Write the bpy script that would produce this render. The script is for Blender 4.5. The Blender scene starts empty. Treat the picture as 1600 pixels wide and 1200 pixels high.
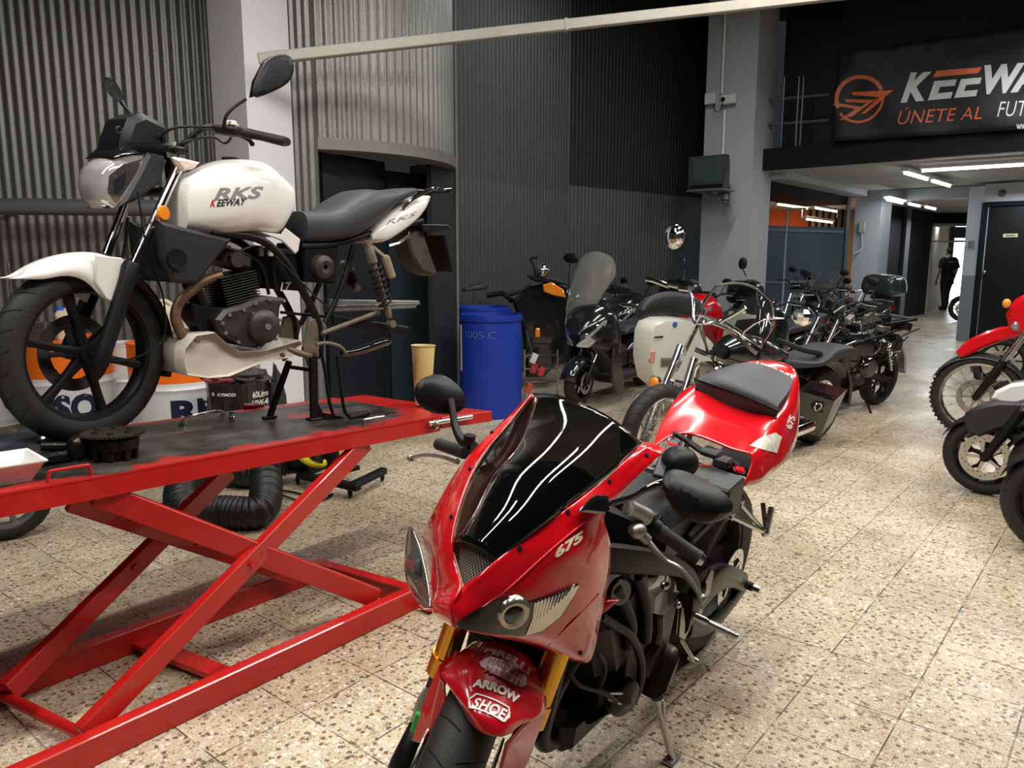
import bpy, bmesh, math, random
from mathutils import Vector as V, Matrix, noise
from mathutils.bvhtree import BVHTree
random.seed(7)
PI = math.pi
S = bpy.context.scene
COL = S.collection
# ------------------------------------------------------------------ camera
FPX, CAMH = 1200.0, 1.42
PITCH = math.atan(195 / FPX)
cd = bpy.data.cameras.new('camera'); cam = bpy.data.objects.new('camera', cd); COL.objects.link(cam)
cam.location = (0, 0, CAMH); cam.rotation_euler = (PI / 2 - PITCH, 0, 0)
cd.sensor_width = 36; cd.lens = FPX / 1600 * 36; cd.clip_end = 200; cd.clip_start = 0.02
S.camera = cam
# ------------------------------------------------------------------ world, exposure
w = bpy.data.worlds.new('world'); S.world = w; w.use_nodes = True
w.node_tree.nodes['Background'].inputs[0].default_value = (0.62, 0.7, 0.8, 1)
w.node_tree.nodes['Background'].inputs[1].default_value = 0.028
vs = S.view_settings; vs.view_transform = 'Standard'; vs.look = 'None'; vs.gamma = 1; vs.use_curve_mapping = False
vs.exposure = 0.2
def area(name, loc, size, energy, color=(1, 0.93, 0.82), rot=(0, 0, 0)):
    l = bpy.data.lights.new(name, 'AREA'); l.shape = 'RECTANGLE'; l.size, l.size_y = size
    l.energy = energy; l.color = color
    o = bpy.data.objects.new(name, l); COL.objects.link(o); o.location = loc; o.rotation_euler = rot
    return o
AZ = math.radians(50.3)                       # the tile grid and the hall run this way
A = V((math.cos(AZ), math.sin(AZ), 0)); B = V((-math.sin(AZ), math.cos(AZ), 0)); Z = V((0, 0, 1))
WARM = (1, 0.965, 0.91); COOL = (0.84, 0.94, 1.0)
TUBES = [  # fluorescent battens: centre, length, power, colour
    ((-1.55, 1.2, 3.75), 2.4, 62, WARM), ((0.35, 1.7, 3.8), 2.4, 58, WARM), ((-1.2, 3.6, 4.1), 2.4, 62, WARM),
    ((2.1, 2.6, 3.8), 2.4, 72, WARM), ((1.9, 5.2, 4.1), 2.4, 62, (1, .95, .88)), ((4.3, 4.6, 3.8), 2.4, 72, (1, .93, .84)),
    ((5.6, 8.2, 4.0), 2.4, 50, (.95, .97, 1)), ((1.9, 8.0, 5.0), 2.4, 60, (.92, .97, 1))]
for i, (c, L, e, colr) in enumerate(TUBES):
    area('tube_light', (c[0], c[1], c[2] - .09), (L, .16), e, colr, (0, 0, AZ))
for (c, e) in (((7.6, 11.9, 2.5), 30), ((6.9, 14.2, 2.5), 22), ((10.2, 12.0, 2.5), 22), ((9.6, 17.5, 2.35), 26)):
    area('tube_light', c, (1.5, .2), e, COOL, (0, 0, AZ))
area('tube_light', (6.8, 17.6, 2.5), (1.5, .3), 30, (1, .6, .3), (0, 0, AZ))
area('daylight_and_fill', (11.9, 23.6, 1.6), (1.6, 2.4), 160, (.95, .98, 1), (PI / 2, 0, math.radians(-27) + 2 * PI))

area('daylight_and_fill', (11.6, 22.2, 2.3), (1.0, 1.5), 30, (1, .97, .92))  # fill lamp added overhead to brighten the passage

# ------------------------------------------------------------------ helpers: pixels of the photograph to places
def ray(px, py):
    x = (px - 800) / FPX; y = (py - 600) / FPX; c, s = math.cos(PITCH), math.sin(PITCH)
    return V((x, c - y * s, -(y * c + s)))
CAM = V((0, 0, CAMH))
def atD(px, py, D):
    r = ray(px, py); return CAM + r * (D / r.y)
def atZ(px, py, z):
    r = ray(px, py); return CAM + r * ((z - CAMH) / r.z)
def sol(P, d, px):                              # how far along d from P the vertical edge at px is met (at eye height)
    k = (px - 800) / FPX * math.cos(PITCH) / 1.0
    k = (px - 800) / FPX / math.cos(PITCH)      # X / Y at the height of the eye is x / cos(p)
    k = (px - 800) / FPX * math.cos(PITCH)
    return (k * P.y - P.x) / (d.x - k * d.y)
def frameM(pos, head, lean=0, pitch=0):
    h = math.radians(head); fw = V((math.cos(h), math.sin(h), 0)); lf = V((-math.sin(h), math.cos(h), 0)); up = V((0, 0, 1))
    l = math.radians(lean); lf2 = lf * math.cos(l) - up * math.sin(l); up2 = lf * math.sin(l) + up * math.cos(l)
    a = math.radians(pitch); fw2 = fw * math.cos(a) + up2 * math.sin(a); up3 = up2 * math.cos(a) - fw * math.sin(a)
    m = Matrix((fw2, lf2, up3)).transposed().to_4x4(); m.translation = V(pos); return m
def pl(M, px, py, val, ax=1):                   # pixel -> local point of frame M whose coordinate ax is val
    Mi = M.inverted(); o = Mi @ CAM; d = Mi.to_3x3() @ ray(px, py)
    return o + d * ((val - o[ax]) / d[ax])
def pn(M, px, py, g):                           # the point on the pixel's sight line nearest to the local guess g
    Mi = M.inverted(); o = Mi @ CAM; d = (Mi.to_3x3() @ ray(px, py)).normalized(); return o + d * (V(g) - o).dot(d)
# ------------------------------------------------------------------ helpers: materials
MATS = {}
def mat(name, col, rough=.5, metal=0, coat=0, trans=0, emit=None, es=1, noise_s=0, noise_a=.15, bump=0, bs=60, alpha=1, ior=1.45, spec=.5):
    if name in MATS: return MATS[name]
    m = bpy.data.materials.new(name); m.use_nodes = True; nt = m.node_tree; b = nt.nodes['Principled BSDF']
    b.inputs['Base Color'].default_value = (*col, 1); b.inputs['Roughness'].default_value = rough; b.inputs['Metallic'].default_value = metal
    b.inputs['Coat Weight'].default_value = coat; b.inputs['Coat Roughness'].default_value = .04
    b.inputs['Transmission Weight'].default_value = trans; b.inputs['IOR'].default_value = ior; b.inputs['Specular IOR Level'].default_value = spec
    if alpha < 1: b.inputs['Alpha'].default_value = alpha
    if emit: b.inputs['Emission Color'].default_value = (*emit, 1); b.inputs['Emission Strength'].default_value = es
    if noise_s:
        tc = nt.nodes.new('ShaderNodeTexCoord'); n = nt.nodes.new('ShaderNodeTexNoise'); n.inputs['Scale'].default_value = noise_s; n.inputs['Detail'].default_value = 5
        nt.links.new(tc.outputs['Object'], n.inputs['Vector'])
        mx = nt.nodes.new('ShaderNodeMix'); mx.data_type = 'RGBA'
        mx.inputs[6].default_value = (*[c * (1 - noise_a * 2) for c in col], 1); mx.inputs[7].default_value = (*[min(1, c * (1 + noise_a)) for c in col], 1)
        nt.links.new(n.outputs['Fac'], mx.inputs[0]); nt.links.new(mx.outputs[2], b.inputs['Base Color'])
        mr = nt.nodes.new('ShaderNodeMapRange'); mr.inputs[3].default_value = max(0, rough - .12); mr.inputs[4].default_value = min(1, rough + .12)
        nt.links.new(n.outputs['Fac'], mr.inputs[0]); nt.links.new(mr.outputs[0], b.inputs['Roughness'])
    if bump:
        tc = nt.nodes.new('ShaderNodeTexCoord'); n = nt.nodes.new('ShaderNodeTexNoise'); n.inputs['Scale'].default_value = bs; n.inputs['Detail'].default_value = 4
        nt.links.new(tc.outputs['Object'], n.inputs['Vector'])
        bm = nt.nodes.new('ShaderNodeBump'); bm.inputs['Strength'].default_value = bump; bm.inputs['Distance'].default_value = .004
        nt.links.new(n.outputs['Fac'], bm.inputs['Height']); nt.links.new(bm.outputs[0], b.inputs['Normal'])
    MATS[name] = m; return m
# ------------------------------------------------------------------ helpers: geometry
def cat(pts, n=6, closed=False):                # Catmull-Rom through the points
    P = [V(p) for p in pts]; N = len(P); out = []
    if N < 3: return P
    rng = range(N if closed else N - 1)
    for i in rng:
        if closed: a, b, c, d = P[i - 1], P[i], P[(i + 1) % N], P[(i + 2) % N]
        else: a, b, c, d = P[max(i - 1, 0)], P[i], P[i + 1], P[min(i + 2, N - 1)]
        for k in range(n):
            t = k / n; t2 = t * t; t3 = t2 * t
            out.append(.5 * ((2 * b) + (c - a) * t + (2 * a - 5 * b + 4 * c - d) * t2 + (3 * b - a - 3 * c + d) * t3))
    if not closed: out.append(P[-1])
    return out
def basis(d):
    d = d.normalized(); u = d.orthogonal().normalized(); return u, d.cross(u)
class MB:
    def __init__(s, T=None): s.v = []; s.f = []; s.T = T or Matrix.Identity(4); s.mi = 0; s.fm = []
    def add(s, vs_, fs):
        o = len(s.v); s.v += [s.T @ V(p) for p in vs_]; s.f += [tuple(i + o for i in f) for f in fs]; s.fm += [s.mi] * len(fs); return s
    def grid(s, rows, cu=False, cv=False, caps=False):   # rows of points; cv closes each row, cu closes rows
        R = len(rows); N = len(rows[0]); fs = []
        for i in range(R if cu else R - 1):
            for j in range(N if cv else N - 1):
                a, b = i, (i + 1) % R; c, d = j, (j + 1) % N
                fs.append((a * N + c, a * N + d, b * N + d, b * N + c))
        if caps: fs.append(tuple(range(N))); fs.append(tuple(reversed(range((R - 1) * N, R * N))))
        return s.add([p for r in rows for p in r], fs)
    def tube(s, pts, r, seg=10, closed=False, smooth=0, caps=True, flat=1.0):
        P = [V(p) for p in pts]
        if smooth: 
            if isinstance(r, (list, tuple)):
                q = cat([V((x, 0, 0)) for x in r], smooth, closed) if len(r) > 2 else None
                r = [x.x for x in q] if q else r
            P = cat(P, smooth, closed) if len(P) > 2 else P
        n = len(P); rr = r if isinstance(r, (list, tuple)) else [r] * n
        rows = []; u = None
        for i in range(n):
            if closed: d = P[(i + 1) % n] - P[i - 1]
            else: d = P[min(i + 1, n - 1)] - P[max(i - 1, 0)]
            d = d.normalized()
            if u is None: u, _ = basis(d)
            u = (u - d * u.dot(d)).normalized(); w_ = d.cross(u)
            rows.append([P[i] + (u * math.cos(2 * PI * k / seg) + w_ * math.sin(2 * PI * k / seg) * flat) * rr[i] for k in range(seg)])
        return s.grid(rows, cu=closed, cv=True, caps=caps and not closed)
    def cyl(s, a, b, r, r2=None, seg=20): return s.tube([a, b], [r, r if r2 is None else r2], seg)
    def lathe(s, prof, c, ax, seg=32, a0=0, a1=2 * PI, caps=False):     # prof: (radius, height along ax)
        c = V(c); ax = V(ax).normalized(); u, w_ = basis(ax); full = abs(a1 - a0 - 2 * PI) < 1e-6
        k_ = seg if full else seg + 1
        rows = [[c + ax * h + (u * math.cos(a0 + (a1 - a0) * k / seg) + w_ * math.sin(a0 + (a1 - a0) * k / seg)) * r for k in range(k_)] for r, h in prof]
        return s.grid(rows, cv=full, caps=caps)
    def torus(s, c, ax, R, r, seg=40, seg2=12, sy=1.0):
        c = V(c); ax = V(ax).normalized(); u, w_ = basis(ax); rows = []
        for i in range(seg):
            a = 2 * PI * i / seg; d = u * math.cos(a) + w_ * math.sin(a)
            rows.append([c + d * (R + r * math.cos(2 * PI * k / seg2)) + ax * r * sy * math.sin(2 * PI * k / seg2) for k in range(seg2)])
        return s.grid(rows, cu=True, cv=True)
    def box(s, c, sz, R=None, bev=0):
        c = V(c); hx, hy, hz = [q / 2 for q in sz]; R = R or Matrix.Identity(3); b = min(bev, hx * .9, hy * .9, hz * .9)
        if b <= 0:
            vv = [c + R @ V((x, y, z)) for x in (-hx, hx) for y in (-hy, hy) for z in (-hz, hz)]
            return s.add(vv, [(0, 1, 3, 2), (4, 6, 7, 5), (0, 4, 5, 1), (2, 3, 7, 6), (0, 2, 6, 4), (1, 5, 7, 3)])
        vv = []; idx = {}
        for sx in (-1, 1):
            for sy in (-1, 1):
                for szz in (-1, 1):
                    for k in range(3):
                        q = [sx * (hx - b), sy * (hy - b), szz * (hz - b)]; h = (hx, hy, hz); sg = (sx, sy, szz); q[k] = sg[k] * h[k]
                        idx[(sx, sy, szz, k)] = len(vv); vv.append(c + R @ V(q))
        F = []
        for k in range(3):
            i, j = [(1, 2), (2, 0), (0, 1)][k]
            for sg in (-1, 1):
                loop = []
                for (a, d) in ((-1, -1), (1, -1), (1, 1), (-1, 1)):
                    t = [0, 0, 0]; t[k] = sg; t[i] = a; t[j] = d; loop.append(idx[(*t, k)])
                F.append(tuple(loop))
            for a in (-1, 1):
                for d in (-1, 1):
                    lo = [0, 0, 0]; hi = [0, 0, 0]; lo[k] = -1; hi[k] = 1; lo[i] = hi[i] = a; lo[j] = hi[j] = d
                    F.append((idx[(*lo, i)], idx[(*hi, i)], idx[(*hi, j)], idx[(*lo, j)]))
        for sx in (-1, 1):
            for sy in (-1, 1):
                for szz in (-1, 1): F.append(tuple(idx[(sx, sy, szz, k)] for k in range(3)))
        return s.add(vv, F)
    def beam(s, a, b, w_, h, up=Z, bev=0):      # a rectangular bar between two points
        a, b = V(a), V(b); d = b - a; x = d.normalized(); y = V(up).cross(x).normalized(); z = x.cross(y)
        return s.box((a + b) / 2, (d.length, w_, h), Matrix((x, y, z)).transposed(), bev)
    def ell(s, c, rad, R=None, seg=20, rings=12, e=1.0):
        c = V(c); R = R or Matrix.Identity(3); rows = []
        sp = lambda t: math.copysign(abs(t) ** e, t)
        for i in range(rings + 1):
            ph = -PI / 2 + PI * i / rings; ph = max(-PI / 2 + .02, min(PI / 2 - .02, ph))
            rows.append([c + R @ V((rad[0] * sp(math.cos(ph)) * sp(math.cos(2 * PI * k / seg)), rad[1] * sp(math.cos(ph)) * sp(math.sin(2 * PI * k / seg)), rad[2] * sp(math.sin(ph)))) for k in range(seg)])
        return s.grid(rows, cv=True, caps=True)
    def prism(s, poly, n, bev=0, bulge=0):      # poly: 3D points of a planar outline, n: thickness vector, chamfered rims
        P = [V(p) for p in poly]; n = V(n); c = sum(P, V()) / len(P); N = len(P); nn = n.normalized()
        def ins(P_, d):
            out = []
            for i in range(N):
                a, b, q = P_[i - 1], P_[i], P_[(i + 1) % N]
                e1 = (b - a).normalized(); e2 = (q - b).normalized(); n1 = nn.cross(e1); n2 = nn.cross(e2); m = (n1 + n2)
                if m.length < 1e-6: m = n1
                m.normalize(); k = max(.35, m.dot(n1)); out.append(b + m * d / k)
            return out
        area_ = sum(((P[i] - c).cross(P[(i + 1) % N] - c)).dot(nn) for i in range(N)); sg = 1 if area_ > 0 else -1
        if bev:
            I = ins(P, bev * sg); rows = [I, [p + nn * bev for p in P], [p + n - nn * bev for p in P], [p + n for p in I]]
        else: rows = [P, [p + n for p in P]]
        return s.grid(rows, cv=True, caps=True)
    def loft(s, secs, sm=4, seg=24, e=1.0, caps=True):   # secs: (centre, half-width vector, half-height vector[, exponent])
        C_ = cat([q[0] for q in secs], sm); U = cat([q[1] for q in secs], sm); W = cat([q[2] for q in secs], sm)
        E_ = cat([V((q[3] if len(q) > 3 else e, 0, 0)) for q in secs], sm)
        if len(secs) < 3: C_, U, W, E_ = [V(q[0]) for q in secs], [V(q[1]) for q in secs], [V(q[2]) for q in secs], [V((q[3] if len(q) > 3 else e, 0, 0)) for q in secs]
        rows = []
        for c, u, w_, ee in zip(C_, U, W, E_):
            sp = lambda t: math.copysign(abs(t) ** ee.x, t)
            rows.append([c + u * sp(math.cos(2 * PI * k / seg)) + w_ * sp(math.sin(2 * PI * k / seg)) for k in range(seg)])
        return s.grid(rows, cv=True, caps=caps)
    def body(s, top, bot, hw, n=14, seg=24, e=.75, sm=True, yc=0):       # side profile: top and bottom lines in local x,z, half width by station
        def interp(pl_, x):
            pl_ = sorted([(q[0], q[-1]) for q in pl_]); 
            if x <= pl_[0][0]: return pl_[0][1]
            for (a, za), (b, zb) in zip(pl_, pl_[1:]):
                if x <= b:
                    t = (x - a) / max(b - a, 1e-6); 
                    return za + (zb - za) * t
            return pl_[-1][1]
        T_ = cat([V((q[0], 0, q[-1])) for q in sorted(top, key=lambda q: q[0])], 5) if sm else [V((q[0], 0, q[-1])) for q in top]
        B_ = cat([V((q[0], 0, q[-1])) for q in sorted(bot, key=lambda q: q[0])], 5) if sm else [V((q[0], 0, q[-1])) for q in bot]
        x0 = max(min(q.x for q in T_), min(q.x for q in B_)); x1 = min(max(q.x for q in T_), max(q.x for q in B_)); rows = []
        tp = [(q.x, q.z) for q in T_]; bp = [(q.x, q.z) for q in B_]
        H_ = cat([V((q[0], 0, q[1])) for q in sorted(hw)], 5); hp = [(q.x, q.z) for q in H_]
        for i in range(n + 1):
            x = x0 + (x1 - x0) * (.5 - .5 * math.cos(PI * i / n)) if n > 6 else x0 + (x1 - x0) * i / n
            zt, zb, h_ = interp(tp, x), interp(bp, x), max(.003, interp(hp, x)); zc = (zt + zb) / 2; hh = max(.003, (zt - zb) / 2)
            sp = lambda t: math.copysign(abs(t) ** e, t)
            rows.append([V((x, yc + h_ * sp(math.cos(2 * PI * k / seg)), zc + hh * sp(math.sin(2 * PI * k / seg)))) for k in range(seg)])
        return s.grid(rows, cv=True, caps=True)
    def mirror(s, y0=0):                        # add the other side of everything so far (local y -> -y)
        o = len(s.v); s.v += [V((p.x, 2 * y0 - p.y, p.z)) for p in s.v]; s.f += [tuple(i + o for i in reversed(f)) for f in s.f]; s.fm += s.fm[:]; return s
    def build(s, name, m, parent=None, ang=35, solid=0, subd=0, fix=True, off=-1):
        me = bpy.data.meshes.new(name); me.from_pydata([tuple(p) for p in s.v], [], s.f)
        if any(s.fm): me.polygons.foreach_set('material_index', s.fm)
        me.validate()
        bm = bmesh.new(); bm.from_mesh(me)
        if fix: bmesh.ops.remove_doubles(bm, verts=bm.verts, dist=1e-5); bmesh.ops.recalc_face_normals(bm, faces=bm.faces)
        for f_ in bm.faces: f_.smooth = True
        a = math.radians(ang)
        for e_ in bm.edges:
            if len(e_.link_faces) == 2 and e_.calc_face_angle(0) > a: e_.smooth = False
        bm.to_mesh(me); bm.free()
        ms = m if isinstance(m, (list, tuple)) else [m]
        for q in ms: me.materials.append(q)
        o = bpy.data.objects.new(name, me); COL.objects.link(o)
        if parent: o.parent = parent
        if subd:
            k = o.modifiers.new('sub', 'SUBSURF'); k.levels = k.render_levels = subd
        if solid:
            k = o.modifiers.new('solid', 'SOLIDIFY'); k.thickness = solid; k.offset = off
        return o
def tag(o, label=None, c=None, group=None, kind=None):
    if label: o['label'] = label
    if c: o['category'] = c
    if group: o['group'] = group
    if kind: o['kind'] = kind
    return o
def thing(name, label, c, M=None, group=None):
    o = bpy.data.objects.new(name, None); COL.objects.link(o); o.empty_display_size = .1
    if M is not None: o.matrix_world = M if isinstance(M, Matrix) else Matrix.Translation(V(M))
    return tag(o, label, c, group)
def struct(mb, name, m, **k): return tag(mb.build(name, m, **k), kind='structure')
def textmesh(s, bold=0, shear=0, spacing=1.0, cuts=0, align='LEFT'):     # flat lettering, cap height 1, list of verts / faces
    cu = bpy.data.curves.new('t', 'FONT'); cu.body = s; cu.offset = bold; cu.shear = shear; cu.space_character = spacing; cu.size = 1.0; cu.resolution_u = 3; cu.align_x = align
    ob = bpy.data.objects.new('t', cu); COL.objects.link(ob); dg = bpy.context.evaluated_depsgraph_get(); me = bpy.data.meshes.new_from_object(ob.evaluated_get(dg))
    bm = bmesh.new(); bm.from_mesh(me); bmesh.ops.triangulate(bm, faces=bm.faces)
    xs = [v.co.x for v in bm.verts]; ys = [v.co.y for v in bm.verts]; x0, x1, y0, y1 = min(xs), max(xs), min(ys), max(ys)
    if cuts:
        for i in range(1, cuts):
            g = bm.verts[:] + bm.edges[:] + bm.faces[:]; bmesh.ops.bisect_plane(bm, geom=g, plane_co=(x0 + (x1 - x0) * i / cuts, 0, 0), plane_no=(1, 0, 0))
        ny = max(4, cuts // 2)
        for i in range(1, ny):
            g = bm.verts[:] + bm.edges[:] + bm.faces[:]; bmesh.ops.bisect_plane(bm, geom=g, plane_co=(0, y0 + (y1 - y0) * i / ny, 0), plane_no=(0, 1, 0))
    bm.verts.index_update(); vv = [((v.co.x - x0) / (x1 - x0), (v.co.y - y0) / (y1 - y0)) for v in bm.verts]; ff = [tuple(v.index for v in f.verts) for f in bm.faces]
    bm.free(); bpy.data.objects.remove(ob); return vv, ff      # normalised 0..1 box
def skin_tree(t):                               # the part's finished skin, thickness and smoothing included
    o = t.evaluated_get(bpy.context.evaluated_depsgraph_get()); bm = bmesh.new(); bm.from_mesh(o.to_mesh()); bm.transform(t.matrix_world); bm.normal_update(); tr = BVHTree.FromBMesh(bm); bm.free(); o.to_mesh_clear(); return tr
def decal(parent, targets, vf, quad, m, name='lettering', off=.0012, label=None, bow=0):
    """lay a flat design on the surface of real parts: quad = the photo's pixels of its corners (TL, TR, BR, BL); the design sits on the part's skin"""
    vv, ff = vf; trees = []
    bpy.context.view_layer.update()
    for t in targets: trees.append(skin_tree(t))
    TL, TR, BR, BL = quad; pts = []; last = None; ok = []
    for (a, b) in vv:
        x = (BL[0] * (1 - a) + BR[0] * a) * (1 - b) + (TL[0] * (1 - a) + TR[0] * a) * b; y = (BL[1] * (1 - a) + BR[1] * a) * (1 - b) + (TL[1] * (1 - a) + TR[1] * a) * b
        if bow: k_ = bow * 4 * a * (1 - a); x += -(TR[1] - TL[1]) / math.hypot(TR[0] - TL[0], TR[1] - TL[1]) * -k_; y += -(TR[0] - TL[0]) / math.hypot(TR[0] - TL[0], TR[1] - TL[1]) * k_
        d = ray(x, y).normalized(); best = None
        for tr in trees:
            h = tr.ray_cast(CAM, d)
            if h[0] is not None and (best is None or h[3] < best[3]): best = h
        if best is None: pts.append(V()); ok.append(False)
        else:
            n = best[1]; n = n if n.dot(d) < 0 else -n; pts.append(best[0] + n * off); ok.append(True)
    mb = MB(); F = [f for f in ff if all(ok[i] for i in f)]
    if not F: print('DECAL MISSED', name, quad); return None
    bpy.context.view_layer.update(); mi = parent.matrix_world.inverted() if parent else Matrix.Identity(4)
    mb.v = [mi @ p for p in pts]; mb.f = F
    used = sorted({i for f in F for i in f}); mp = {o: n for n, o in enumerate(used)}; mb.v = [mb.v[i] for i in used]; mb.f = [tuple(mp[i] for i in f) for f in F]
    o = mb.build(name, m, parent, fix=False, ang=180); 
    if label: o['label'] = label
    return o
def plate(n=6, m=3):                             # a filled grid 0..1
    return [(i / n, j / m) for j in range(m + 1) for i in range(n + 1)], [(j * (n + 1) + i, j * (n + 1) + i + 1, (j + 1) * (n + 1) + i + 1, (j + 1) * (n + 1) + i) for j in range(m) for i in range(n)]
def polyfill(pts, cuts=6):                      # any flat outline in 0..1, sliced so that it can follow a curved skin
    bm = bmesh.new(); vs_ = [bm.verts.new((x, y, 0)) for x, y in pts]; f_ = bm.faces.new(vs_); f_.normal_update()
    bmesh.ops.triangulate(bm, faces=bm.faces)
    for i in range(1, cuts):
        for ax in ((1, 0, 0), (0, 1, 0)):
            g = bm.verts[:] + bm.edges[:] + bm.faces[:]; bmesh.ops.bisect_plane(bm, geom=g, plane_co=(i / cuts * ax[0], i / cuts * ax[1], 0), plane_no=ax)
    bm.verts.index_update(); r = [(v.co.x, v.co.y) for v in bm.verts], [tuple(v.index for v in f.verts) for f in bm.faces]; bm.free(); return r
def planetext(parent, s, o, u, v_, m, name='lettering', bold=0, shear=0, thick=0, spacing=1.0, fn=None, cuts=0):
    """lettering filling the box o, o+u, o+v (vectors)"""
    vv, ff = textmesh(s, bold, shear, spacing, cuts); mb = MB()
    if fn: mb.add([fn(a, b) for a, b in vv], ff)
    else: o, u, v_ = V(o), V(u), V(v_); mb.add([o + u * a + v_ * b for a, b in vv], ff)
    return mb.build(name, m, parent, fix=False, ang=180)
# ------------------------------------------------------------------ shared materials
RED = mat('red_paint', (.62, .004, .010), .22, coat=1, spec=.5)
LRED = mat('lift_red', (.50, .012, .010), .34, coat=.3, noise_s=9, noise_a=.12)
WHITE = mat('white_paint', (.80, .78, .74), .2, coat=.8, noise_s=5, noise_a=.03)
BLK = mat('black_plastic', (.006, .006, .007), .45, spec=.28)
GBLK = mat('gloss_black', (.008, .008, .010), .1, coat=1)
DGREY = mat('dark_grey_plastic', (.022, .022, .025), .45, spec=.35)
RUB = mat('tyre_rubber', (.014, .0135, .013), .62, noise_s=30, noise_a=.2, bump=.15, bs=200)
CHR = mat('chrome', (.90, .90, .91), .09, 1)
STEEL = mat('steel', (.55, .54, .52), .26, 1, noise_s=20, noise_a=.1)
ALU = mat('cast_aluminium', (.36, .35, .33), .45, .8, noise_s=25, noise_a=.15)
ENG = mat('engine_grey', (.055, .051, .047), .48, .5, noise_s=22, noise_a=.25)
DIRT = mat('dirty_metal', (.20, .165, .125), .62, .5, noise_s=30, noise_a=.35)
SEATM = mat('seat_vinyl', (.034, .036, .042), .5, bump=.3, bs=350)
GLASS = mat('clear_lens', (.95, .95, .95), .03, trans=1, ior=1.35)
SMOKE = mat('smoked_screen', (.10, .10, .10), .03, trans=.96, ior=1.2, coat=1)
CLEARS = mat('clear_screen', (.80, .82, .80), .04, trans=1, ior=1.12)
AMBER = mat('amber_lens', (.9, .28, .02), .15, coat=1)
REDL = mat('red_lens', (.5, .01, .02), .12, coat=1)
GOLD = mat('gold_fork', (.72, .36, .05), .22, .9)
MIRR = mat('mirror_glass', (.8, .82, .84), .02, 1)
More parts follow.
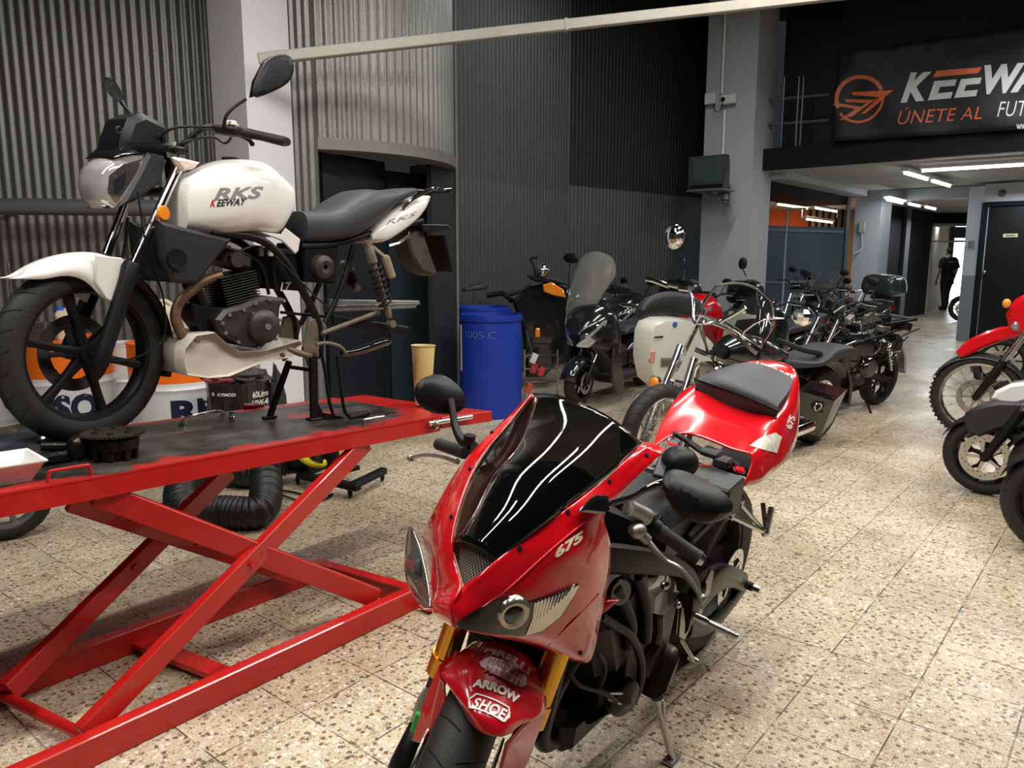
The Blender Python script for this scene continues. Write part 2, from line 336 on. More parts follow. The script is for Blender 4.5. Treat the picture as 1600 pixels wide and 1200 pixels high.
# ================================================================== the setting
def floor_mat():
    m = bpy.data.materials.new('terrazzo_tiles'); m.use_nodes = True; nt = m.node_tree; L = nt.links; N = nt.nodes; b = N['Principled BSDF']
    tc = N.new('ShaderNodeTexCoord')
    def vor(sc, feat='F1'):
        v = N.new('ShaderNodeTexVoronoi'); v.inputs['Scale'].default_value = sc; v.feature = feat; L.new(tc.outputs['Object'], v.inputs['Vector']); return v
    def noi(sc, d=4):
        v = N.new('ShaderNodeTexNoise'); v.inputs['Scale'].default_value = sc; v.inputs['Detail'].default_value = d; L.new(tc.outputs['Object'], v.inputs['Vector']); return v
    def ramp(src, st):
        r = N.new('ShaderNodeValToRGB'); e = r.color_ramp.elements
        while len(e) < len(st): e.new(.5)
        for q, (p, c) in zip(e, st): q.position = p; q.color = (*c, 1) if len(c) == 3 else c
        L.new(src, r.inputs[0]); return r
    def mix(f, a, c, mode='MIX'):
        x = N.new('ShaderNodeMix'); x.data_type = 'RGBA'; x.blend_type = mode
        if isinstance(f, float): x.inputs[0].default_value = f
        else: L.new(f, x.inputs[0])
        for s_, q in ((6, a), (7, c)):
            if isinstance(q, tuple): x.inputs[s_].default_value = (*q, 1)
            else: L.new(q, x.inputs[s_])
        return x.outputs[2]
    base = ramp(noi(3).outputs['Fac'], [(.3, (.50, .425, .29)), (.7, (.65, .57, .42))]).outputs[0]
    v1 = vor(52); sz = ramp(v1.outputs['Distance'], [(.40, (1, 1, 1)), (.47, (0, 0, 0))]).outputs[0]
    sep = N.new('ShaderNodeSeparateColor'); L.new(v1.outputs['Color'], sep.inputs[0])
    chipc = ramp(sep.outputs[0], [(0, (.20, .13, .07)), (.18, (.42, .27, .14)), (.38, (.13, .11, .09)), (.5, (.60, .47, .32)), (.75, (.78, .72, .62)), (1, (.50, .36, .2))])
    chipc.color_ramp.interpolation = 'CONSTANT'
    c1 = mix(sz, base, chipc.outputs[0])
    v2 = vor(130); s2 = ramp(v2.outputs['Distance'], [(.34, (.8, .8, .8)), (.42, (0, 0, 0))]).outputs[0]
    sep2 = N.new('ShaderNodeSeparateColor'); L.new(v2.outputs['Color'], sep2.inputs[0])
    ch2 = ramp(sep2.outputs[1], [(0, (.16, .12, .08)), (.3, (.5, .40, .28)), (.6, (.80, .74, .64))]); ch2.color_ramp.interpolation = 'CONSTANT'
    c2 = mix(s2, c1, ch2.outputs[0])
    # tiles of 30 cm: each its own shade, dark joints
    br = N.new('ShaderNodeTexBrick'); br.offset = 0; br.squash = 1; br.inputs['Scale'].default_value = 1; br.inputs['Brick Width'].default_value = .294; br.inputs['Row Height'].default_value = .294
    br.inputs['Mortar Size'].default_value = .0028; br.inputs['Mortar Smooth'].default_value = .25; br.inputs['Bias'].default_value = 0
    br.inputs['Color1'].default_value = (.86, .85, .84, 1); br.inputs['Color2'].default_value = (1.0, 1.0, 1.0, 1); br.inputs['Mortar'].default_value = (.9, .9, .9, 1)
    L.new(tc.outputs['Object'], br.inputs['Vector'])
    c3 = mix(1.0, c2, br.outputs['Color'], 'MULTIPLY')
    n = noi(9, 6); jm = N.new('ShaderNodeMath'); jm.operation = 'MULTIPLY'; L.new(br.outputs['Fac'], jm.inputs[0])
    jr = ramp(n.outputs['Fac'], [(.40, (.25, .25, .25)), (.55, (1, 1, 1))]); L.new(jr.outputs[0], jm.inputs[1])
    c4 = mix(jm.outputs[0], c3, (.075, .065, .05))
    st = ramp(noi(.9, 7).outputs['Fac'], [(.40, (.62, .57, .52)), (.58, (1, 1, 1))]).outputs[0]
    c5 = mix(.75, c4, st, 'MULTIPLY')
    st2 = ramp(noi(3.3, 8).outputs['Fac'], [(.27, (.35, .31, .27)), (.36, (1, 1, 1))]).outputs[0]
    c6 = mix(.6, c5, st2, 'MULTIPLY')
    L.new(c6, b.inputs['Base Color'])
    rr = N.new('ShaderNodeMapRange'); L.new(noi(2.2, 6).outputs['Fac'], rr.inputs[0]); rr.inputs[1].default_value = .3; rr.inputs[2].default_value = .7; rr.inputs[3].default_value = .22; rr.inputs[4].default_value = .42
    L.new(rr.outputs[0], b.inputs['Roughness'])
    bp = N.new('ShaderNodeBump'); bp.inputs['Strength'].default_value = .25; bp.inputs['Distance'].default_value = .003; bp.invert = True; L.new(jm.outputs[0], bp.inputs['Height']); L.new(bp.outputs[0], b.inputs['Normal'])
    return m
mb = MB(); mb.add([(-30, -30, 0), (40, -30, 0), (40, 40, 0), (-30, 40, 0)], [(0, 1, 2, 3)]); fl = mb.build('floor', floor_mat(), ang=180)
fl.matrix_world = Matrix.Translation((-.671, 2.24, 0)) @ Matrix.Rotation(AZ, 4, 'Z'); fl['kind'] = 'structure'
CORR = mat('galvanised_corrugated', (.27, .275, .26), .42, .55, noise_s=55, noise_a=.22, bump=.2, bs=120)
CORRD = mat('dark_corrugated', (.10, .106, .104), .5, .45, noise_s=45, noise_a=.22)
CORRK = mat('shaded_corrugated_right', (.012, .012, .013), .6, .1)  # upper right sheets: their shade is put into the colour
GREYW = mat('light_grey_wall', (.42, .43, .46), .6, noise_s=2.5, noise_a=.03)
PILW = mat('pillar_paint', (.50, .52, .55), .55, noise_s=3, noise_a=.03)
BLUEG = mat('blue_grey_paint', (.06, .088, .105), .5, noise_s=2, noise_a=.08)
DKGREY = mat('dark_grey_paint', (.17, .19, .21), .5)
NIGHT = mat('black_paint', (.004, .004, .005), .7, spec=.3)
CEILM = mat('ceiling_paint', (.55, .56, .56), .8, noise_s=2, noise_a=.04)
TEAL = mat('teal_grey_paint', (.13, .18, .19), .5)
def corrugated(mb, path, z0, z1, pitch=.076, amp=.009, k=8):   # path: polyline, real waves
    P = [V(p) for p in path]; D = [0]
    for a, b in zip(P, P[1:]): D.append(D[-1] + (b - a).length)
    n = int(D[-1] / pitch * k); rows = [[], []]
    for i in range(n + 1):
        s_ = D[-1] * i / n; j = max(q for q in range(len(D)) if D[q] <= s_ + 1e-9); j = min(j, len(P) - 2); d = (P[j + 1] - P[j]).normalized(); p = P[j] + d * (s_ - D[j])
        nr = V((d.y, -d.x, 0)); p = p + nr * amp * math.sin(2 * PI * s_ / pitch)
        rows[0].append(V((p.x, p.y, z0))); rows[1].append(V((p.x, p.y, z1)))
    mb.grid(rows)
HT = 5.2
# left corrugated wall, then the first pillar
p1c = atD(398, 405, 5.75); p1c.z = 0
p1l = p1c + B * sol(p1c, B, 346.5); p1r = p1c + A * sol(p1c, A, 466)
wl0 = atD(-330, 405, 6.2); wl1 = atD(352, 405, 6.55)
mb = MB(); corrugated(mb, [(wl0.x, wl0.y, 0), (wl1.x + .1, wl1.y, 0)], 0, HT); struct(mb, 'wall_left', CORR, ang=80)
def pillar(name, c, l, r, m, h=HT):
    bk = l + (r - c); mb = MB(); mb.prism([V((q.x, q.y, 0)) for q in (c, r, bk, l)], (0, 0, h), bev=.012); return struct(mb, name, m)
pillar('wall_left_pillar', p1c, p1l, p1r, mat('white_pillar', (.66, .67, .70), .55, noise_s=3, noise_a=.03))
# recess and the curved corrugated drum of the stair
cc = V((-1.79, 7.31, 0)); cr = 1.25
def onc(a, r=cr): return cc + V((math.cos(a), math.sin(a), 0)) * r
a0 = math.radians(-76); a1 = math.radians(40)
e0 = onc(a0)
rec0 = p1r + (p1l - p1c) * .35
mb = MB(); corrugated(mb, [rec0 - (e0 - rec0) * .3, e0], 0, HT, .062, .008); struct(mb, 'wall_recess', CORR, ang=80)
mb = MB(); corrugated(mb, [onc(a0 + (a1 - a0) * i / 40) for i in range(41)], 2.29, HT); struct(mb, 'wall_curved', CORR, ang=80)
LINT = mat('lintel_grey', (.22, .215, .20), .55, .4, noise_s=14, noise_a=.15)
mb = MB(); rows = []
for i in range(33):
    a = a0 + (a1 - a0) * i / 32; rows.append([V((*onc(a, cr + .012).xy, 2.25)), V((*onc(a, cr + .02).xy, 2.25)), V((*onc(a, cr + .02).xy, 2.34)), V((*onc(a, cr - .25).xy, 2.34)), V((*onc(a, cr - .25).xy, 2.25))])
mb.grid(rows, cv=True, caps=True); struct(mb, 'trim_1', LINT)
# doorway under it: dark soffit, two sliding leaves, right jamb
DOORB = mat('door_black', (.010, .012, .015), .35); DOORT = mat('door_dark_teal', (.018, .028, .034), .4)
def wallquad(name, a, b, z0, z1, m, th=.03):
    a, b = V((a.x, a.y, z0)), V((b.x, b.y, z0)); d = (b - a).normalized(); n = V((-d.y, d.x, 0)) * th
    mb = MB(); mb.prism([a, b, b + n, a + n], (0, 0, z1 - z0)); return struct(mb, name, m)
q0 = atD(509, 405, 6.25); q1 = atD(605, 405, 6.95); q2 = atD(700, 405, 7.6)
wallquad('door_1', q0, q1, 0, 2.26, DOORB); wallquad('door_2', q1 + V((0.0, .1, 0)), q2 + V((.0, .1, 0)), 0, 2.2, DOORT)
j0 = atD(676, 405, 7.02); j1 = atD(712.5, 405, 7.5)
wallquad('trim_2', j0, j1, 0, 2.27, mat('jamb_black', (.022, .023, .024), .55, noise_s=60, noise_a=.3), .05)
mb = MB(); corrugated(mb, [j1, onc(math.radians(40))], 0, 2.3); struct(mb, 'wall_jamb_side', CORRD, ang=80)
mb = MB(); mb.cyl((j1.x + .012, j1.y, 0), (j1.x + .012, j1.y, HT), .014, seg=8); struct(mb, 'trim_3', LINT)
# the dark corrugated walls behind: lower sheets grey, upper sheets darker, shade put into their colour
b0 = atD(690, 405, 8.3); b1 = atD(887, 405, 10.6); b2 = atD(1120, 405, 13.2)
mb = MB(); corrugated(mb, [(b0.x, b0.y, 0), (b1.x, b1.y, 0)], 0, 2.30, .076, .011, 6); struct(mb, 'wall_back', CORRD, ang=80)
mb = MB(); corrugated(mb, [(b0.x, b0.y, 0), (b1.x, b1.y, 0)], 2.30, HT + 1.5, .076, .011, 6); struct(mb, 'wall_back_upper', mat('shaded_corrugated_upper', (.085, .09, .087), .5, .4, noise_s=45, noise_a=.25), ang=80)
mb = MB(); corrugated(mb, [(b1.x, b1.y, 0), (b2.x, b2.y, 0)], 0, 2.40, .076, .011, 6); struct(mb, 'wall_back_right', CORRD, ang=80)
mb = MB(); corrugated(mb, [(b1.x, b1.y, 0), (b2.x, b2.y, 0)], 2.40, HT + 1.5, .076, .011, 6); struct(mb, 'wall_back_right_upper', CORRK, ang=80)
wq = atD(1050, 405, 12.3); wq2 = atD(1099, 405, 12.6)
wallquad('wall_blue_panel', wq, wq2, 0, 1.85, BLUEG)
# second pillar, third pillar, mezzanine
p2c = atD(1169, 405, 11.3); p2c.z = 0; p2l = p2c + B * sol(p2c, B, 1093); p2r = p2c + A * sol(p2c, A, 1198)
pillar('wall_middle_pillar', p2c, p2l, p2r, PILW, 6.4)
p3c = p2r + A * sol(p2r, A, 1367) * 1.0; p3c = atD(1371, 405, 14.9); p3c.z = 0
p3l = p3c + B * sol(p3c, B, 1331); p3r = p3c + A * sol(p3c, A, 1387)
pillar('wall_far_pillar', p3c, p3l, p3r, PILW, 2.75)
mz0 = p2c + (p2r - p2c) * .1; MZ = 2.70
nB = -B
def rect(mb, o, u, lu, v_, lv, z0, z1):
    o = V((o.x, o.y, z0)); mb.prism([o, o + u * lu, o + u * lu + v_ * lv, o + v_ * lv], (0, 0, z1 - z0))
# fascia of the mezzanine (black), parapet and dark void behind it
mb = MB(); rect(mb, p2c + A * .35 - nB * .05, nB, 12, A, .12, MZ, MZ + .30); struct(mb, 'wall_mezzanine_edge', NIGHT)
mb = MB(); rect(mb, p2c + A * .35 + nB * 1.0, nB, 11, A, .05, MZ + .3, 6.6); struct(mb, 'wall_mezzanine_front', NIGHT)
mb = MB(); rect(mb, p2c + A * 1.1 - nB * .05, nB, 12, A, .1, MZ + .1, 7); struct(mb, 'wall_mezzanine_back', mat('mezzanine_dark', (.010, .011, .015), .6))
mb = MB(); rect(mb, p2c + A * .45 - nB * .4, nB, 13, A, 4.4, MZ, MZ + .12); struct(mb, 'ceiling_mezzanine', CEILM)
# beams under it
mb = MB(); rect(mb, p2r - nB * .1, nB, .32, A, 4.2, MZ - .10, MZ - .002); struct(mb, 'trim_4', PILW)
bm0 = p3c - A * .0; mb = MB(); rect(mb, bm0 - nB * .35, nB, 9, A, .35, 2.50, MZ - .002); struct(mb, 'trim_5', PILW)
mb = MB(); rect(mb, bm0 + A * .36 - nB * 3.5, nB, 12, A, 9, 2.62, 2.7); struct(mb, 'ceiling_corridor', CEILM)
mb = MB(); rect(mb, p2r + A * .15 + nB * -.9, nB, .8, A, 4.0, 2.45, 2.68); struct(mb, 'trim_6', NIGHT)
mb = MB(); rect(mb, V((-14, -6, 0)), V((1, 0, 0)), 40, V((0, 1, 0)), 24, 6.6, 6.7); struct(mb, 'ceiling', NIGHT)
# partition to the workshop on the left of the corridor, with the orange room seen above it
g0 = atD(1186, 405, 14.2); g1 = atD(1320, 405, 15.4)
wallquad('wall_partition', g0, g1, 0, 2.03, BLUEG)
for px_, w_ in ((1226, .03), (1320, .06)):
    q = atD(px_, 405, 14.9 if px_ > 1300 else 13.8); mb = MB(); mb.beam((q.x, q.y, 0), (q.x, q.y, 2.55 if px_ > 1300 else 2.3), w_, w_, up=V((1, 0, 0)))
    struct(mb, 'trim_7' if px_ < 1300 else 'trim_8', PILW if px_ < 1300 else BLUEG)
q = atD(1226, 405, 13.8); q2 = atD(1254, 405, 13.8); mb = MB(); mb.beam((q.x, q.y, 2.3), (q2.x, q2.y, 2.3), .03, .03); mb.beam((q2.x, q2.y, 2.3), (q2.x, q2.y, 2.05), .03, .03, up=V((1, 0, 0))); struct(mb, 'trim_9', PILW)
mb = MB()
for z in (1.0, 1.95): mb.beam((g0.x, g0.y - .02, z), (g1.x, g1.y - .02, z), .02, .05)
struct(mb, 'trim_10', TEAL)
ORG = mat('orange_wall', (.75, .13, .02), .6); o0 = atD(1150, 405, 19.5); o1 = atD(1262, 405, 19.5); o2 = atD(1335, 405, 19.5)
wallquad('wall_orange_room', o0, o1, 0, 2.9, ORG); wallquad('wall_orange_room_side', o1, o2, 0, 2.9, mat('cream_wall', (.5, .36, .2), .6))
mb = MB()
for i in range(6):
    q = atD(1262 + i * 10, 405, 19.3); mb.beam((q.x, q.y, 2.0), (q.x, q.y, 2.85), .05, .05, up=V((1, 0, 0)))
struct(mb, 'window_1', NIGHT)
mb = MB(); q = atD(1200, 405, 15.6); mb.prism([(q.x - .6, q.y, 2.66), (q.x + 2.8, q.y + .6, 2.66), (q.x + 3.2, q.y + 4.5, 2.66), (q.x - .6, q.y + 4.5, 2.66)], (0, 0, .05)); struct(mb, 'ceiling_workshop', CEILM)
# corridor end: dark walls, glass door frame, daylight
d0 = atD(1383, 405, 17.5); d1 = atD(1452, 405, 20.3); wallquad('wall_corridor_left', d0, d1, 0, 2.62, mat('corridor_dark', (.018, .016, .018), .6))
q = atD(1413, 405, 18.3); mb = MB(); mb.beam((q.x, q.y, 0), (q.x, q.y, 2.6), .16, .1, up=V((1, 0, 0))); struct(mb, 'trim_11', DKGREY)
e0_ = atD(1444, 405, 20.4); e1_ = atD(1530, 405, 20.4)
mb = MB()
for px_ in (1446, 1451): q = atD(px_, 405, 20.35); mb.beam((q.x, q.y, 0), (q.x, q.y, 2.35), .07, .07, up=V((1, 0, 0)))
qa, qb = atD(1446, 405, 20.35), atD(1530, 405, 20.35); mb.beam((qa.x, qa.y, 2.3), (qb.x, qb.y, 2.3), .07, .07); qa = atD(1452, 405, 20.35); mb.beam((qa.x, qa.y, 1.88), (qb.x, qb.y, 1.88), .05, .05)
struct(mb, 'door_3', PILW)
wallquad('wall_corridor_top', atD(1440, 405, 20.6), atD(1560, 405, 20.6), 2.34, 2.66, NIGHT)
wallquad('wall_passage', atD(1452, 405, 20.8), atD(1484, 405, 25), 0, 2.6, mat('cream_plaster', (.62, .55, .45), .7))
mb = MB(); q = atD(1484, 405, 24.6); mb.beam((q.x, q.y, 0), (q.x, q.y, 2.5), .12, .12, up=V((1, 0, 0))); qb = atD(1560, 405, 24.6); mb.beam((q.x, q.y, 2.25), (qb.x, qb.y, 2.25), .15, .35); struct(mb, 'trim_12', DKGREY)
DAY = mat('daylight_glow', (.9, .93, 1), 1, emit=(.93, .97, 1), es=3.2)
wallquad('daylight_backdrop', atD(1478, 405, 26), atD(1570, 405, 26), 0, 3.2, DAY)  # glowing plane standing in for the bright outdoors past the doorway
# right: grey pier and black door
r0 = atD(1522, 405, 13.3); r0.z = 0; rl = r0 + B * sol(r0, B, 1505); rr_ = r0 + (-B) * .0
rp = r0 + A * .6
mb = MB(); rp0 = atD(1505, 405, 13.6); rp1 = atD(1531, 405, 13.2); dd_ = (rp1 - rp0).normalized(); nn_ = V((-dd_.y, dd_.x, 0)); nn_ = nn_ if nn_.y > 0 else -nn_
mb.prism([(rp0.x, rp0.y, .001), (rp1.x, rp1.y, .001), (*(rp1 + nn_ * .5).xy, .001), (*(rp0 + nn_ * .5).xy, .001)], (0, 0, 1.14)); struct(mb, 'wall_right_pier', mat('pier_grey', (.24, .26, .29), .5))
mb = MB(); mb.prism([(rp0.x, rp0.y, 1.14), (rp1.x, rp1.y, 1.14), (*(rp1 + nn_ * .5).xy, 1.14), (*(rp0 + nn_ * .5).xy, 1.14)], (0, 0, 1.5)); struct(mb, 'wall_right_pier_upper', PILW)
wr1 = rp1 + nB * 4
wallquad('wall_right', rp1 + A * .12 + nB * 3, wr1 + A * .12, 0, 2.65, PILW)
wallquad('wall_right_over_door', rp1 + nB * -.02, wr1, 2.36, 2.66, PILW)
DOOR4 = wallquad('door_4', rp1 + A * .06 - nB * .02, rp1 + A * .06 + nB * 3.0, 0, 2.33, mat('door_matt_black', (.004, .004, .005), .4, spec=.3), .05)
mb = MB(); t0 = rp1 + A * .02
mb.beam((t0.x, t0.y, 0), (t0.x, t0.y, 2.36), .07, .07, up=V((1, 0, 0))); t1 = t0 + nB * 3; mb.beam((t0.x, t0.y, 2.33), (t1.x, t1.y, 2.33), .07, .07); struct(mb, 'trim_13', NIGHT)
# the long steel pole that crosses the hall
POLE = mat('pole_grey', (.40, .385, .34), .5, .2, noise_s=12, noise_a=.12)
pa = atD(404, 93, 5.62); pb = atD(1560, -36, 6.6)
mb = MB(); mb.beam(pa, pb, .07, .075, bev=.006); jn = pa.lerp(pb, .38); mb.beam(jn - (pb - pa).normalized() * .01, jn + (pb - pa).normalized() * .012, .078, .083)
tag(mb.build('steel_pole', POLE), 'long pale grey square steel bar crossing high above the bikes', 'steel bar')
mb = MB(); za, zb = atD(-40, 309, 5.9), atD(168, 309, 6.05); r_ = .062; mb.cyl((za.x, za.y, za.z - r_), (zb.x + 1.2, zb.y + .2, za.z - r_), r_, seg=20)
mb.cyl((za.x, za.y + .5, za.z - r_), (za.x, za.y, za.z - r_), .03)
tag(mb.build('wall_pipe', mat('pipe_grey', (.16, .17, .18), .45, .3)), 'thick dark grey horizontal pipe on the left corrugated wall', 'pipe')
# lights: battens out of frame and the ones seen under the mezzanine
TUBE = mat('lit_tube', (1, 1, 1), .4, emit=(.92, .97, 1), es=9); TUBEW = mat('lit_tube_warm', (1, 1, 1), .4, emit=(1, .90, .74), es=8)
BAT = mat('batten_white', (.7, .7, .7), .5)
def batten(c, d, L_, label, group=None, m=TUBE):
    c, d = V(c), V(d).normalized(); t = thing('fluorescent_light', label, 'light', c, group)
    mb = MB(); mb.beam(-d * L_ / 2, d * L_ / 2, .10, .045, bev=.005); mb.build('housing', BAT, t)
    mb = MB(); mb.cyl(-d * (L_ / 2 - .03) - Z * .045, d * (L_ / 2 - .03) - Z * .045, .016, seg=10); mb.build('tube', m, t); return t
for (c, L_, e, cl) in TUBES: batten((c[0], c[1], c[2]), A, L_, 'fluorescent batten hanging over the hall above the photo edge', 'battens over the near hall', TUBEW)
s0, s1 = atZ(1437, 262, 2.63), atZ(1630, 250, 2.63); batten((s0 + s1) / 2, s1 - s0, (s1 - s0).length, 'long bright fluorescent tube under the mezzanine, topmost at right')
s0, s1 = atZ(1413, 265, 2.63), atZ(1450, 276, 2.63); batten((s0 + s1) / 2, s1 - s0, (s1 - s0).length, 'short lit tube running away just below the long bright tube')
s0, s1 = atZ(1456, 278, 2.63), atZ(1485, 287, 2.63); batten((s0 + s1) / 2, s1 - s0, (s1 - s0).length, 'short lit tube, farther one of the pair below the long tube')
for i, (x0, y0, x1, y1) in enumerate(((1386, 308, 1411, 314), (1420, 315, 1438, 319), (1446, 320, 1462, 324))):
    s0, s1 = atZ(x0, y0, 2.49), atZ(x1, y1, 2.49)
    batten((s0 + s1) / 2, s1 - s0, (s1 - s0).length, ['corridor ceiling tube nearest the far grey pillar', 'corridor ceiling tube, middle of the three', 'corridor ceiling tube nearest the daylit door'][i])
for i, (x0, y0, x1, y1) in enumerate(((1215, 316, 1262, 323), (1274, 322, 1308, 328), (1258, 339, 1302, 345))):
    s0, s1 = (atZ(x0, y0, 2.6), atZ(x1, y1, 2.6)) if i < 2 else (atD(x0, y0, 17), atD(x1, y1, 17.4))
    batten((s0 + s1) / 2, s1 - s0, (s1 - s0).length, ['warm tube nearest the middle pillar above the orange wall', 'warm tube at upper right in the orange room', 'warm tube hanging lowest in the orange room'][i], m=TUBEW)
lo = [o for o in COL.objects if o.name.startswith('fluorescent_light')][-1]; zc_ = 2.66 - lo.location.z
for k in (-.4, .4): mb = MB(); mb.cyl(V((k, k * .1, .02)), V((k, k * .1, zc_)), .006, seg=6); mb.build('hanger', BAT, lo)
# ================================================================== the red scissor lift and what lies on it
ML = frameM((-1.303, 1.844, 0), 50.5)
def lp(px, py, y): return pl(ML, px, py, y)
def lz(px, py, z): return pl(ML, px, py, z, 2)
lift = thing('scissor_lift', 'red steel scissor lift table with a worn black top, carrying the white motorcycle', 'lift table', ML)
mb = MB(); mb.beam((-.75, .0, .045), (1.49, .035, .045), .05, .09, bev=.004); mb.build('base_rail', LRED, lift)
mb = MB(); mb.beam((-.75, .56, .045), (1.36, .575, .045), .05, .09, bev=.004); mb.build('base_rail', LRED, lift)
mb = MB(); mb.beam((1.36, .58, .045), (1.46, .03, .045), .012, .09); mb.beam((1.365, .58, .088), (1.44, .05, .088), .05, .006); mb.build('base_end_bar', LRED, lift)
mb = MB(); mb.beam((.57, .56, .03), (.66, .02, .03), .07, .02); mb.build('base_cross_plate', LRED, lift)
mb = MB(); mb.cyl((.11, .53, .05), (.20, .03, .05), .018); mb.build('roller_bar', LRED, lift)
mb = MB(); mb.box((1.47, -.04, .02), (.07, .06, .008)); mb.cyl((1.47, -.045, .02), (1.47, -.045, .05), .008, seg=6); mb.build('foot_bracket', LRED, lift)
def arm(a, b, w_=.075):
    mb = MB(); mb.beam(a, b, .035, w_, up=V((0, -.05, 1)), bev=.003); d = (V(b) - V(a)); m_ = (V(a) + V(b)) / 2; mb.cyl(m_ - V((0, .03, 0)), m_ + V((0, .03, 0)), .014, seg=8); mb.build('scissor_arm', LRED, lift)
arm(lp(150, 770, .24), (1.29, .08, .085)); arm((.175, .05, .075), lp(572, 690, .235))
arm(lp(110, 782, .62) , (1.22, .50, .085)); arm((.12, .47, .075), lp(358, 735, .68))
def dz(x): return .7855 - .0314 * x
sl = math.atan(.0314); MDm = ML @ Matrix.Translation((0, 0, .7855)) @ Matrix.Rotation(sl, 4, 'Y')     # x runs down the deck
def ondeck(px, py, h=0): return pl(MDm, px, py, h, 2)
Dm = Matrix.Translation((0, 0, .7855)) @ Matrix.Rotation(sl, 4, 'Y')
mb = MB(Dm); th = .056
for (y, yy) in ((.2, .206), (.944, .95)): mb.box((.52, (y + yy) / 2, -.034), (2.54, .006, .066))
mb.box((.52, .575, -.006), (2.54, .75, .006)); mb.box((1.787, .575, -.03), (.006, .75, .05)); mb.build('deck', LRED, lift, ang=20)
def worn():
    m = bpy.data.materials.new('worn_rubber_top'); m.use_nodes = True; nt = m.node_tree; b = nt.nodes['Principled BSDF']; N = nt.nodes; L = nt.links
    tc = N.new('ShaderNodeTexCoord'); n = N.new('ShaderNodeTexNoise'); n.inputs['Scale'].default_value = 4; n.inputs['Detail'].default_value = 8; L.new(tc.outputs['Object'], n.inputs['Vector'])
    sp = N.new('ShaderNodeSeparateXYZ'); L.new(tc.outputs['Object'], sp.inputs[0])
    # paint shows through where the top is scuffed towards its edges
    a = N.new('ShaderNodeMath'); a.operation = 'SUBTRACT'; a.inputs[1].default_value = .575; L.new(sp.outputs[1], a.inputs[0])
    ab = N.new('ShaderNodeMath'); ab.operation = 'ABSOLUTE'; L.new(a.outputs[0], ab.inputs[0])
    mr = N.new('ShaderNodeMapRange'); mr.inputs[1].default_value = .22; mr.inputs[2].default_value = .40; L.new(ab.outputs[0], mr.inputs[0])
    xr = N.new('ShaderNodeMapRange'); xr.inputs[1].default_value = 1.05; xr.inputs[2].default_value = 1.7; L.new(sp.outputs[0], xr.inputs[0]); xh = N.new('ShaderNodeMath'); xh.operation = 'MULTIPLY'; xh.inputs[1].default_value = .40; L.new(xr.outputs[0], xh.inputs[0])
    ad = N.new('ShaderNodeMath'); L.new(mr.outputs[0], ad.inputs[0]); L.new(xh.outputs[0], ad.inputs[1])
    a2 = N.new('ShaderNodeMath'); a2.operation = 'MULTIPLY_ADD'; a2.inputs[1].default_value = .38; L.new(ad.outputs[0], a2.inputs[0]); L.new(n.outputs['Fac'], a2.inputs[2])
    r = N.new('ShaderNodeValToRGB'); e = r.color_ramp.elements; e[0].position = .67; e[0].color = (0, 0, 0, 1); e[1].position = .75; e[1].color = (1, 1, 1, 1); L.new(a2.outputs[0], r.inputs[0])
    n2 = N.new('ShaderNodeTexNoise'); n2.inputs['Scale'].default_value = 7; n2.inputs['Detail'].default_value = 9; L.new(tc.outputs['Object'], n2.inputs['Vector'])
    g = N.new('ShaderNodeValToRGB'); g.color_ramp.elements[0].color = (.016, .015, .015, 1); g.color_ramp.elements[1].color = (.085, .078, .07, 1); g.color_ramp.elements[0].position = .4; g.color_ramp.elements[1].position = .68; L.new(n2.outputs['Fac'], g.inputs[0])
    mx = N.new('ShaderNodeMix'); mx.data_type = 'RGBA'; L.new(r.outputs[0], mx.inputs[0]); L.new(g.outputs[0], mx.inputs[6]); mx.inputs[7].default_value = (.36, .018, .014, 1); L.new(mx.outputs[2], b.inputs['Base Color'])
    q = N.new('ShaderNodeMapRange'); q.inputs[3].default_value = .22; q.inputs[4].default_value = .55; L.new(n2.outputs['Fac'], q.inputs[0]); L.new(q.outputs[0], b.inputs['Roughness']); return m
mb = MB(Dm); mb.box((.52, .575, -.001), (2.52, .735, .004)); mb.build('deck_top', worn(), lift)
mb = MB(Dm); mb.prism([(1.80, .2, -.058), (2.14, .2, -.07), (2.06, .62, -.07), (1.98, .95, -.058), (1.80, .95, -.058)], (0, 0, .052), bev=.003); mb.build('ramp', LRED, lift)
mb = MB(Dm); mb.cyl((1.70, .185, -.02), (1.98, .185, -.024), .011, seg=12); mb.torus((1.74, .185, -.03), (1, 0, 0), .016, .007, 16, 8); mb.torus((1.86, .185, -.03), (1, 0, 0), .016, .007, 16, 8); mb.build('hinge_pin', STEEL, lift)
for px0, py0, px1, py1, m_ in ((70, 754, 138, 741, LRED), (556, 667, 594, 662, STEEL)):
    a, b = ondeck(px0, py0), ondeck(px1, py1); a.y = b.y = .225; mb = MB(Dm); u = V((0, 0, .035)); mb.tube([a, a + u * .9 + (b - a) * .06, a + u + (b - a) * .12, a + u + (b - a) * .88, b + u * .9 - (b - a) * .06, b], .005, 8, smooth=4); mb.build('tie_down_loop', m_, lift)
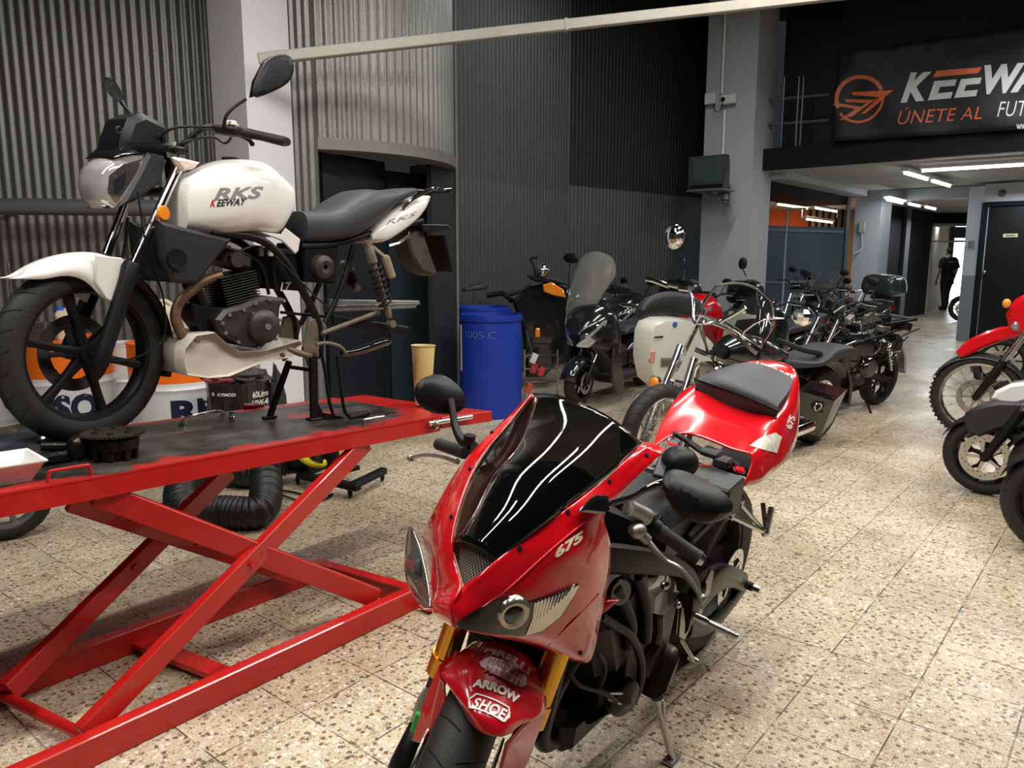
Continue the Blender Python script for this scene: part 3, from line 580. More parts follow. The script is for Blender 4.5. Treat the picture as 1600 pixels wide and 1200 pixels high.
# --- things on the deck (their frames are the deck's)
def deck_thing(name, label, c, px, py, group=None):
    p = ondeck(px, py); M = MDm @ Matrix.Translation(p); return thing(name, label, c, M, group)
t = deck_thing('parts_tray', 'white plastic tray on the near left corner of the red lift', 'tray', -25, 768)
WP = mat('white_plastic', (.80, .79, .76), .4)
mb = MB(); P0 = [(-.12, .0), (.155, -.0), (.17, .19), (-.12, .19)]
def ring(k, z, o=0): return [V((x + (1 if x > 0 else -1) * k, y + (1 if y > .1 else -1) * k, z)) for x, y in P0]
mb.grid([ring(-.03, .003), ring(0, .062), ring(.008, .064), ring(.008, .06), ring(0, .055), ring(-.028, .0)], cv=True, caps=True); mb.build('tray_body', WP, t)
mb = MB(); mb.torus((.02, .10, .06), (.2, .1, 1), .012, .004, 16, 6); mb.build('metal_ring', STEEL, t)
t = deck_thing('swingarm_linkage', 'greasy steel plate and arm from the bike lying beside the white tray', 'motorcycle part', 40, 722)
GREASE = mat('greasy_black', (.012, .011, .010), .25, .3, noise_s=40, noise_a=.4, bump=.4, bs=90)
mb = MB(); mb.prism([(-.17, .10, .03), (.13, .22, .03), (.13, .22, .10), (-.17, .10, .10)], (.008, -.02, 0), bev=.002)
for x, y in ((-.08, .132), (.02, .172), (.08, .196)): mb.cyl((x, y, .07), (x + .008, y - .03, .07), .011, seg=8)
mb.build('plate', DIRT, t)
mb = MB(); mb.prism([(-.25, -.02, .004), (-.10, -.05, .004), (.05, -.02, .004), (.10, .06, .004), (.11, .14, .004), (-.1, .09, .004)], (.0, .02, .075), bev=.015); mb.build('cover', mat('blue_grey_metal', (.10, .11, .13), .3, .7, noise_s=12, noise_a=.3), t)
mb = MB(); mb.tube([(.10, .02, .02), (.105, .06, .06), (.12, .09, .11), (.12, .10, .13)], [.012, .016, .012, .008], 8, smooth=3); mb.torus((.122, .10, .14), (1, .3, 0), .012, .004, 14, 6); mb.build('clevis', CHR, t)
t = deck_thing('wheel_hub_part', 'greasy black hub with round knob lying between plate and sprocket', 'motorcycle part', 128, 722)
mb = MB(); mb.ell((.0, .02, .045), (.038, .036, .042)); mb.cyl((-.10, .05, .06), (-.01, .03, .05), .014); mb.box((-.07, .05, .02), (.12, .07, .04), bev=.01); mb.build('hub_body', GREASE, t)
t = deck_thing('rear_sprocket', 'toothed rear sprocket on its black carrier drum lying on the lift top', 'sprocket', 178, 716)
mb = MB(); N_ = 42; pr = []
for i in range(N_ * 2): r_ = .098 if i % 2 else .091; a = PI * i / N_; pr.append((r_ * math.cos(a), r_ * math.sin(a), .082))
mb.prism(pr, (0, 0, .007)); 
for i in range(6): a = PI * i / 3; mb.cyl((.055 * math.cos(a), .055 * math.sin(a), .085), (.055 * math.cos(a), .055 * math.sin(a), .098), .010, seg=6)
mb.build('sprocket_ring', mat('sprocket_steel', (.10, .085, .065), .4, .8, noise_s=40, noise_a=.3), t)
mb = MB(); mb.lathe([(.0, 0), (.060, 0), (.064, .03), (.064, .036), (.078, .038), (.080, .07), (.05, .08), (0, .08)], (0, 0, 0), Z, 36)
for i in range(9): a = 2 * PI * i / 9; mb.box((.066 * math.cos(a), .066 * math.sin(a), .02), (.02, .02, .036), Matrix.Rotation(a, 3, 'Z'), .003)
mb.build('carrier', GREASE, t)
t = deck_thing('ring_spanner', 'long chrome double ended spanner lying by the black oil drum', 'spanner', 286, 665)
a = ondeck(286, 664); b = ondeck(349, 649); d = b - a
mb = MB(); mb.tube([(-.004, 0, .012), (.0, 0, .014), d * .12 + V((0, 0, .03)), d * .5 + V((0, 0, .032)), d * .88 + V((0, 0, .03)), d + V((0, 0, .012))], [.006, .006, .0045, .0045, .0045, .006], 8, smooth=3)
mb.lathe([(.009, 0), (.015, 0), (.015, .012), (.009, .012), (.009, 0)], (0, 0, .001), Z, 18); mb.lathe([(.009, 0), (.015, 0), (.015, .012), (.009, .012), (.009, 0)], d + V((0, 0, .001)), Z, 18); mb.build('spanner_body', CHR, t)
t = deck_thing('socket', 'small chrome wrench socket with a blue ring standing on the lift', 'socket', 362, 655)
mb = MB(); mb.lathe([(.006, .03), (.006, .034), (.012, .034), (.012, .016), (.0105, .014), (.0125, .012), (.0125, 0), (0, 0)], (0, 0, 0), Z, 20); mb.build('socket_body', CHR, t); mb = MB(); mb.lathe([(.0123, .028), (.0127, .028), (.0127, .032), (.0123, .032)], (0, 0, 0), Z, 20); mb.build('blue_ring', mat('blue_ring', (.05, .2, .6), .4), t)
t = deck_thing('screwdriver', 'black and red handled screwdriver lying behind the socket', 'screwdriver', 380, 640)
mb = MB(); mb.tube([(0, 0, .014), (.01, 0, .014), (.05, -.02, .014), (.085, -.035, .012)], [.010, .015, .013, .007], 10); mb.build('handle', mat('dark_red_grip', (.12, .01, .015), .4), t); mb = MB(); mb.cyl((.08, -.033, .012), (.17, -.07, .008), .003, seg=8); mb.build('blade', STEEL, t)
t = deck_thing('plastic_jug', 'tall translucent yellow plastic jug with amber oil at its bottom standing on the ramp', 'jug', 661, 632)
YP = mat('yellow_translucent', (.86, .70, .30), .35, trans=.25)
H_ = .285; mb = MB(); mb.lathe([(0, 0), (.036, 0), (.038, .004), (.056, H_), (.060, H_ + .001), (.060, H_ + .004), (.054, H_), (.035, .006), (0, .006)], (0, 0, 0), Z, 32); mb.build('jug_body', YP, t)
mb = MB(); mb.lathe([(0, .007), (.0345, .007), (.0375, .055), (0, .055)], (0, 0, 0), Z, 28); mb.build('oil', mat('amber_oil', (.55, .22, .02), .1, trans=.4), t)
# ================================================================== white motorcycle on the lift
hw_ = 229.5; cs_ = MDm @ V((1.255, .556, 0)); hr = math.radians(hw_)
MW = frameM((cs_.x - .45 * math.cos(hr), cs_.y - .45 * math.sin(hr), cs_.z), hw_, 1, 1.2)
wb = thing('motorcycle', 'white naked street motorcycle without rear wheel, standing on the red lift', 'motorcycle', MW)
ax = MW @ pl(MW, 133, 553, 0.0)
MS = frameM((0, 0, 0), 243, 1, 1.2); MS.translation = ax - MS.to_3x3() @ V((0, 0, .30)); SI = MW.inverted() @ MS       # steered front
def w1(pts, y): return [pl(MW, a, b, y) for a, b in pts]
def s1(pts, y): return [pl(MS, a, b, y) for a, b in pts]
def rn(pts): return [(p.x, p.z) for p in pts]
def rev(q): return q
def side(M, pts, y, th, name, m, parent, T=None, bev=.004, both=False):
    q = [pl(M, a, b, y) for a, b in pts]; q = [V((p.x, y, p.z)) for p in q]
    mb = MB(T); mb.prism(q, (0, -th if y > 0 else th, 0), bev)
    if both: mb.prism([V((p.x, -p.y, p.z)) for p in q], (0, th if y > 0 else -th, 0), bev)
    return mb.build(name, m, parent)
# --- wheel
def wheel(parent, T, R, tw, c=(0, 0, 0), kind='six', name='front_wheel', rimr=None, disc=None, rimm=BLK, knob=0, spokes=6, prof=1.0, label=None, hubr=.035, spm=None, dm=STEEL):
    """wheel with its axle along local y at c; tyre and disc are its children"""
    c = V(c); rimr = rimr or R * .72; mb = MB(T); Y_ = V((0, 1, 0))
    mb.lathe([(rimr - .012, -tw * .34), (rimr + .006, -tw * .38), (rimr + .006, -tw * .33), (rimr - .012, -tw * .22), (rimr - .016, 0), (rimr - .012, tw * .22), (rimr + .006, tw * .33), (rimr + .006, tw * .38), (rimr - .012, tw * .34), (rimr - .020, tw * .18), (rimr - .022, -tw * .18), (rimr - .012, -tw * .34)], c, Y_, 64)
    mb.cyl(c - Y_ * tw * .42, c + Y_ * tw * .42, hubr, seg=24); mb.cyl(c - Y_ * tw * .75, c + Y_ * tw * .75, .011, seg=12)
    if kind == 'six':
        for i in range(spokes):
            a = 2 * PI * i / spokes + .28; d = V((math.cos(a), 0, math.sin(a))); q = V((-math.sin(a), 0, math.cos(a)))
            mb.loft([(c + d * .02, q * .022, Y_ * .017), (c + d * rimr * .5, q * .013, Y_ * .014), (c + d * (rimr - .015), q * .017, Y_ * .015)], 3, 10, .6)
    elif kind == 'y':
        for i in range(spokes):
            a = 2 * PI * i / spokes + .2; d = V((math.cos(a), 0, math.sin(a)))
            mb.tube([c + d * .02, c + d * rimr * .5], [.018, .012], 8)
            for s_ in (-1, 1): e_ = a + s_ * .28; mb.tube([c + d * rimr * .45, c + V((math.cos(e_), 0, math.sin(e_))) * (rimr - .012)], [.011, .009], 8)
    elif kind == 'wire': pass
    elif kind == 'dish':
        mb.lathe([(hubr, -.01), (rimr * .45, -.02), (rimr * .6, .0), (rimr - .014, .0), (rimr - .014, .008), (rimr * .58, .008), (hubr, .006), (hubr, -.01)], c, Y_, 40)
    o = mb.build(name, rimm, parent)
    if label: o['label'] = label
    if kind == 'wire':
        mw = MB(T)
        for i in range(36):
            a = 2 * PI * i / 36; b = a + (.45 if i % 2 else -.45); s_ = 1 if (i // 2) % 2 else -1
            mw.cyl(c + V((math.cos(a) * hubr, s_ * tw * .36, math.sin(a) * hubr)), c + V((math.cos(b) * (rimr - .01), 0, math.sin(b) * (rimr - .01))), .0016, seg=5)
        mw.build('wire_spokes', CHR, o)
    h = (R - rimr); mt = MB(T); pr = []
    n = 14
    for i in range(n + 1):
        a = PI * (i / n) - PI / 2; pr.append((rimr + h * max(0, math.cos(a)) ** (.75 * prof), tw / 2 * math.sin(a) / 1.0 * (1 if abs(math.sin(a)) < .98 else .78)))
    pr += [(rimr, tw * .30), (rimr - .002, 0), (rimr, -tw * .30)]
    mt.lathe(pr + [pr[0]], c, Y_, 72)
    if knob:
        for i in range(54):
            a = 2 * PI * i / 54
            for (yy, rr) in ((-.37, .93), (0, 1.0), (.37, .93)) if i % 2 else ((-.2, .985), (.2, .985)):
                cc_ = c + V((math.cos(a) * R * rr, tw * yy, math.sin(a) * R * rr)); mt.box(cc_, (.022, .018, .019), Matrix.Rotation(-a, 3, 'Y'), .003)
    else:                                       # tread grooves, cut as thin dark ribs
        pass
    if not knob:
        mg = mt; mg.mi = 1
        for i in range(26):
            a = 2 * PI * i / 26
            for s_ in (-1, 1):
                pts = []
                for k in range(5):
                    ph = s_ * (.12 + .95 * k / 4); aa = a + s_ * .03 + k * .028; r_ = rimr + h * math.cos(ph) ** (.75 * prof) + .0006; pts.append(c + V((math.cos(aa) * r_, tw / 2 * math.sin(ph), math.sin(aa) * r_)))
                mg.tube(pts, .0016, 4)
    mt.build('tyre', [RUB, mat('tread_dark', (.004, .004, .004), .9)], o, ang=50)
    if disc:
        md = MB(T)
        for s_ in (disc[1] if isinstance(disc[1], tuple) else (disc[1],)):
            y_ = s_ * tw * .62; r_ = disc[0]
            md.lathe([(r_ * .68, y_), (r_, y_), (r_, y_ + .004), (r_ * .68, y_ + .004), (r_ * .68, y_)], c, Y_, 48)
            for i in range(5):
                a = 2 * PI * i / 5; d = V((math.cos(a), 0, math.sin(a))); md.beam(c + d * .03 + Y_ * (y_ + .002), c + d * r_ * .72 + Y_ * (y_ + .002), .018, .004, up=Y_)
        mh = md; mh.mi = 1
        for s_ in (disc[1] if isinstance(disc[1], tuple) else (disc[1],)):
            y_ = s_ * tw * .62; 
            for i in range(30):
                a = 2 * PI * i / 30; r_ = disc[0] * (.78 + .13 * (i % 3 - 1) * .7); mh.cyl(c + V((math.cos(a) * r_, y_ - .0005, math.sin(a) * r_)), c + V((math.cos(a) * r_, y_ + .0045, math.sin(a) * r_)), disc[0] * .028, seg=8)
        md.build('brake_disc', [dm, mat('hole_black', (.003, .003, .003), .9)], o)
    return o
wheel(wb, SI, .30, .085, (0, 0, .30), 'six', rimr=.225, disc=(.13, -1), rimm=BLK, spokes=6, dm=mat('dull_disc', (.10, .095, .09), .4, .7))
# --- fork
for y in (.092, -.092):
    a, b = (s1([(279, 262), (208, 416)], y) if y > 0 else s1([(222, 252), (166, 400)], y)); mb = MB(SI); mb.cyl(a, b, .0165, seg=20); mb.build('fork_tube', CHR, wb)
    a2, b2 = (s1([(208, 412), (156, 568)], y) if y > 0 else (b, V((0, y, .30))));
    mb = MB(SI); mb.tube([a2, a2.lerp(b2, .04), a2.lerp(b2, .2), a2.lerp(b2, .85), b2 + V((.0, 0, .0)), b2 + (b2 - a2) * .06], [.030, .033, .028, .026, .028, .018], 18); mb.build('fork_slider', BLK, wb)
mb = MB(SI); q = s1([(262, 300), (262, 330)], .0); mb.box((q[0].x, 0, q[0].z), (.06, .24, .03), bev=.008); mb.box((q[0].x + .02, 0, q[0].z + .14), (.06, .23, .025), bev=.008); mb.cyl((q[0].x - .03, 0, q[0].z - .02), (q[0].x - .01, 0, q[0].z + .15), .022); mb.build('triple_clamp', BLK, wb)
# --- front mudguard: white shell with skirt
def shell(T, crown, edge, w_, name, m, parent, both=True, k=7, sm=4, bow=.55, solid=.003):
    C_ = cat([V(p) for p in crown], sm); E_ = cat([V(p) for p in edge], sm); W_ = cat([V((x, 0, 0)) for x in w_], sm); rows = []
    for c, e_, ww in zip(C_, E_, W_):
        r_ = []
        for i in range(-k, k + 1):
            t = abs(i) / k; a = t * PI / 2; yy = ww.x * math.sin(a) ** .9 * (1 if i > 0 else -1) if i else 0; f_ = 1 - math.cos(a) ** .9 if bow else t; f_ = t ** 2.2
            r_.append(V((c.x + (e_.x - c.x) * f_, yy, c.z + (e_.z - c.z) * f_)))
        rows.append(r_)
    mb = MB(T); mb.grid(rows); return mb.build(name, m, parent, solid=solid, fix=True)
crown = [(24, 433), (45, 415), (75, 402), (112, 394), (145, 394), (170, 401), (192, 404)]
edge = [(26, 435), (48, 436), (72, 436), (106, 431), (134, 440), (158, 464), (179, 476)]
cr_ = s1(crown, 0); ed_ = s1(edge, .066)
shell(SI, cr_, ed_, [.022, .042, .055, .062, .066, .07, .074], 'front_mudguard', WHITE, wb)
q = s1([(150, 398), (192, 403), (188, 434), (179, 476), (165, 466), (150, 440)], .078); mb = MB(SI); mb.prism([V((p.x, .078, p.z)) for p in q], (0, -.012, 0), .004); mb.prism([V((p.x, -.078, p.z)) for p in q], (0, .012, 0), .004); mb.build('mudguard_skirt', WHITE, wb)
rr = .335; rows = []; mb = MB(SI)
for i in range(13):
    a = math.radians(148 + 62 * i / 12); a = math.radians(200 - 86 * i / 12)
    rows.append([V((math.cos(a) * (rr - .012 * abs(j) ** 2 / 4), .058 * j / 3, .30 + math.sin(a) * (rr - .012 * abs(j) ** 2 / 4))) for j in range(-3, 4)])
mb.grid(rows); mb.build('rear_mudguard_flap', BLK, wb, solid=.004)
mb = MB(SI); mb.tube(s1([(215, 300), (232, 400), (254, 460), (258, 520), (240, 545), (200, 562), (165, 564)], .11), .0035, 6, smooth=6); mb.tube(s1([(200, 340), (196, 380), (185, 430)], .0), .006, 6, smooth=4); mb.build('brake_cable', BLK, wb)
# --- headlight, cheeks, clocks
hl = s1([(152, 262), (170, 245), (200, 240), (231, 238), (216, 270), (184, 323), (173, 330), (155, 316), (149, 288)], .04)
cx = sum(p.x for p in hl) / len(hl); cz = sum(p.z for p in hl) / len(hl)
mb = MB(SI); R0 = [V((p.x, .062, p.z)) for p in hl]; rows = []
def sq(P_, k, y): return [V((cx + (p.x - cx) * k, y, cz + (p.z - cz) * k)) for p in P_]
def hs(y, k, dx): return [V((cx + (p.x - cx) * k + dx, y, cz + (p.z - cz) * k)) for p in hl]
mb.grid([hs(.085, .86, -.015), hs(.065, .97, 0), hs(.0, 1.0, .018), hs(-.065, .97, 0), hs(-.085, .86, -.015)], cv=True, caps=True)
hlo = mb.build('headlight', mat('headlight_clear', (.82, .80, .78), .08, metal=.35, coat=1, trans=.35, noise_s=14, noise_a=.3), wb, subd=1)
mb = MB(SI); mb.ell((cx + .0, 0, cz + .01), (.05, .06, .055)); mb.build('headlight_bowl', CHR, hlo)
HLI = mat('lamp_inner', (.30, .26, .23), .12, .85, coat=1)
PEND = (hlo, HLI)
ck = [(231, 237), (262, 250), (250, 287), (215, 312), (186, 324), (216, 268)]; q = s1(ck, .085); mb = MB(SI); mb.prism([V((p.x, .092, p.z)) for p in q], (0, -.03, 0), .012); mb.prism([V((p.x, -.092, p.z)) for p in q], (0, .03, 0), .012); mb.build('headlight_cheek', DGREY, wb)
q = s1([(170, 246), (196, 222), (268, 222), (268, 250), (232, 240), (200, 240)], .05); mb = MB(SI); mb.prism([V((p.x, .088, p.z)) for p in q], (0, -.176, 0), .015); mb.build('nose_cowl', GBLK, wb)
q = s1([(174, 243), (177, 216), (188, 186), (210, 177), (248, 196), (252, 231), (214, 238)], .02); mb = MB(SI); mb.prism([V((p.x, .075, p.z)) for p in q], (0, -.15, 0), .022); cl = mb.build('instrument_cluster', BLK, wb)
cc_ = s1([(187, 203)], .08)[0]; mb = MB(SI); mb.torus((cc_.x, .077, cc_.z), (0, 1, 0), .010, .003, 16, 6); mb.build('trip_knob', DGREY, cl)
for y, pts in ((.11, [(262, 246), (276, 247), (306, 254), (296, 264), (278, 268), (268, 256)]), (-.11, [(162, 258), (154, 258), (143, 262), (150, 267), (162, 266)])):
    q = s1(pts, y); q = [V((p.x, y, p.z)) for p in q]; mb = MB(SI); mb.prism(q, (0, .03 if y > 0 else -.03, 0), .01); mb.build('turn_signal', mat('signal_clear', (.85, .66, .58), .1, coat=1), wb)
q = s1([(256, 333)], .125)[0]; mb = MB(SI); mb.lathe([(0, 0), (.026, 0), (.026, .006), (.022, .010), (0, .010)], q - V((0, .006, 0)), (0, 1, 0), 28); mb.build('amber_reflector', AMBER, wb)
# --- handlebar and controls
def bar(pts, r, y0, y1, name, m, seg=12, smooth=5):
    mb = MB(SI); n = len(pts); mb.tube([pl(MS, a, b, y0 + (y1 - y0) * i / (n - 1)) for i, (a, b) in enumerate(pts)], r, seg, smooth=smooth); return mb.build(name, m, wb)
bar([(262, 240), (290, 222), (318, 200), (345, 201), (375, 207), (402, 212)], .011, .04, .27, 'handlebar', BLK)
bar([(374, 206), (380, 207), (410, 213), (444, 221), (448, 221)], [.016, .0185, .0165, .0185, .012], .27, .40, 'grip', RUB, 16, 2)
bar([(336, 200), (356, 203), (376, 206)], .021, .20, .262, 'switch_housing', BLK, 14, 2)
bar([(310, 200), (342, 198), (366, 208), (388, 218), (394, 225)], [.006, .008, .008, .007, .009], .16, .33, 'brake_lever', BLK, 8)
q = pl(MS, 368, 197, .245); mb = MB(SI); mb.box(q, (.022, .02, .014), bev=.004); mb.build('yellow_switch', mat('yellow_button', (.85, .65, .02), .4), wb)
q = pl(MS, 362, 193, .24); mb = MB(SI); mb.box(q, (.03, .03, .02), bev=.005); mb.build('kill_switch_block', WP, wb)
bar([(252, 232), (254, 212), (272, 200), (300, 198), (330, 199)], .005, .05, .2, 'clutch_cable', BLK, 8)
bar([(268, 236), (290, 222), (330, 214), (352, 224), (362, 214)], .0045, .06, .22, 'throttle_cable', BLK, 8)
hb = MB(SI); hb.cyl(pl(MS, 262, 240, .04), V((pl(MS, 262, 240, .04).x, -.06, pl(MS, 262, 240, .04).z)), .014); g_ = pl(MS, 430, 218, .37)
hb.tube([V((g_.x + .15, -.06, g_.z - .04)), V((g_.x + .12, -.2, g_.z + .0)), V((g_.x + .02, -.36, g_.z - .02))], .011, 10, smooth=4); hb.build('handlebar_far_half', BLK, wb)
# mirrors
bar([(350, 208), (350, 196), (354, 180), (366, 167), (384, 155)], .006, .23, .27, 'mirror_stalk', BLK, 10)
q = [(386, 157), (391, 128), (410, 92), (430, 82), (452, 86), (456, 100), (454, 124), (438, 138), (404, 152)]
P_ = [pl(MS, a, b, .28) for a, b in q]; mb = MB(SI); c_ = sum(P_, V()) / len(P_); mb.grid([[c_ + (p - c_) * .9 + V((-.0, .028, 0)) for p in P_], [p + V((0, .014, 0)) for p in P_], P_], cv=True, caps=True); mo = mb.build('mirror', BLK, wb, subd=1)
mb = MB(SI); mb.prism([c_ + (p - c_) * .9 for p in P_], (0, -.003, 0)); mb.build('mirror_glass', MIRR, mo)
q = [(166, 122), (172, 119), (182, 126), (192, 140), (197, 158), (190, 163), (180, 156), (168, 138)]; P_ = [pl(MS, a, b, -.36) for a, b in q]; c_ = sum(P_, V()) / len(P_)
mb = MB(SI); mb.grid([[c_ + (p - c_) * .7 + V((.03, .0, 0)) for p in P_], [c_ + (p - c_) * 1.0 + V((.012, 0, 0)) for p in P_], P_], cv=True, caps=True); mo = mb.build('mirror', DGREY, wb, subd=1)
bar([(191, 160), (198, 170), (206, 180)], [.011, .006, .006], -.36, -.28, 'mirror_stalk', BLK, 10, 3)
# --- tank, seat, tail
def bodyW(top, bot, hw, name, m, yt=0, yb=.1, e=.75, n=22, seg=28, M=MW, T=None, parent=wb):
    mb = MB(T); mb.body([(p.x, p.z) for p in [pl(M, a, b, yt) for a, b in top]], [(p.x, p.z) for p in [pl(M, a, b, yb) for a, b in bot]], hw, n, seg, e); return mb.build(name, m, parent)
top = [(273, 300), (280, 279), (303, 267), (334, 252), (362, 249), (400, 253), (419, 266), (437, 284), (453, 306), (466, 334)]
bot = [(270, 330), (278, 350), (312, 367), (362, 372), (412, 366), (437, 372), (452, 368), (468, 340)]
xs = [pl(MW, a, b, .05).x for a, b in ((273, 300), (290, 280), (334, 252), (380, 300), (430, 300), (466, 334))]
tank = bodyW(top, bot, list(zip(xs, (.075, .10, .145, .15, .115, .085))), 'fuel_tank', WHITE, .0, .13, .72)
mb = MB(); q = pl(MW, 360, 250, 0); mb.cyl((q.x, 0, q.z - .01), (q.x, 0, q.z + .008), .032); mb.build('filler_cap', CHR, tank)
side(MW, [(405, 362), (440, 366), (447, 356), (470, 374), (467, 392), (462, 397), (455, 390), (440, 376)], .10, .012, 'tank_lug', WHITE, tank)
top = [(462, 330), (484, 330), (507, 328), (525, 315), (544, 303), (562, 296), (591, 298), (625, 294), (647, 295), (663, 301)]
bot = [(450, 358), (466, 373), (500, 381), (550, 375), (575, 364), (600, 344), (625, 322), (663, 304)]
xs = [pl(MW, a, b, .05).x for a, b in ((450, 345), (480, 345), (540, 340), (580, 340), (625, 310), (663, 302))]
st = bodyW(top, bot, list(zip(xs, (.085, .11, .15, .145, .11, .06))), 'seat', SEATM, 0.02, .13, .62, 26)
top = [(576, 366), (588, 348), (622, 322), (668, 306), (685, 305)]; bot = [(576, 371), (588, 379), (609, 379), (641, 360), (669, 337), (686, 312)]
xs = [pl(MW, a, b, .1).x for a, b in ((576, 368), (600, 360), (640, 340), (670, 320), (686, 308))]
tl = bodyW(top, bot, list(zip(xs, (.10, .13, .12, .085, .05))), 'tail_cowl', WHITE, .08, .12, .6)
mb = MB(); mb.tube([pl(MW, 630, 325, .12), pl(MW, 648, 309, .12), pl(MW, 678, 295, .10), pl(MW, 692, 298, .03), pl(MW, 692, 298, -.03)], .012, 10, smooth=4, flat=.6); mb.mirror(); mb.build('grab_rail', GBLK, wb)
side(MW, [(637, 372), (660, 352), (668, 380), (684, 424), (680, 432), (660, 424), (645, 400)], .06, .12, 'rear_mudguard', mat('muddy_plastic', (.07, .055, .045), .7, noise_s=25, noise_a=.4), wb, bev=.01)
side(MW, [(659, 350), (700, 351), (706, 356), (700, 361), (662, 362)], .09, .18, 'rear_light_bar', BLK, wb)
a = w1([(676, 368), (697, 367), (714, 425), (688, 424)], 0); mb = MB(); mb.prism([V((p.x, -.09, p.z)) for p in (a[0], a[3], a[3] + V((.012, 0, 0)), a[0] + V((.012, 0, 0)))], (0, .18, 0)); mb.build('licence_plate', BLK, wb)
mb = MB(); q = w1([(608, 384), (622, 380), (640, 368), (640, 362)], .12); mb.tube(q, .006, 8); mb.build('luggage_hook', CHR, wb)
# --- engine and chassis
def fins(a, b, n, wx, wy, name):
    mb = MB(); a, b = V(a), V(b); ax_ = (b - a).normalized(); R_ = Matrix((ax_.cross(V((0, 1, 0))).normalized() * -1, V((0, 1, 0)), ax_)).transposed()
    for i in range(n): mb.box(a.lerp(b, i / (n - 1)), (wx, wy, .0035), R_, .0015)
    mb.box((a + b) / 2, (wx * .72, wy * .72, (b - a).length), R_, .01); return mb.build(name, ENG, wb)
q0, q1 = pl(MW, 367, 472, .0), pl(MW, 357, 428, .0); cyl_ = fins(q0, q1, 12, .15, .15, 'engine_cylinder')
q = pl(MW, 362, 405, 0); mb = MB(); mb.box(q, (.12, .13, .075), Matrix.Rotation(-.2, 3, 'Y'), .02); 
for s_ in (-1, 1): mb.cyl(q + V((.02, .0, .0)), q + V((.02, .085 * s_, 0)), .03)
for dx in (-.04, .04): mb.cyl(q + V((dx, .05, .03)), q + V((dx, .05, .05)), .008, seg=6)
mb.build('cylinder_head', ENG, wb)
cs = side(MW, [(339, 500), (352, 484), (376, 478), (416, 462), (447, 466), (440, 480), (436, 521), (410, 546), (382, 540), (348, 522)], .11, .22, 'crankcase', ENG, wb, bev=.014)
q = pl(MW, 412, 510, .12); mb = MB(); mb.lathe([(0, .03), (.03, .03), (.05, .026), (.064, .012), (.066, -.02), (0, -.02)], (q.x, .12, q.z), (0, 1, 0), 40); clu = mb.build('clutch_cover', ENG, wb)
mb = MB(); mb.lathe([(0, .034), (.012, .034), (.013, .029), (0, .029)], (q.x, .12, q.z), (0, 1, 0), 20); mb.build('cover_badge', ALU, clu)
for (a, b) in ((347, 505), (358, 492), (380, 484), (398, 474), (420, 468), (443, 470), (436, 500), (430, 530), (404, 544), (372, 534), (352, 520), (395, 490)):
    mb = MB(); p = pl(MW, a, b, .112); mb.cyl(p, p + V((0, .008, 0)), .007, seg=6); mb.build('crankcase_bolt', ALU, cs)
side(MW, [(300, 474), (338, 482), (352, 505), (342, 525), (318, 520), (303, 500)], .05, .1, 'engine_mount', BLK, wb)
mb = MB(); mb.tube(w1([(345, 430), (318, 440), (299, 455), (282, 470), (274, 494), (283, 520), (298, 540), (330, 556), (380, 562)], .035), .019, 14, smooth=5); mb.build('exhaust_header', mat('rusty_exhaust', (.24, .15, .09), .5, .7, noise_s=30, noise_a=.35), wb)
bp = [(287, 545), (305, 524), (336, 519), (353, 535), (379, 550), (416, 548), (472, 532), (476, 538), (462, 558), (410, 567), (359, 589), (325, 592), (291, 587), (285, 567)]
q = w1(bp, .11); mb = MB(); c_ = sum(q, V()) / len(q)
mb.grid([[V((p.x, .085, p.z)) for p in [c_ + (p - c_) * .93 for p in q]], [V((p.x, .11, p.z)) for p in [c_ + (p - c_) * .97 for p in q]], [V((p.x, .095, p.z)) for p in q], [V((p.x, -.095, p.z)) for p in q], [V((p.x, -.11, p.z)) for p in [c_ + (p - c_) * .97 for p in q]], [V((p.x, -.085, p.z)) for p in [c_ + (p - c_) * .93 for p in q]]], cv=True, caps=True)
bel = mb.build('belly_pan', mat('dirty_white', (.66, .60, .52), .35, coat=.4, noise_s=11, noise_a=.22), wb)
for a, b in ((442, 555), (309, 532)): mb = MB(); p = pl(MW, a, b, .112); mb.cyl(p - V((0, .01, 0)), p + V((0, .004, 0)), .009, seg=12); mb.build('pan_bolt', DIRT, bel)
sh_ = [(250, 345), (280, 353), (330, 366), (364, 374), (330, 418), (309, 444), (270, 442), (255, 400)]
side(MW, sh_, .13, .05, 'radiator_shroud', DGREY, wb, bev=.012, both=True)
q = pl(MW, 276, 405, .135); mb = MB(); mb.lathe([(0, .012), (.02, .01), (.034, .012), (.036, 0), (0, 0)], (q.x, .13, q.z), (0, 1, 0), 28); mb.build('horn', BLK, wb)
# frame tubes
mb = MB()
for pts, y, r in (([(330, 364), (400, 372), (440, 402), (470, 450), (497, 505), (500, 560)], .09, .016), ([(290, 350), (300, 430), (320, 480), (340, 520)], .03, .018), ([(470, 385), (530, 380), (590, 362), (660, 345)], .08, .013), ([(505, 510), (520, 480), (540, 430), (552, 384)], .08, .012)):
    mb.tube(w1(pts, y), r, 12, smooth=5)
mb.mirror(); mb.build('frame', BLK, wb)
side(MW, [(484, 500), (500, 496), (512, 510), (500, 560), (484, 572), (474, 545)], .10, .02, 'footpeg_plate', DIRT, wb, both=True)
side(MW, [(473, 386), (531, 384), (525, 444), (478, 440)], .085, .17, 'airbox_cover', BLK, wb, bev=.01)
q = pl(MW, 505, 417, .1); mb = MB(); mb.lathe([(.008, .0), (.010, .028), (.026, .032), (.046, .022), (.052, .0), (.052, -.02), (.008, -.02), (.008, 0)], (q.x, .09, q.z), (0, 1, 0), 36); mb.build('intake_trumpet', ENG, wb)
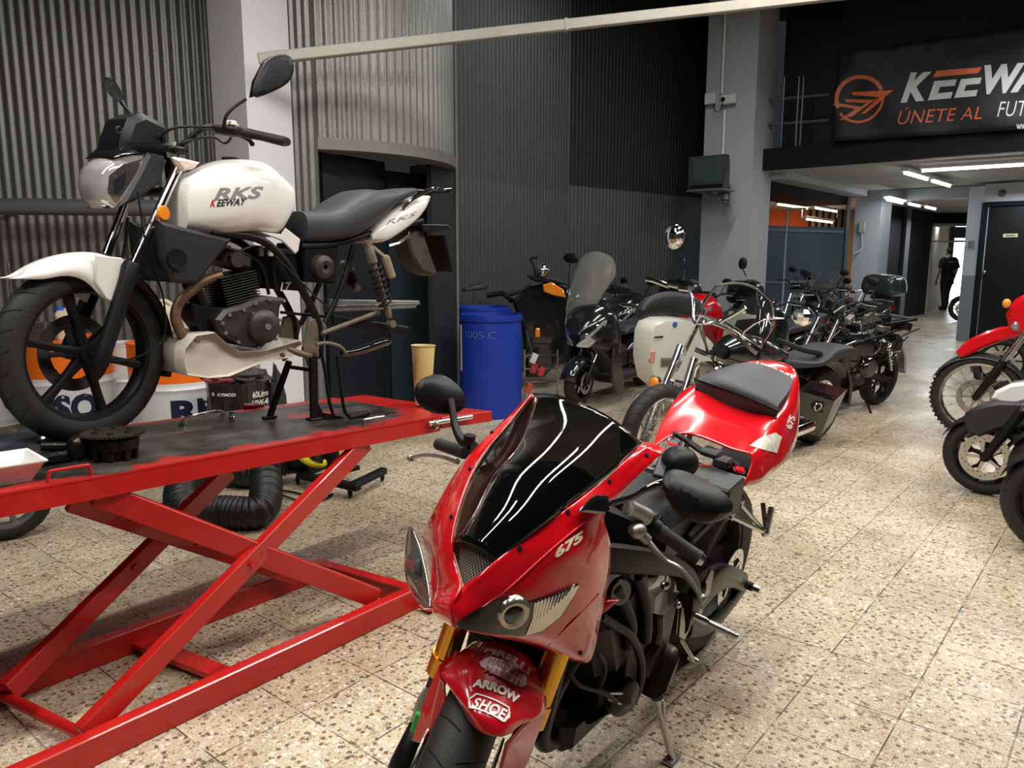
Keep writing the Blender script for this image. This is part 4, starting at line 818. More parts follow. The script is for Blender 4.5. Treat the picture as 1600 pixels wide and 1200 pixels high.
mb = MB(); p = pl(MW, 423, 392, .08); mb.lathe([(.0, .02), (.012, .02), (.012, .008), (.010, .006), (.0135, .004), (.0135, -.012), (.010, -.02), (0, -.02)], p, Z, 18); mb.build('white_fluid_cap', WP, wb)
p = pl(MW, 407, 392, .085); mb = MB(); mb.cyl(p - V((0, 0, .02)), p + V((0, 0, .02)), .011); mb.build('ignition_connector', STEEL, wb)
mb = MB(); mb.tube(w1([(425, 400), (428, 430), (432, 455)], .07), .008, 8, smooth=3); mb.tube(w1([(430, 400), (470, 440), (500, 470), (515, 480)], .105), .0035, 6, smooth=4); mb.tube(w1([(360, 400), (380, 390), (400, 385), (430, 400)], .08), .005, 6, smooth=4)
mb.tube(w1([(345, 385), (390, 400), (410, 420), (420, 460)], .06), .007, 8, smooth=4); mb.build('hoses', BLK, wb)
side(MW, [(395, 385), (470, 390), (472, 455), (400, 450)], .05, .1, 'carburettor_body', BLK, wb, bev=.02)
q = pl(MW, 448, 448, .055); mb = MB(); planetext(wb, '17', (q.x + .03, .056, q.z - .018), (-.05, 0, 0), (0, 0, .036), WP, 'number_sticker', bold=.02, shear=.2)
# rear: swing arm dropped, shocks loose
GS = mat('grey_painted_steel', (.28, .28, .27), .45, .5, noise_s=18, noise_a=.2)
side(MW, [(515, 468), (657, 470), (650, 481), (600, 484), (515, 488)], .04, .05, 'swingarm_beam', GS, wb, bev=.004)
side(MW, [(515, 478), (657, 474), (655, 476), (515, 481)], .043, .004, 'swingarm_lip', STEEL, wb, bev=.001)
mb = MB(); a, b = w1([(520, 500), (636, 517)], .10); mb.beam(a, b, .028, .04, bev=.005); a, b = w1([(520, 500), (636, 517)], -.10); mb.beam(a, b, .028, .04, bev=.005); mb.build('swingarm', BLK, wb)
mb = MB(); a, b = w1([(503, 521), (590, 488)], .12); mb.cyl(a, b, .010); mb.cyl(b - V((0, .01, 0)), b + V((0, .01, 0)), .014); mb.build('torque_rod', DIRT, wb)
mb = MB(); mb.tube(w1([(534, 552), (560, 548), (600, 534), (608, 536)], .07), [.012, .018, .020, .014], 14, smooth=3); mb.build('muffler_pipe', GBLK, wb)
def shock(a, b, y, name='rear_shock'):
    a, b = pl(MW, *a, y), pl(MW, *b, y); d = (b - a); L_ = d.length; d.normalize(); u, v_ = basis(d)
    mb = MB(); mb.tube([a, a + d * .02, a + d * L_ * .22, a + d * L_ * .25, a + d * L_ * .8, a + d * L_ * .82, b - d * .03], [.012, .02, .022, .014, .014, .018, .014], 16); mb.cyl(b - V((0, .016, 0)), b + V((0, .016, 0)), .017); mb.cyl(a - V((0, .016, 0)), a + V((0, .016, 0)), .015); o = mb.build(name, DIRT, wb)
    mb = MB(); n = 90; pts = [a + d * (L_ * (.27 + .5 * i / n)) + (u * math.cos(i * 2 * PI * 7 / n) + v_ * math.sin(i * 2 * PI * 7 / n)) * .028 for i in range(n + 1)]; mb.tube(pts, .0055, 8); mb.build('coil_spring', BLK, o); return a, b, d, o
a, b, d, so = shock((574, 381), (611, 506), .15)
e_ = pl(MW, 602, 402, .15); f_ = pl(MW, 612, 432, .15); mb = MB(); mb.cyl(e_, f_, .019, seg=20); mb.cyl(e_ - (f_ - e_) * .08, f_ + (f_ - e_) * .06, .015, seg=16); mb.beam(pl(MW, 582, 385, .15), e_, .012, .012); mb.build('shock_reservoir', mat('gold_beige', (.42, .36, .26), .45, .6), so)
shock((538, 412), (556, 450), -.14)
# stand, pegs
mb = MB(); y = .11; p0 = pl(MW, 489, 556, y); p1_ = pl(MW, 491, 664, y); p1_.z = max(p1_.z, 0.012)
mb.beam(p0, p1_, .02, .034, up=V((1, 0, 0)), bev=.003); q = [pl(MW, a, b, .10) for a, b in ((494, 625), (505, 645), (540, 652), (540, 657), (496, 656))]; mb.prism([V((p.x, .10, p.z)) for p in q], (0, -.006, 0))
p2 = pl(MW, 452, 564, -.05); p3 = pl(MW, 421, 652, -.10); mb.beam(p2, p3, .018, .026, up=V((1, 0, 0)), bev=.003); mb.box(p3, (.06, .03, .012), bev=.003); mb.beam(pl(MW, 450, 573, -.05), pl(MW, 486, 578, .10), .014, .014); mb.box((p1_.x, p1_.y, p1_.z), (.06, .04, .012), bev=.003)
mb.build('centre_stand', BLK, wb)
mb = MB()
for pts, y in (([(500, 545), (508, 580), (514, 625), (522, 652)], .13), ([(526, 555), (532, 600), (538, 640), (546, 652)], .13)): mb.tube(w1(pts, y), .0075, 8, smooth=4)
mb.build('pedal_rod', BLK, wb)
mb = MB(); a, b = w1([(546, 652), (576, 645)], .14); mb.cyl(a, b, .011)
for i in range(8): c_ = a.lerp(b, (i + .5) / 8); mb.cyl(c_, c_ + (b - a) * .05, .014)
mb.build('foot_peg', RUB, wb)
mb = MB(); mb.tube(w1([(494, 538), (512, 536), (532, 542), (540, 552)], .15), .008, 8, smooth=3); mb.tube(w1([(450, 545), (468, 552), (486, 556)], .14), [.008, .013, .009], 8, smooth=3); mb.build('gear_lever', DIRT, wb)
mb = MB(); q = pl(MW, 500, 520, .11)
for i in range(34): 
    p = pl(MW, 440 + i * 2.6, 488 + (i % 2) * .3 + i * .25, .06); mb.box(p, (.012, .010, .011), bev=.002)
mb.build('chain', GREASE, wb)
# marks
GREYD = mat('grey_decal', (.22, .22, .22), .4); REDD = mat('red_decal', (.55, .01, .02), .4); BLKD = mat('black_decal', (.03, .03, .035), .4); WHD = mat('white_decal', (.85, .82, .76), .4)
decal(tank, [tank], textmesh('RKS', .03, .25, 1.0, 6), ((336, 294), (412, 291), (410, 310), (334, 313)), GREYD)
decal(tank, [tank], textmesh('K', .04, .2), ((330, 312), (338, 311.5), (337, 323), (328, 323.5)), REDD)
decal(tank, [tank], textmesh('EEWAY', .03, .2, 1.0, 5), ((340, 311.5), (386, 309), (384, 320.5), (338, 323)), BLKD)
decal(tl, [tl], textmesh('RKS', .01, .25, 1, 4), ((604, 345), (652, 330), (650, 337), (603, 353)), GREYD)

def ov_(tg, poly, m, name, off):
    x0, x1, y0, y1 = min(p[0] for p in poly), max(p[0] for p in poly), min(p[1] for p in poly), max(p[1] for p in poly)
    return decal(tg, [tg], polyfill([((x - x0) / (x1 - x0), (y1 - y) / (y1 - y0)) for x, y in poly], 6), ((x0, y0), (x1, y0), (x1, y1), (x0, y1)), m, name, off)
ov_(hlo, [(170, 275), (190, 258), (222, 248), (212, 272), (190, 305), (180, 318), (168, 300)], HLI, 'lamp_reflector', .0015)
ov_(hlo, [(176, 282), (196, 268), (194, 290), (180, 304)], CHR, 'lamp_reflector', .003)
ov_(hlo, [(155, 318), (172, 322), (170, 328), (158, 322)], CHR, 'lamp_reflector', .0015)
# ================================================================== red sports motorcycle in the foreground
MR = frameM((.62, 2.64, 0), 234, 9.5)
ka = V((-math.sin(math.radians(24)), 0, math.cos(math.radians(24)))); kp = V((1.36, 0, .30))
RS = Matrix.Translation(kp) @ Matrix.Rotation(math.radians(26), 4, ka) @ Matrix.Translation(-kp); MRS = MR @ RS
rb = thing('motorcycle', 'red sports motorcycle with a dark smoked screen leaning on its side stand in front', 'motorcycle', MR)
def grid2(rows, n=4):                            # smooth both ways
    R_ = [cat(r, n) for r in rows]; C_ = [cat([r[j] for r in R_], n) for j in range(len(R_[0]))]
    return [[c[i] for c in C_] for i in range(len(C_[0]))]
def gp(rows, M=MR): return [[pn(M, *q) if len(q) == 3 else V(q[1]) for q in r] for r in rows]
def sheet(rows, name, m, parent, n=4, solid=.0035, T=None, ang=50, off=-1):
    mb = MB(T); mb.grid(grid2(rows, n)); return mb.build(name, m, parent, solid=solid, ang=ang, off=off)
LF = [[(1008, 690, (.90, .17, 1.0)), (1016, 692, (.90, .185, .995)), (1024, 695, (.89, .20, .99)), (1032, 698, (.885, .21, .98)), (1040, 702, (.88, .22, .97))],
 [(960, 735, (1.03, .185, .99)), (966, 742, (1.02, .205, .98)), (972, 750, (1.01, .225, .965)), (976, 756, (1.005, .24, .95)), (979, 763, (1.0, .25, .93))],
 [(905, 780, (1.15, .19, .97)), (917, 787, (1.14, .215, .96)), (929, 793, (1.13, .24, .94)), (938, 798, (1.12, .26, .91)), (945, 804, (1.10, .27, .88))],
 [(862, 811, (1.22, .17, .96)), (886, 820, (1.19, .205, .95)), (914, 828, (1.16, .245, .91)), (936, 835, (1.12, .275, .86)), (953, 845, (1.08, .29, .80))],
 [(815, 844, (1.30, .14, .94)), (850, 852, (1.26, .18, .93)), (893, 865, (1.22, .23, .88)), (929, 880, (1.15, .27, .81)), (953, 893, (1.08, .29, .72))],
 [(777, 874, (1.38, .08, .92)), (813, 892, (1.33, .14, .90)), (860, 905, (1.27, .20, .86)), (912, 918, (1.18, .255, .79)), (944, 940, (1.10, .28, .68))],
 [(750, 897, (1.43, .045, .885)), (782, 925, (1.39, .105, .865)), (835, 938, (1.32, .175, .825)), (895, 950, (1.22, .24, .76)), (937, 976, (1.12, .27, .62))],
 [(722, 918, (1.47, 0, .85)), (750, 950, (1.44, .06, .835)), (800, 967, (1.37, .14, .79)), (868, 988, (1.26, .215, .70)), (929, 1015, (1.14, .26, .56))],
 [(707, 948, (1.50, 0, .82)), (730, 969, (1.47, .05, .80)), (777, 987, (1.40, .13, .76)), (846, 1006, (1.28, .20, .66)), (917, 1036, (1.17, .24, .52))],
 [(711, 979, (1.51, 0, .785)), (735, 987, (1.48, .045, .775)), (777, 996, (1.41, .11, .74)), (830, 1008, (1.29, .18, .65)), (884, 1031, (1.20, .21, .53))]]
RT_px = [[(832, 614), (828, 616), (824, 618), (820, 620), (815, 623)], [(797, 660), (791, 659), (786, 658), (781, 658), (776, 661)], [(760, 705), (753, 703), (745, 701), (738, 702), (729, 712)],
 [(738, 742), (728, 739), (717, 737), (707, 739), (699, 746)], [(720, 790), (706, 788), (692, 788), (678, 789), (668, 793)], [(708, 846), (692, 845), (678, 842), (664, 839), (651, 836)],
 [(714, 886), (696, 890), (684, 889), (672, 884), (659, 868)], [(722, 918), (703, 925), (688, 924), (677, 917), (666, 904)], [(707, 948), (692, 948), (683, 945), (676, 940), (670, 932)], [(711, 979), (697, 972), (685, 965), (675, 957), (667, 949)]]
Lg = gp(LF)
# the right half is the mirror of the left, settled on what the photo shows of it
Rg = [[V(l) if (k == 0 and i in (7, 8, 9)) else pn(MR, *RT_px[i][k], (l.x, -l.y, l.z)) if k == 0 else V((l.x, -l.y, l.z)) * .12 + pn(MR, *RT_px[i][k], (l.x, -l.y, l.z)) * .88 for k, l in enumerate(r)] for i, r in enumerate(Lg)]
fair = sheet(Lg, 'front_fairing', RED, rb)
fairR = sheet(Rg, 'front_fairing', RED, rb, off=1)
# spike at the fairing's rear edge
mb = MB(); g = [pn(MR, *q) for q in ((941, 942, (1.08, .28, .66)), (954, 939, (1.04, .285, .68)), (968, 937, (1.0, .29, .70)), (955, 950, (1.04, .285, .66)), (940, 962, (1.09, .28, .62)))]; mb.prism(g, (0, -.012, 0), .002); mb.build('fairing_winglet', RED, rb)
# screen
SC = [[(708, 846, (1.38, -.08, .92)), (720, 845, (1.39, -.04, .93)), (742, 852, (1.40, 0, .94)), (760, 863, (1.39, .04, .93)), (777, 874, (1.38, .08, .92))],
 [(722, 782, (1.29, -.14, .94)), (755, 785, (1.31, -.075, 1.0)), (788, 795, (1.315, 0, 1.02)), (818, 806, (1.30, .075, .995)), (845, 823, (1.27, .15, .95))],
 [(742, 735, (1.19, -.18, .96)), (778, 735, (1.22, -.09, 1.04)), (816, 742, (1.225, 0, 1.06)), (856, 758, (1.21, .09, 1.035)), (888, 791, (1.18, .18, .965))],
 [(770, 692, (1.08, -.19, .98)), (818, 692, (1.11, -.095, 1.075)), (862, 697, (1.12, 0, 1.10)), (908, 712, (1.10, .095, 1.07)), (945, 747, (1.07, .19, .985))],
 [(800, 653, (.99, -.18, 1.0)), (848, 655, (1.02, -.09, 1.095)), (893, 662, (1.03, 0, 1.12)), (940, 678, (1.01, .09, 1.09)), (978, 718, (.98, .18, .995))],
 [(833, 614, (.92, -.17, 1.02)), (868, 616, (.945, -.09, 1.11)), (918, 633, (.95, 0, 1.135)), (962, 657, (.94, .09, 1.105)), (1004, 692, (.91, .17, 1.0))]]
screen = sheet(gp(SC), 'smoked_screen', mat('dark_smoked_screen', (.035, .035, .036), .025, trans=.93, ior=1.3, coat=1), rb, solid=.003)
# dark belly of the cockpit behind the screen
SI_ = [[V((p.x - .05, p.y * .86, p.z - .05)) for p in r] for r in gp(SC)][:4]
dash = sheet(SI_, 'cockpit_liner', BLK, rb, solid=.004)
mb = MB(); mb.box((1.12, 0, .93), (.09, .20, .09), Matrix.Rotation(.7, 3, 'Y'), .02); mb.cyl((1.10, .03, .955), (1.085, .03, .975), .042, seg=28); mb.build('instruments', BLK, rb)
# intake mesh
def meshm():
    m = bpy.data.materials.new('wire_mesh'); m.use_nodes = True; nt = m.node_tree; b = nt.nodes['Principled BSDF']; N = nt.nodes; L = nt.links
    tc = N.new('ShaderNodeTexCoord'); mp = N.new('ShaderNodeMapping'); mp.inputs['Rotation'].default_value = (0, 0, .78); L.new(tc.outputs['UV'], mp.inputs[0]); v = N.new('ShaderNodeTexBrick'); v.offset = 0; v.inputs['Scale'].default_value = 1; v.inputs['Brick Width'].default_value = .055; v.inputs['Row Height'].default_value = .055; v.inputs['Mortar Size'].default_value = .010
    L.new(mp.outputs[0], v.inputs['Vector']); v.inputs['Color1'].default_value = v.inputs['Color2'].default_value = (.003, .003, .003, 1); v.inputs['Mortar'].default_value = (.36, .31, .24, 1); L.new(v.outputs['Color'], b.inputs['Base Color']); b.inputs['Metallic'].default_value = .3; b.inputs['Roughness'].default_value = .4; return m
IP = [pn(MR, *q) for q in ((696, 838, (1.36, -.09, .90)), (742, 840, (1.37, 0, .92)), (792, 872, (1.36, .09, .90)), (722, 926, (1.44, 0, .83)))]
mb = MB(); c_ = V((-.012, 0, -.004)); q = [p + c_ for p in IP]; n = 12
rows = [[q[0].lerp(q[1], j / 6 if j <= 6 else 1).lerp(q[3], i / n) if j <= 6 else q[1].lerp(q[2], (j - 6) / 6).lerp(q[3], i / n) for j in range(13)] for i in range(n + 1)]
mb.grid(rows); im = mb.build('intake_mesh', meshm(), rb, fix=False)
uv = im.data.uv_layers.new(); 
for lo in im.data.loops: co = im.data.vertices[lo.vertex_index].co; uv.data[lo.index].uv = (co.y * 12 + .3, (co.z + co.x * .3) * 12)
# headlights: dark bowl, projector, ribbed reflector, clear cover
HLp = [(713, 973), (730, 961), (748, 950), (773, 938), (790, 932), (805, 933), (818, 941), (832, 939), (870, 925), (906, 911), (895, 933), (876, 963), (844, 987), (811, 993), (760, 988), (718, 981)]
def hit(tgts, px, py, off=0):
    bpy.context.view_layer.update(); d = ray(px, py).normalized(); best = None
    for t in tgts:
        tr = skin_tree(t); h = tr.ray_cast(CAM, d)
        if h[0] is not None and (best is None or h[3] < best[3]): best = h
    if best is None: return None, None
    n = best[1] if best[1].dot(d) < 0 else -best[1]; return best[0] + n * off, n
def inset(poly, k):
    cx, cy = sum(p[0] for p in poly) / len(poly), sum(p[1] for p in poly) / len(poly); return [(cx + (x - cx) * k, cy + (y - cy) * k) for x, y in poly]
def overlay(parent, tg, poly, m, name, off=.002, cuts=7, label=None):
    x0, x1, y0, y1 = min(p[0] for p in poly), max(p[0] for p in poly), min(p[1] for p in poly), max(p[1] for p in poly)
    pf = polyfill([((x - x0) / (x1 - x0), (y1 - y) / (y1 - y0)) for x, y in poly], cuts)
    return decal(parent, tg, pf, ((x0, y0), (x1, y0), (x1, y1), (x0, y1)), m, name, off, label)
hlbk = overlay(rb, [fair], HLp, mat('lamp_bowl', (.02, .018, .016), .12, .3, coat=1), 'headlight', .003, 16)
reflm = mat('reflector', (.62, .60, .54), .18, .9)
overlay(hlbk, [fair], [(833, 941), (870, 928), (903, 913), (893, 932), (874, 961), (845, 984), (820, 990), (830, 965)], reflm, 'reflector', .0045, 14)
mb = MB()
Mi = MR.inverted(); Mi3 = Mi.to_3x3()
for i in range(11):
    pts = []
    for k in range(6):
        x = 838 + i * 5.6 + k * -1.5; y = 938 - i * 2.6 + k * (8 - i * .55); h, n = hit([fair], x, y, .0055); 
        if h: pts.append(Mi @ h)
    if len(pts) > 2: mb.tube(pts, .0012, 5)
mb.build('reflector_rib', mat('rib_metal', (.8, .79, .74), .2, 1), hlbk)
h, n = hit([fair], 801, 957, 0); h, n = Mi @ h, (Mi3 @ n).normalized(); aim = (n + V((.15, 0, -.05))).normalized()
mb = MB(); mb.lathe([(.0, .006), (.018, .008), (.024, .012), (.029, .012), (.034, .006), (.036, -.01)], h, aim, 40); mb.build('projector_ring', mat('lamp_ring', (.45, .42, .36), .15, .9), hlbk)
mb = MB(); mb.lathe([(0, .018), (.012, .0165), (.020, .011), (.0225, .006)], h, aim, 32); mb.build('projector_lens', mat('lens_dark', (.05, .05, .05), .03, coat=1), hlbk)
HR_ = [[(644, 826, (1.20, -.265, .84)), (640, 822, (1.18, -.275, .84)), (637, 824, (1.16, -.28, .84))], [(655, 852, (1.27, -.245, .82)), (643, 850, (1.25, -.272, .82)), (634, 852, (1.2, -.28, .82))], [(661, 874, (1.32, -.22, .80)), (645, 877, (1.30, -.26, .80)), (632, 880, (1.24, -.275, .80))],
 [(667, 902, (1.37, -.19, .78)), (651, 905, (1.35, -.235, .78)), (635, 907, (1.28, -.265, .775))], [(671, 930, (1.41, -.15, .76)), (658, 932, (1.39, -.19, .76)), (645, 931, (1.33, -.23, .755))], [(671, 950, (1.42, -.11, .74)), (667, 952, (1.41, -.13, .74)), (662, 953, (1.39, -.16, .74))]]
hlr = sheet(gp(HR_), 'headlight', mat('lamp_clear_side', (.34, .32, .31), .08, .75, coat=1, noise_s=25, noise_a=.3), rb, n=4)
h = pn(MR, 656, 893, (1.33, -.235, .79)); mb = MB(); mb.lathe([(0, .012), (.016, .010), (.022, .012), (.028, 0)], h, V((.7, -.7, -.1)), 28); mb.build('projector_lens', mat('lens_dark', (.05, .05, .05), .03, coat=1), hlr)
# creases drawn by a raised fold on the fairing's flank
for tg, pts in ((fair, [(722, 975), (760, 945), (800, 915), (838, 880), (872, 850), (915, 815), (935, 800)]), (fair, [(855, 1010), (880, 985), (905, 960), (935, 928)])):
    q = [hit([tg], *p, .0)[0] for p in pts]; q = [Mi @ p for p in q if p]; mb = MB(); mb.tube(q, .0022, 6, smooth=4); mb.build('fairing_fold', RED, tg)
for x, y, tg in ((807, 631, fairR), (769, 676, fairR), (735, 733, fairR), (706, 808, fairR), (812, 857, fair), (887, 800, fair), (952, 752, fair), (1010, 711, fair), (907, 1020, fair)):
    h, n = hit([tg, fair, fairR], x, y, 0)
    if h: h, n = Mi @ h, (Mi3 @ n).normalized(); mb = MB(); mb.lathe([(0, .004), (.004, .004), (.0055, .001), (.0055, -.003)], h, n, 12); mb.build('fairing_screw', BLK, tg)
# --- front wheel, forks, mudguard (steered)
wheel(rb, RS, .30, .125, (1.40, 0, .305), 'y', rimr=.218, disc=(.15, (-1, 1)), rimm=BLK, spokes=5, prof=.9)
def rs(px, py, g): return pn(MRS, px, py, g)
for s_, up_, lo_ in ((1, (873, 1010), (838, 1110)), (-1, (713, 985), (691, 1032))):
    a, b = rs(*up_, (1.24, .105 * s_, .68)), rs(*lo_, (1.31, .105 * s_, .50)); a.y = b.y = (a.y + b.y) / 2; d = (b - a).normalized()
    mb = MB(RS); mb.cyl(a - d * .10, b, .027, seg=24); mb.tube([b - d * .02, b, b + d * .03, b + d * .035], [.030, .031, .031, .02], 24); mb.build('fork_tube', GOLD, rb)
    e_ = V((1.40 - .015, b.y, .305)); mb = MB(RS); mb.tube([b + d * .03, b + d * .12, e_ + V((-.02, 0, .06)), e_, e_ - V((0, 0, .035))], [.021, .022, .026, .032, .02], 18, smooth=3); mb.build('fork_foot', BLK, rb)
    mb = MB(RS); mb.prism([e_ + V((-.10, -.055 * s_ * .5, .03)), e_ + V((-.04, -.055 * s_ * .5, .08)), e_ + V((-.03, -.055 * s_ * .5, .17)), e_ + V((-.09, -.055 * s_ * .5, .15))], (0, .05 * s_, 0), .006); mb.build('brake_caliper', ALU, rb)
MG = [[(739, 1003, (1.27, -.075, .63)), (760, 999, (1.28, -.035, .645)), (790, 1005, (1.29, .01, .65)), (824, 1025, (1.28, .05, .64)), (847, 1054, (1.26, .09, .615))],
 [(712, 1025, (1.35, -.09, .62)), (745, 1022, (1.37, -.045, .64)), (775, 1035, (1.38, 0, .645)), (820, 1057, (1.37, .05, .635)), (853, 1086, (1.33, .095, .60))],
 [(690, 1050, (1.42, -.085, .60)), (730, 1055, (1.45, -.04, .625)), (765, 1070, (1.46, 0, .63)), (808, 1092, (1.44, .045, .62)), (852, 1112, (1.39, .09, .575))],
 [(697, 1066, (1.48, -.07, .57)), (730, 1085, (1.52, -.04, .595)), (762, 1100, (1.53, 0, .60)), (800, 1115, (1.51, .04, .59)), (838, 1124, (1.46, .08, .55))],
 [(712, 1090, (1.54, -.055, .535)), (737, 1112, (1.58, -.03, .56)), (765, 1126, (1.59, 0, .56)), (795, 1132, (1.57, .03, .55)), (815, 1132, (1.53, .055, .53))],
 [(735, 1131, (1.60, -.03, .50)), (748, 1143, (1.63, -.015, .505)), (768, 1150, (1.635, 0, .505)), (786, 1151, (1.62, .015, .505)), (797, 1147, (1.60, .03, .505))]]
mg = sheet(gp(MG, MRS), 'front_mudguard', mat('red_paint_mudguard', (.50, .004, .012), .25, coat=1), rb, T=RS, solid=.003)
for s_, poly in ((-1, [(712, 1015), (686, 1040), (667, 1084), (643, 1157), (665, 1164), (690, 1095), (688, 1063), (700, 1062)]), (1, [(850, 1092), (852, 1118), (836, 1160), (818, 1205), (785, 1208), (796, 1165), (818, 1140), (838, 1122)])):
    gs = [(1.34, .098 * s_, .60), (1.40, .10 * s_, .57), (1.41, .105 * s_, .50), (1.41, .11 * s_, .38), (1.46, .105 * s_, .38), (1.47, .10 * s_, .48), (1.46, .09 * s_, .56), (1.44, .085 * s_, .58)]
    if s_ > 0: gs = [(1.36, .092, .60), (1.38, .10, .56), (1.38, .105, .48), (1.38, .11, .40), (1.44, .105, .40), (1.45, .10, .47), (1.46, .095, .52), (1.44, .085, .56)]
    q = [rs(*p, g) for p, g in zip(poly, gs)]; mb = MB(RS); mb.prism(q, (0, -.010 * s_, 0), .002); mb.build('mudguard_arm', RED, rb)
h = rs(650, 1128, (1.40, -.125, .43)); mb = MB(RS); mb.box(h, (.012, .012, .05), bev=.002); mb.build('green_sticker', mat('green_tape', (.02, .6, .08), .5), rb)
mb = MB(RS); mb.tube([rs(675, 1195, (1.42, -.075, .34)), rs(683, 1160, (1.40, -.07, .40)), rs(695, 1110, (1.38, -.07, .48))], .006, 8, smooth=3); mb.build('brake_line', STEEL, rb)
mb = MB(); mb.box((1.16, 0, .56), (.035, .26, .30), Matrix.Rotation(-.15, 3, 'Y'), .01)
for i in range(16): mb.box((1.181, 0, .43 + i * .017), (.004, .24, .004))
mb.build('radiator', BLK, rb)
mb = MB(); mb.box((1.22, 0, .70), (.10, .19, .035), bev=.01); mb.box((1.17, 0, .92), (.08, .20, .02), bev=.008); mb.build('triple_clamp', BLK, rb)
# --- mirrors, bars
def rg(px, py, g): return pn(MR, px, py, g)
P_ = [rg(x, y, (1.08, -.36, 1.06)) for x, y in ((656, 612), (660, 596), (675, 587), (692, 590), (708, 602), (719, 615), (722, 634), (710, 645), (686, 645), (664, 633))]; c_ = sum(P_, V()) / 10; P_ = [c_ + (p - c_) * 1.13 for p in P_]
mb = MB(); mb.grid([[c_ + (p - c_) * .55 + V((.045, 0, 0)) for p in P_], [c_ + (p - c_) * .9 + V((.028, 0, 0)) for p in P_], P_, [p - V((.012, 0, 0)) for p in P_], [c_ + (p - c_) * .93 - V((.012, 0, 0)) for p in P_]], cv=True, caps=True); m1 = mb.build('mirror', BLK, rb, subd=1)
mb = MB(); mb.tube([rg(704, 625, (1.10, -.335, 1.03)), rg(707, 642, (1.12, -.32, 1.0)), rg(712, 668, (1.14, -.30, .98)), rg(722, 688, (1.16, -.26, .96)), rg(734, 694, (1.17, -.235, .96))], [.010, .009, .010, .012, .013], 12, smooth=4); mb.build('mirror_stalk', BLK, rb)
mb = MB(); q = [rg(733, 690, (1.17, -.235, .97)), rg(752, 704, (1.16, -.20, .97)), rg(737, 726, (1.2, -.22, .94))]; mb.prism(q, (.0, -.0, .012), .002); k = q[0]; mb.cyl(k - V((0, 0, .01)), k + V((0, 0, .016)), .014); mb.build('mirror_mount', BLK, rb)
P_ = [rg(x, y, (1.10, .37, 1.0)) for x, y in ((1039, 741), (1054, 738), (1070, 741), (1093, 751), (1120, 767), (1136, 783), (1140, 797), (1120, 813), (1094, 814), (1067, 800), (1046, 771))]; c_ = sum(P_, V()) / 11; P_ = [c_ + (p - c_) * 1.13 for p in P_]
mb = MB(); mb.grid([[c_ + (p - c_) * .5 + V((.05, 0, 0)) for p in P_], [c_ + (p - c_) * .88 + V((.032, 0, 0)) for p in P_], P_, [p - V((.012, 0, 0)) for p in P_], [c_ + (p - c_) * .93 - V((.012, 0, 0)) for p in P_]], cv=True, caps=True); m2 = mb.build('mirror', BLK, rb, subd=1)
for m_ in (m1,): pass
mb = MB(); mb.tube([rg(947, 788, (1.12, .265, .91)), rg(987, 777, (1.12, .29, .95)), rg(1008, 765, (1.12, .31, .97)), rg(1030, 757, (1.11, .325, .985)), rg(1043, 757, (1.11, .335, .99))], [.008, .007, .008, .011, .013], 12, smooth=4); mb.build('mirror_stalk', GBLK, rb)
q = [rg(900, 797, (1.17, .21, .95)), rg(925, 773, (1.14, .235, .96)), rg(945, 772, (1.12, .25, .95)), rg(949, 792, (1.11, .27, .92)), rg(940, 801, (1.13, .26, .91))]; mb = MB(); n_ = (q[1] - q[0]).cross(q[3] - q[0]).normalized(); n_ = n_ if n_.z > 0 else -n_; mb.prism(q, n_ * .018, .006); mb.build('mirror_mount', GBLK, rb)
G0, G1 = rg(1036, 834, (.97, .22, .885)), rg(1092, 872, (.93, .33, .86)); dg = (G1 - G0).normalized()
mb = MB(); mb.tube([G0 - dg * .015, G0, G0 + dg * .008, G1 - dg * .01, G1], [.018, .019, .0165, .0165, .018], 18); mb.build('grip', RUB, rb)
mb = MB(); mb.cyl(G1, G1 + dg * .012, .0165, .012); mb.build('bar_end', STEEL, rb); mb = MB(); mb.cyl(G0 - dg * .13, G1 - dg * .02, .011); mb.build('clip_on_bar', BLK, rb)
mb = MB(); mb.tube([G0 - dg * .055, G0 - dg * .04, G0 - dg * .012], [.018, .024, .020], 14); mb.box(G0 - dg * .035 + V((0, 0, .015)), (.035, .03, .025), bev=.006); mb.build('switch_housing', BLK, rb)
mb = MB(); p = rg(1045, 841, (.965, .235, .90)); mb.box(p, (.012, .016, .006), bev=.002); mb.build('red_button', REDL, rb)
a, b = rg(979, 792, (1.06, .115, .93)), rg(1012, 808, (1.05, .12, .86)); a = rg(981, 794, (1.07, .13, .92)); b = rg(1010, 808, (1.02, .15, .90)); mb = MB(); mb.cyl(a, b, .020, seg=20); mb.cyl(a - (b - a) * .02, a + (b - a) * .02, .012); mb.build('fork_cap', ALU, rb)
p = rg(996, 829, (1.05, .19, .87)); mb = MB(); mb.ell(p, (.022, .02, .018)); mb.cyl(p, rg(1012, 845, (1.03, .21, .865)), .012); mb.build('clutch_perch', ALU, rb)
mb = MB(); mb.tube([rg(1012, 845, (1.03, .215, .865)), rg(1025, 862, (1.03, .235, .85)), rg(1041, 877, (1.02, .255, .84)), rg(1060, 887, (1.01, .29, .84)), rg(1078, 906, (1.0, .31, .825)), rg(1092, 928, (.985, .33, .81)), rg(1096, 934, (.98, .335, .805))], [.010, .010, .009, .009, .008, .007, .008], 10, smooth=4, flat=.7); mb.ell(rg(1097, 935, (.98, .335, .805)), (.010, .010, .010)); mb.build('clutch_lever', ALU, rb)
H0, H1 = rg(722, 706, (.98, -.22, .90)), rg(686, 694, (.90, -.33, .88)); dh = (H1 - H0).normalized(); mb = MB(); mb.tube([H0 - dh * .02, H0, H1 - dh * .005, H1], [.016, .017, .016, .017], 16); mb.build('grip', RUB, rb); mb = MB(); mb.cyl(H1, H1 + dh * .012, .016, .011); mb.build('bar_end', STEEL, rb)
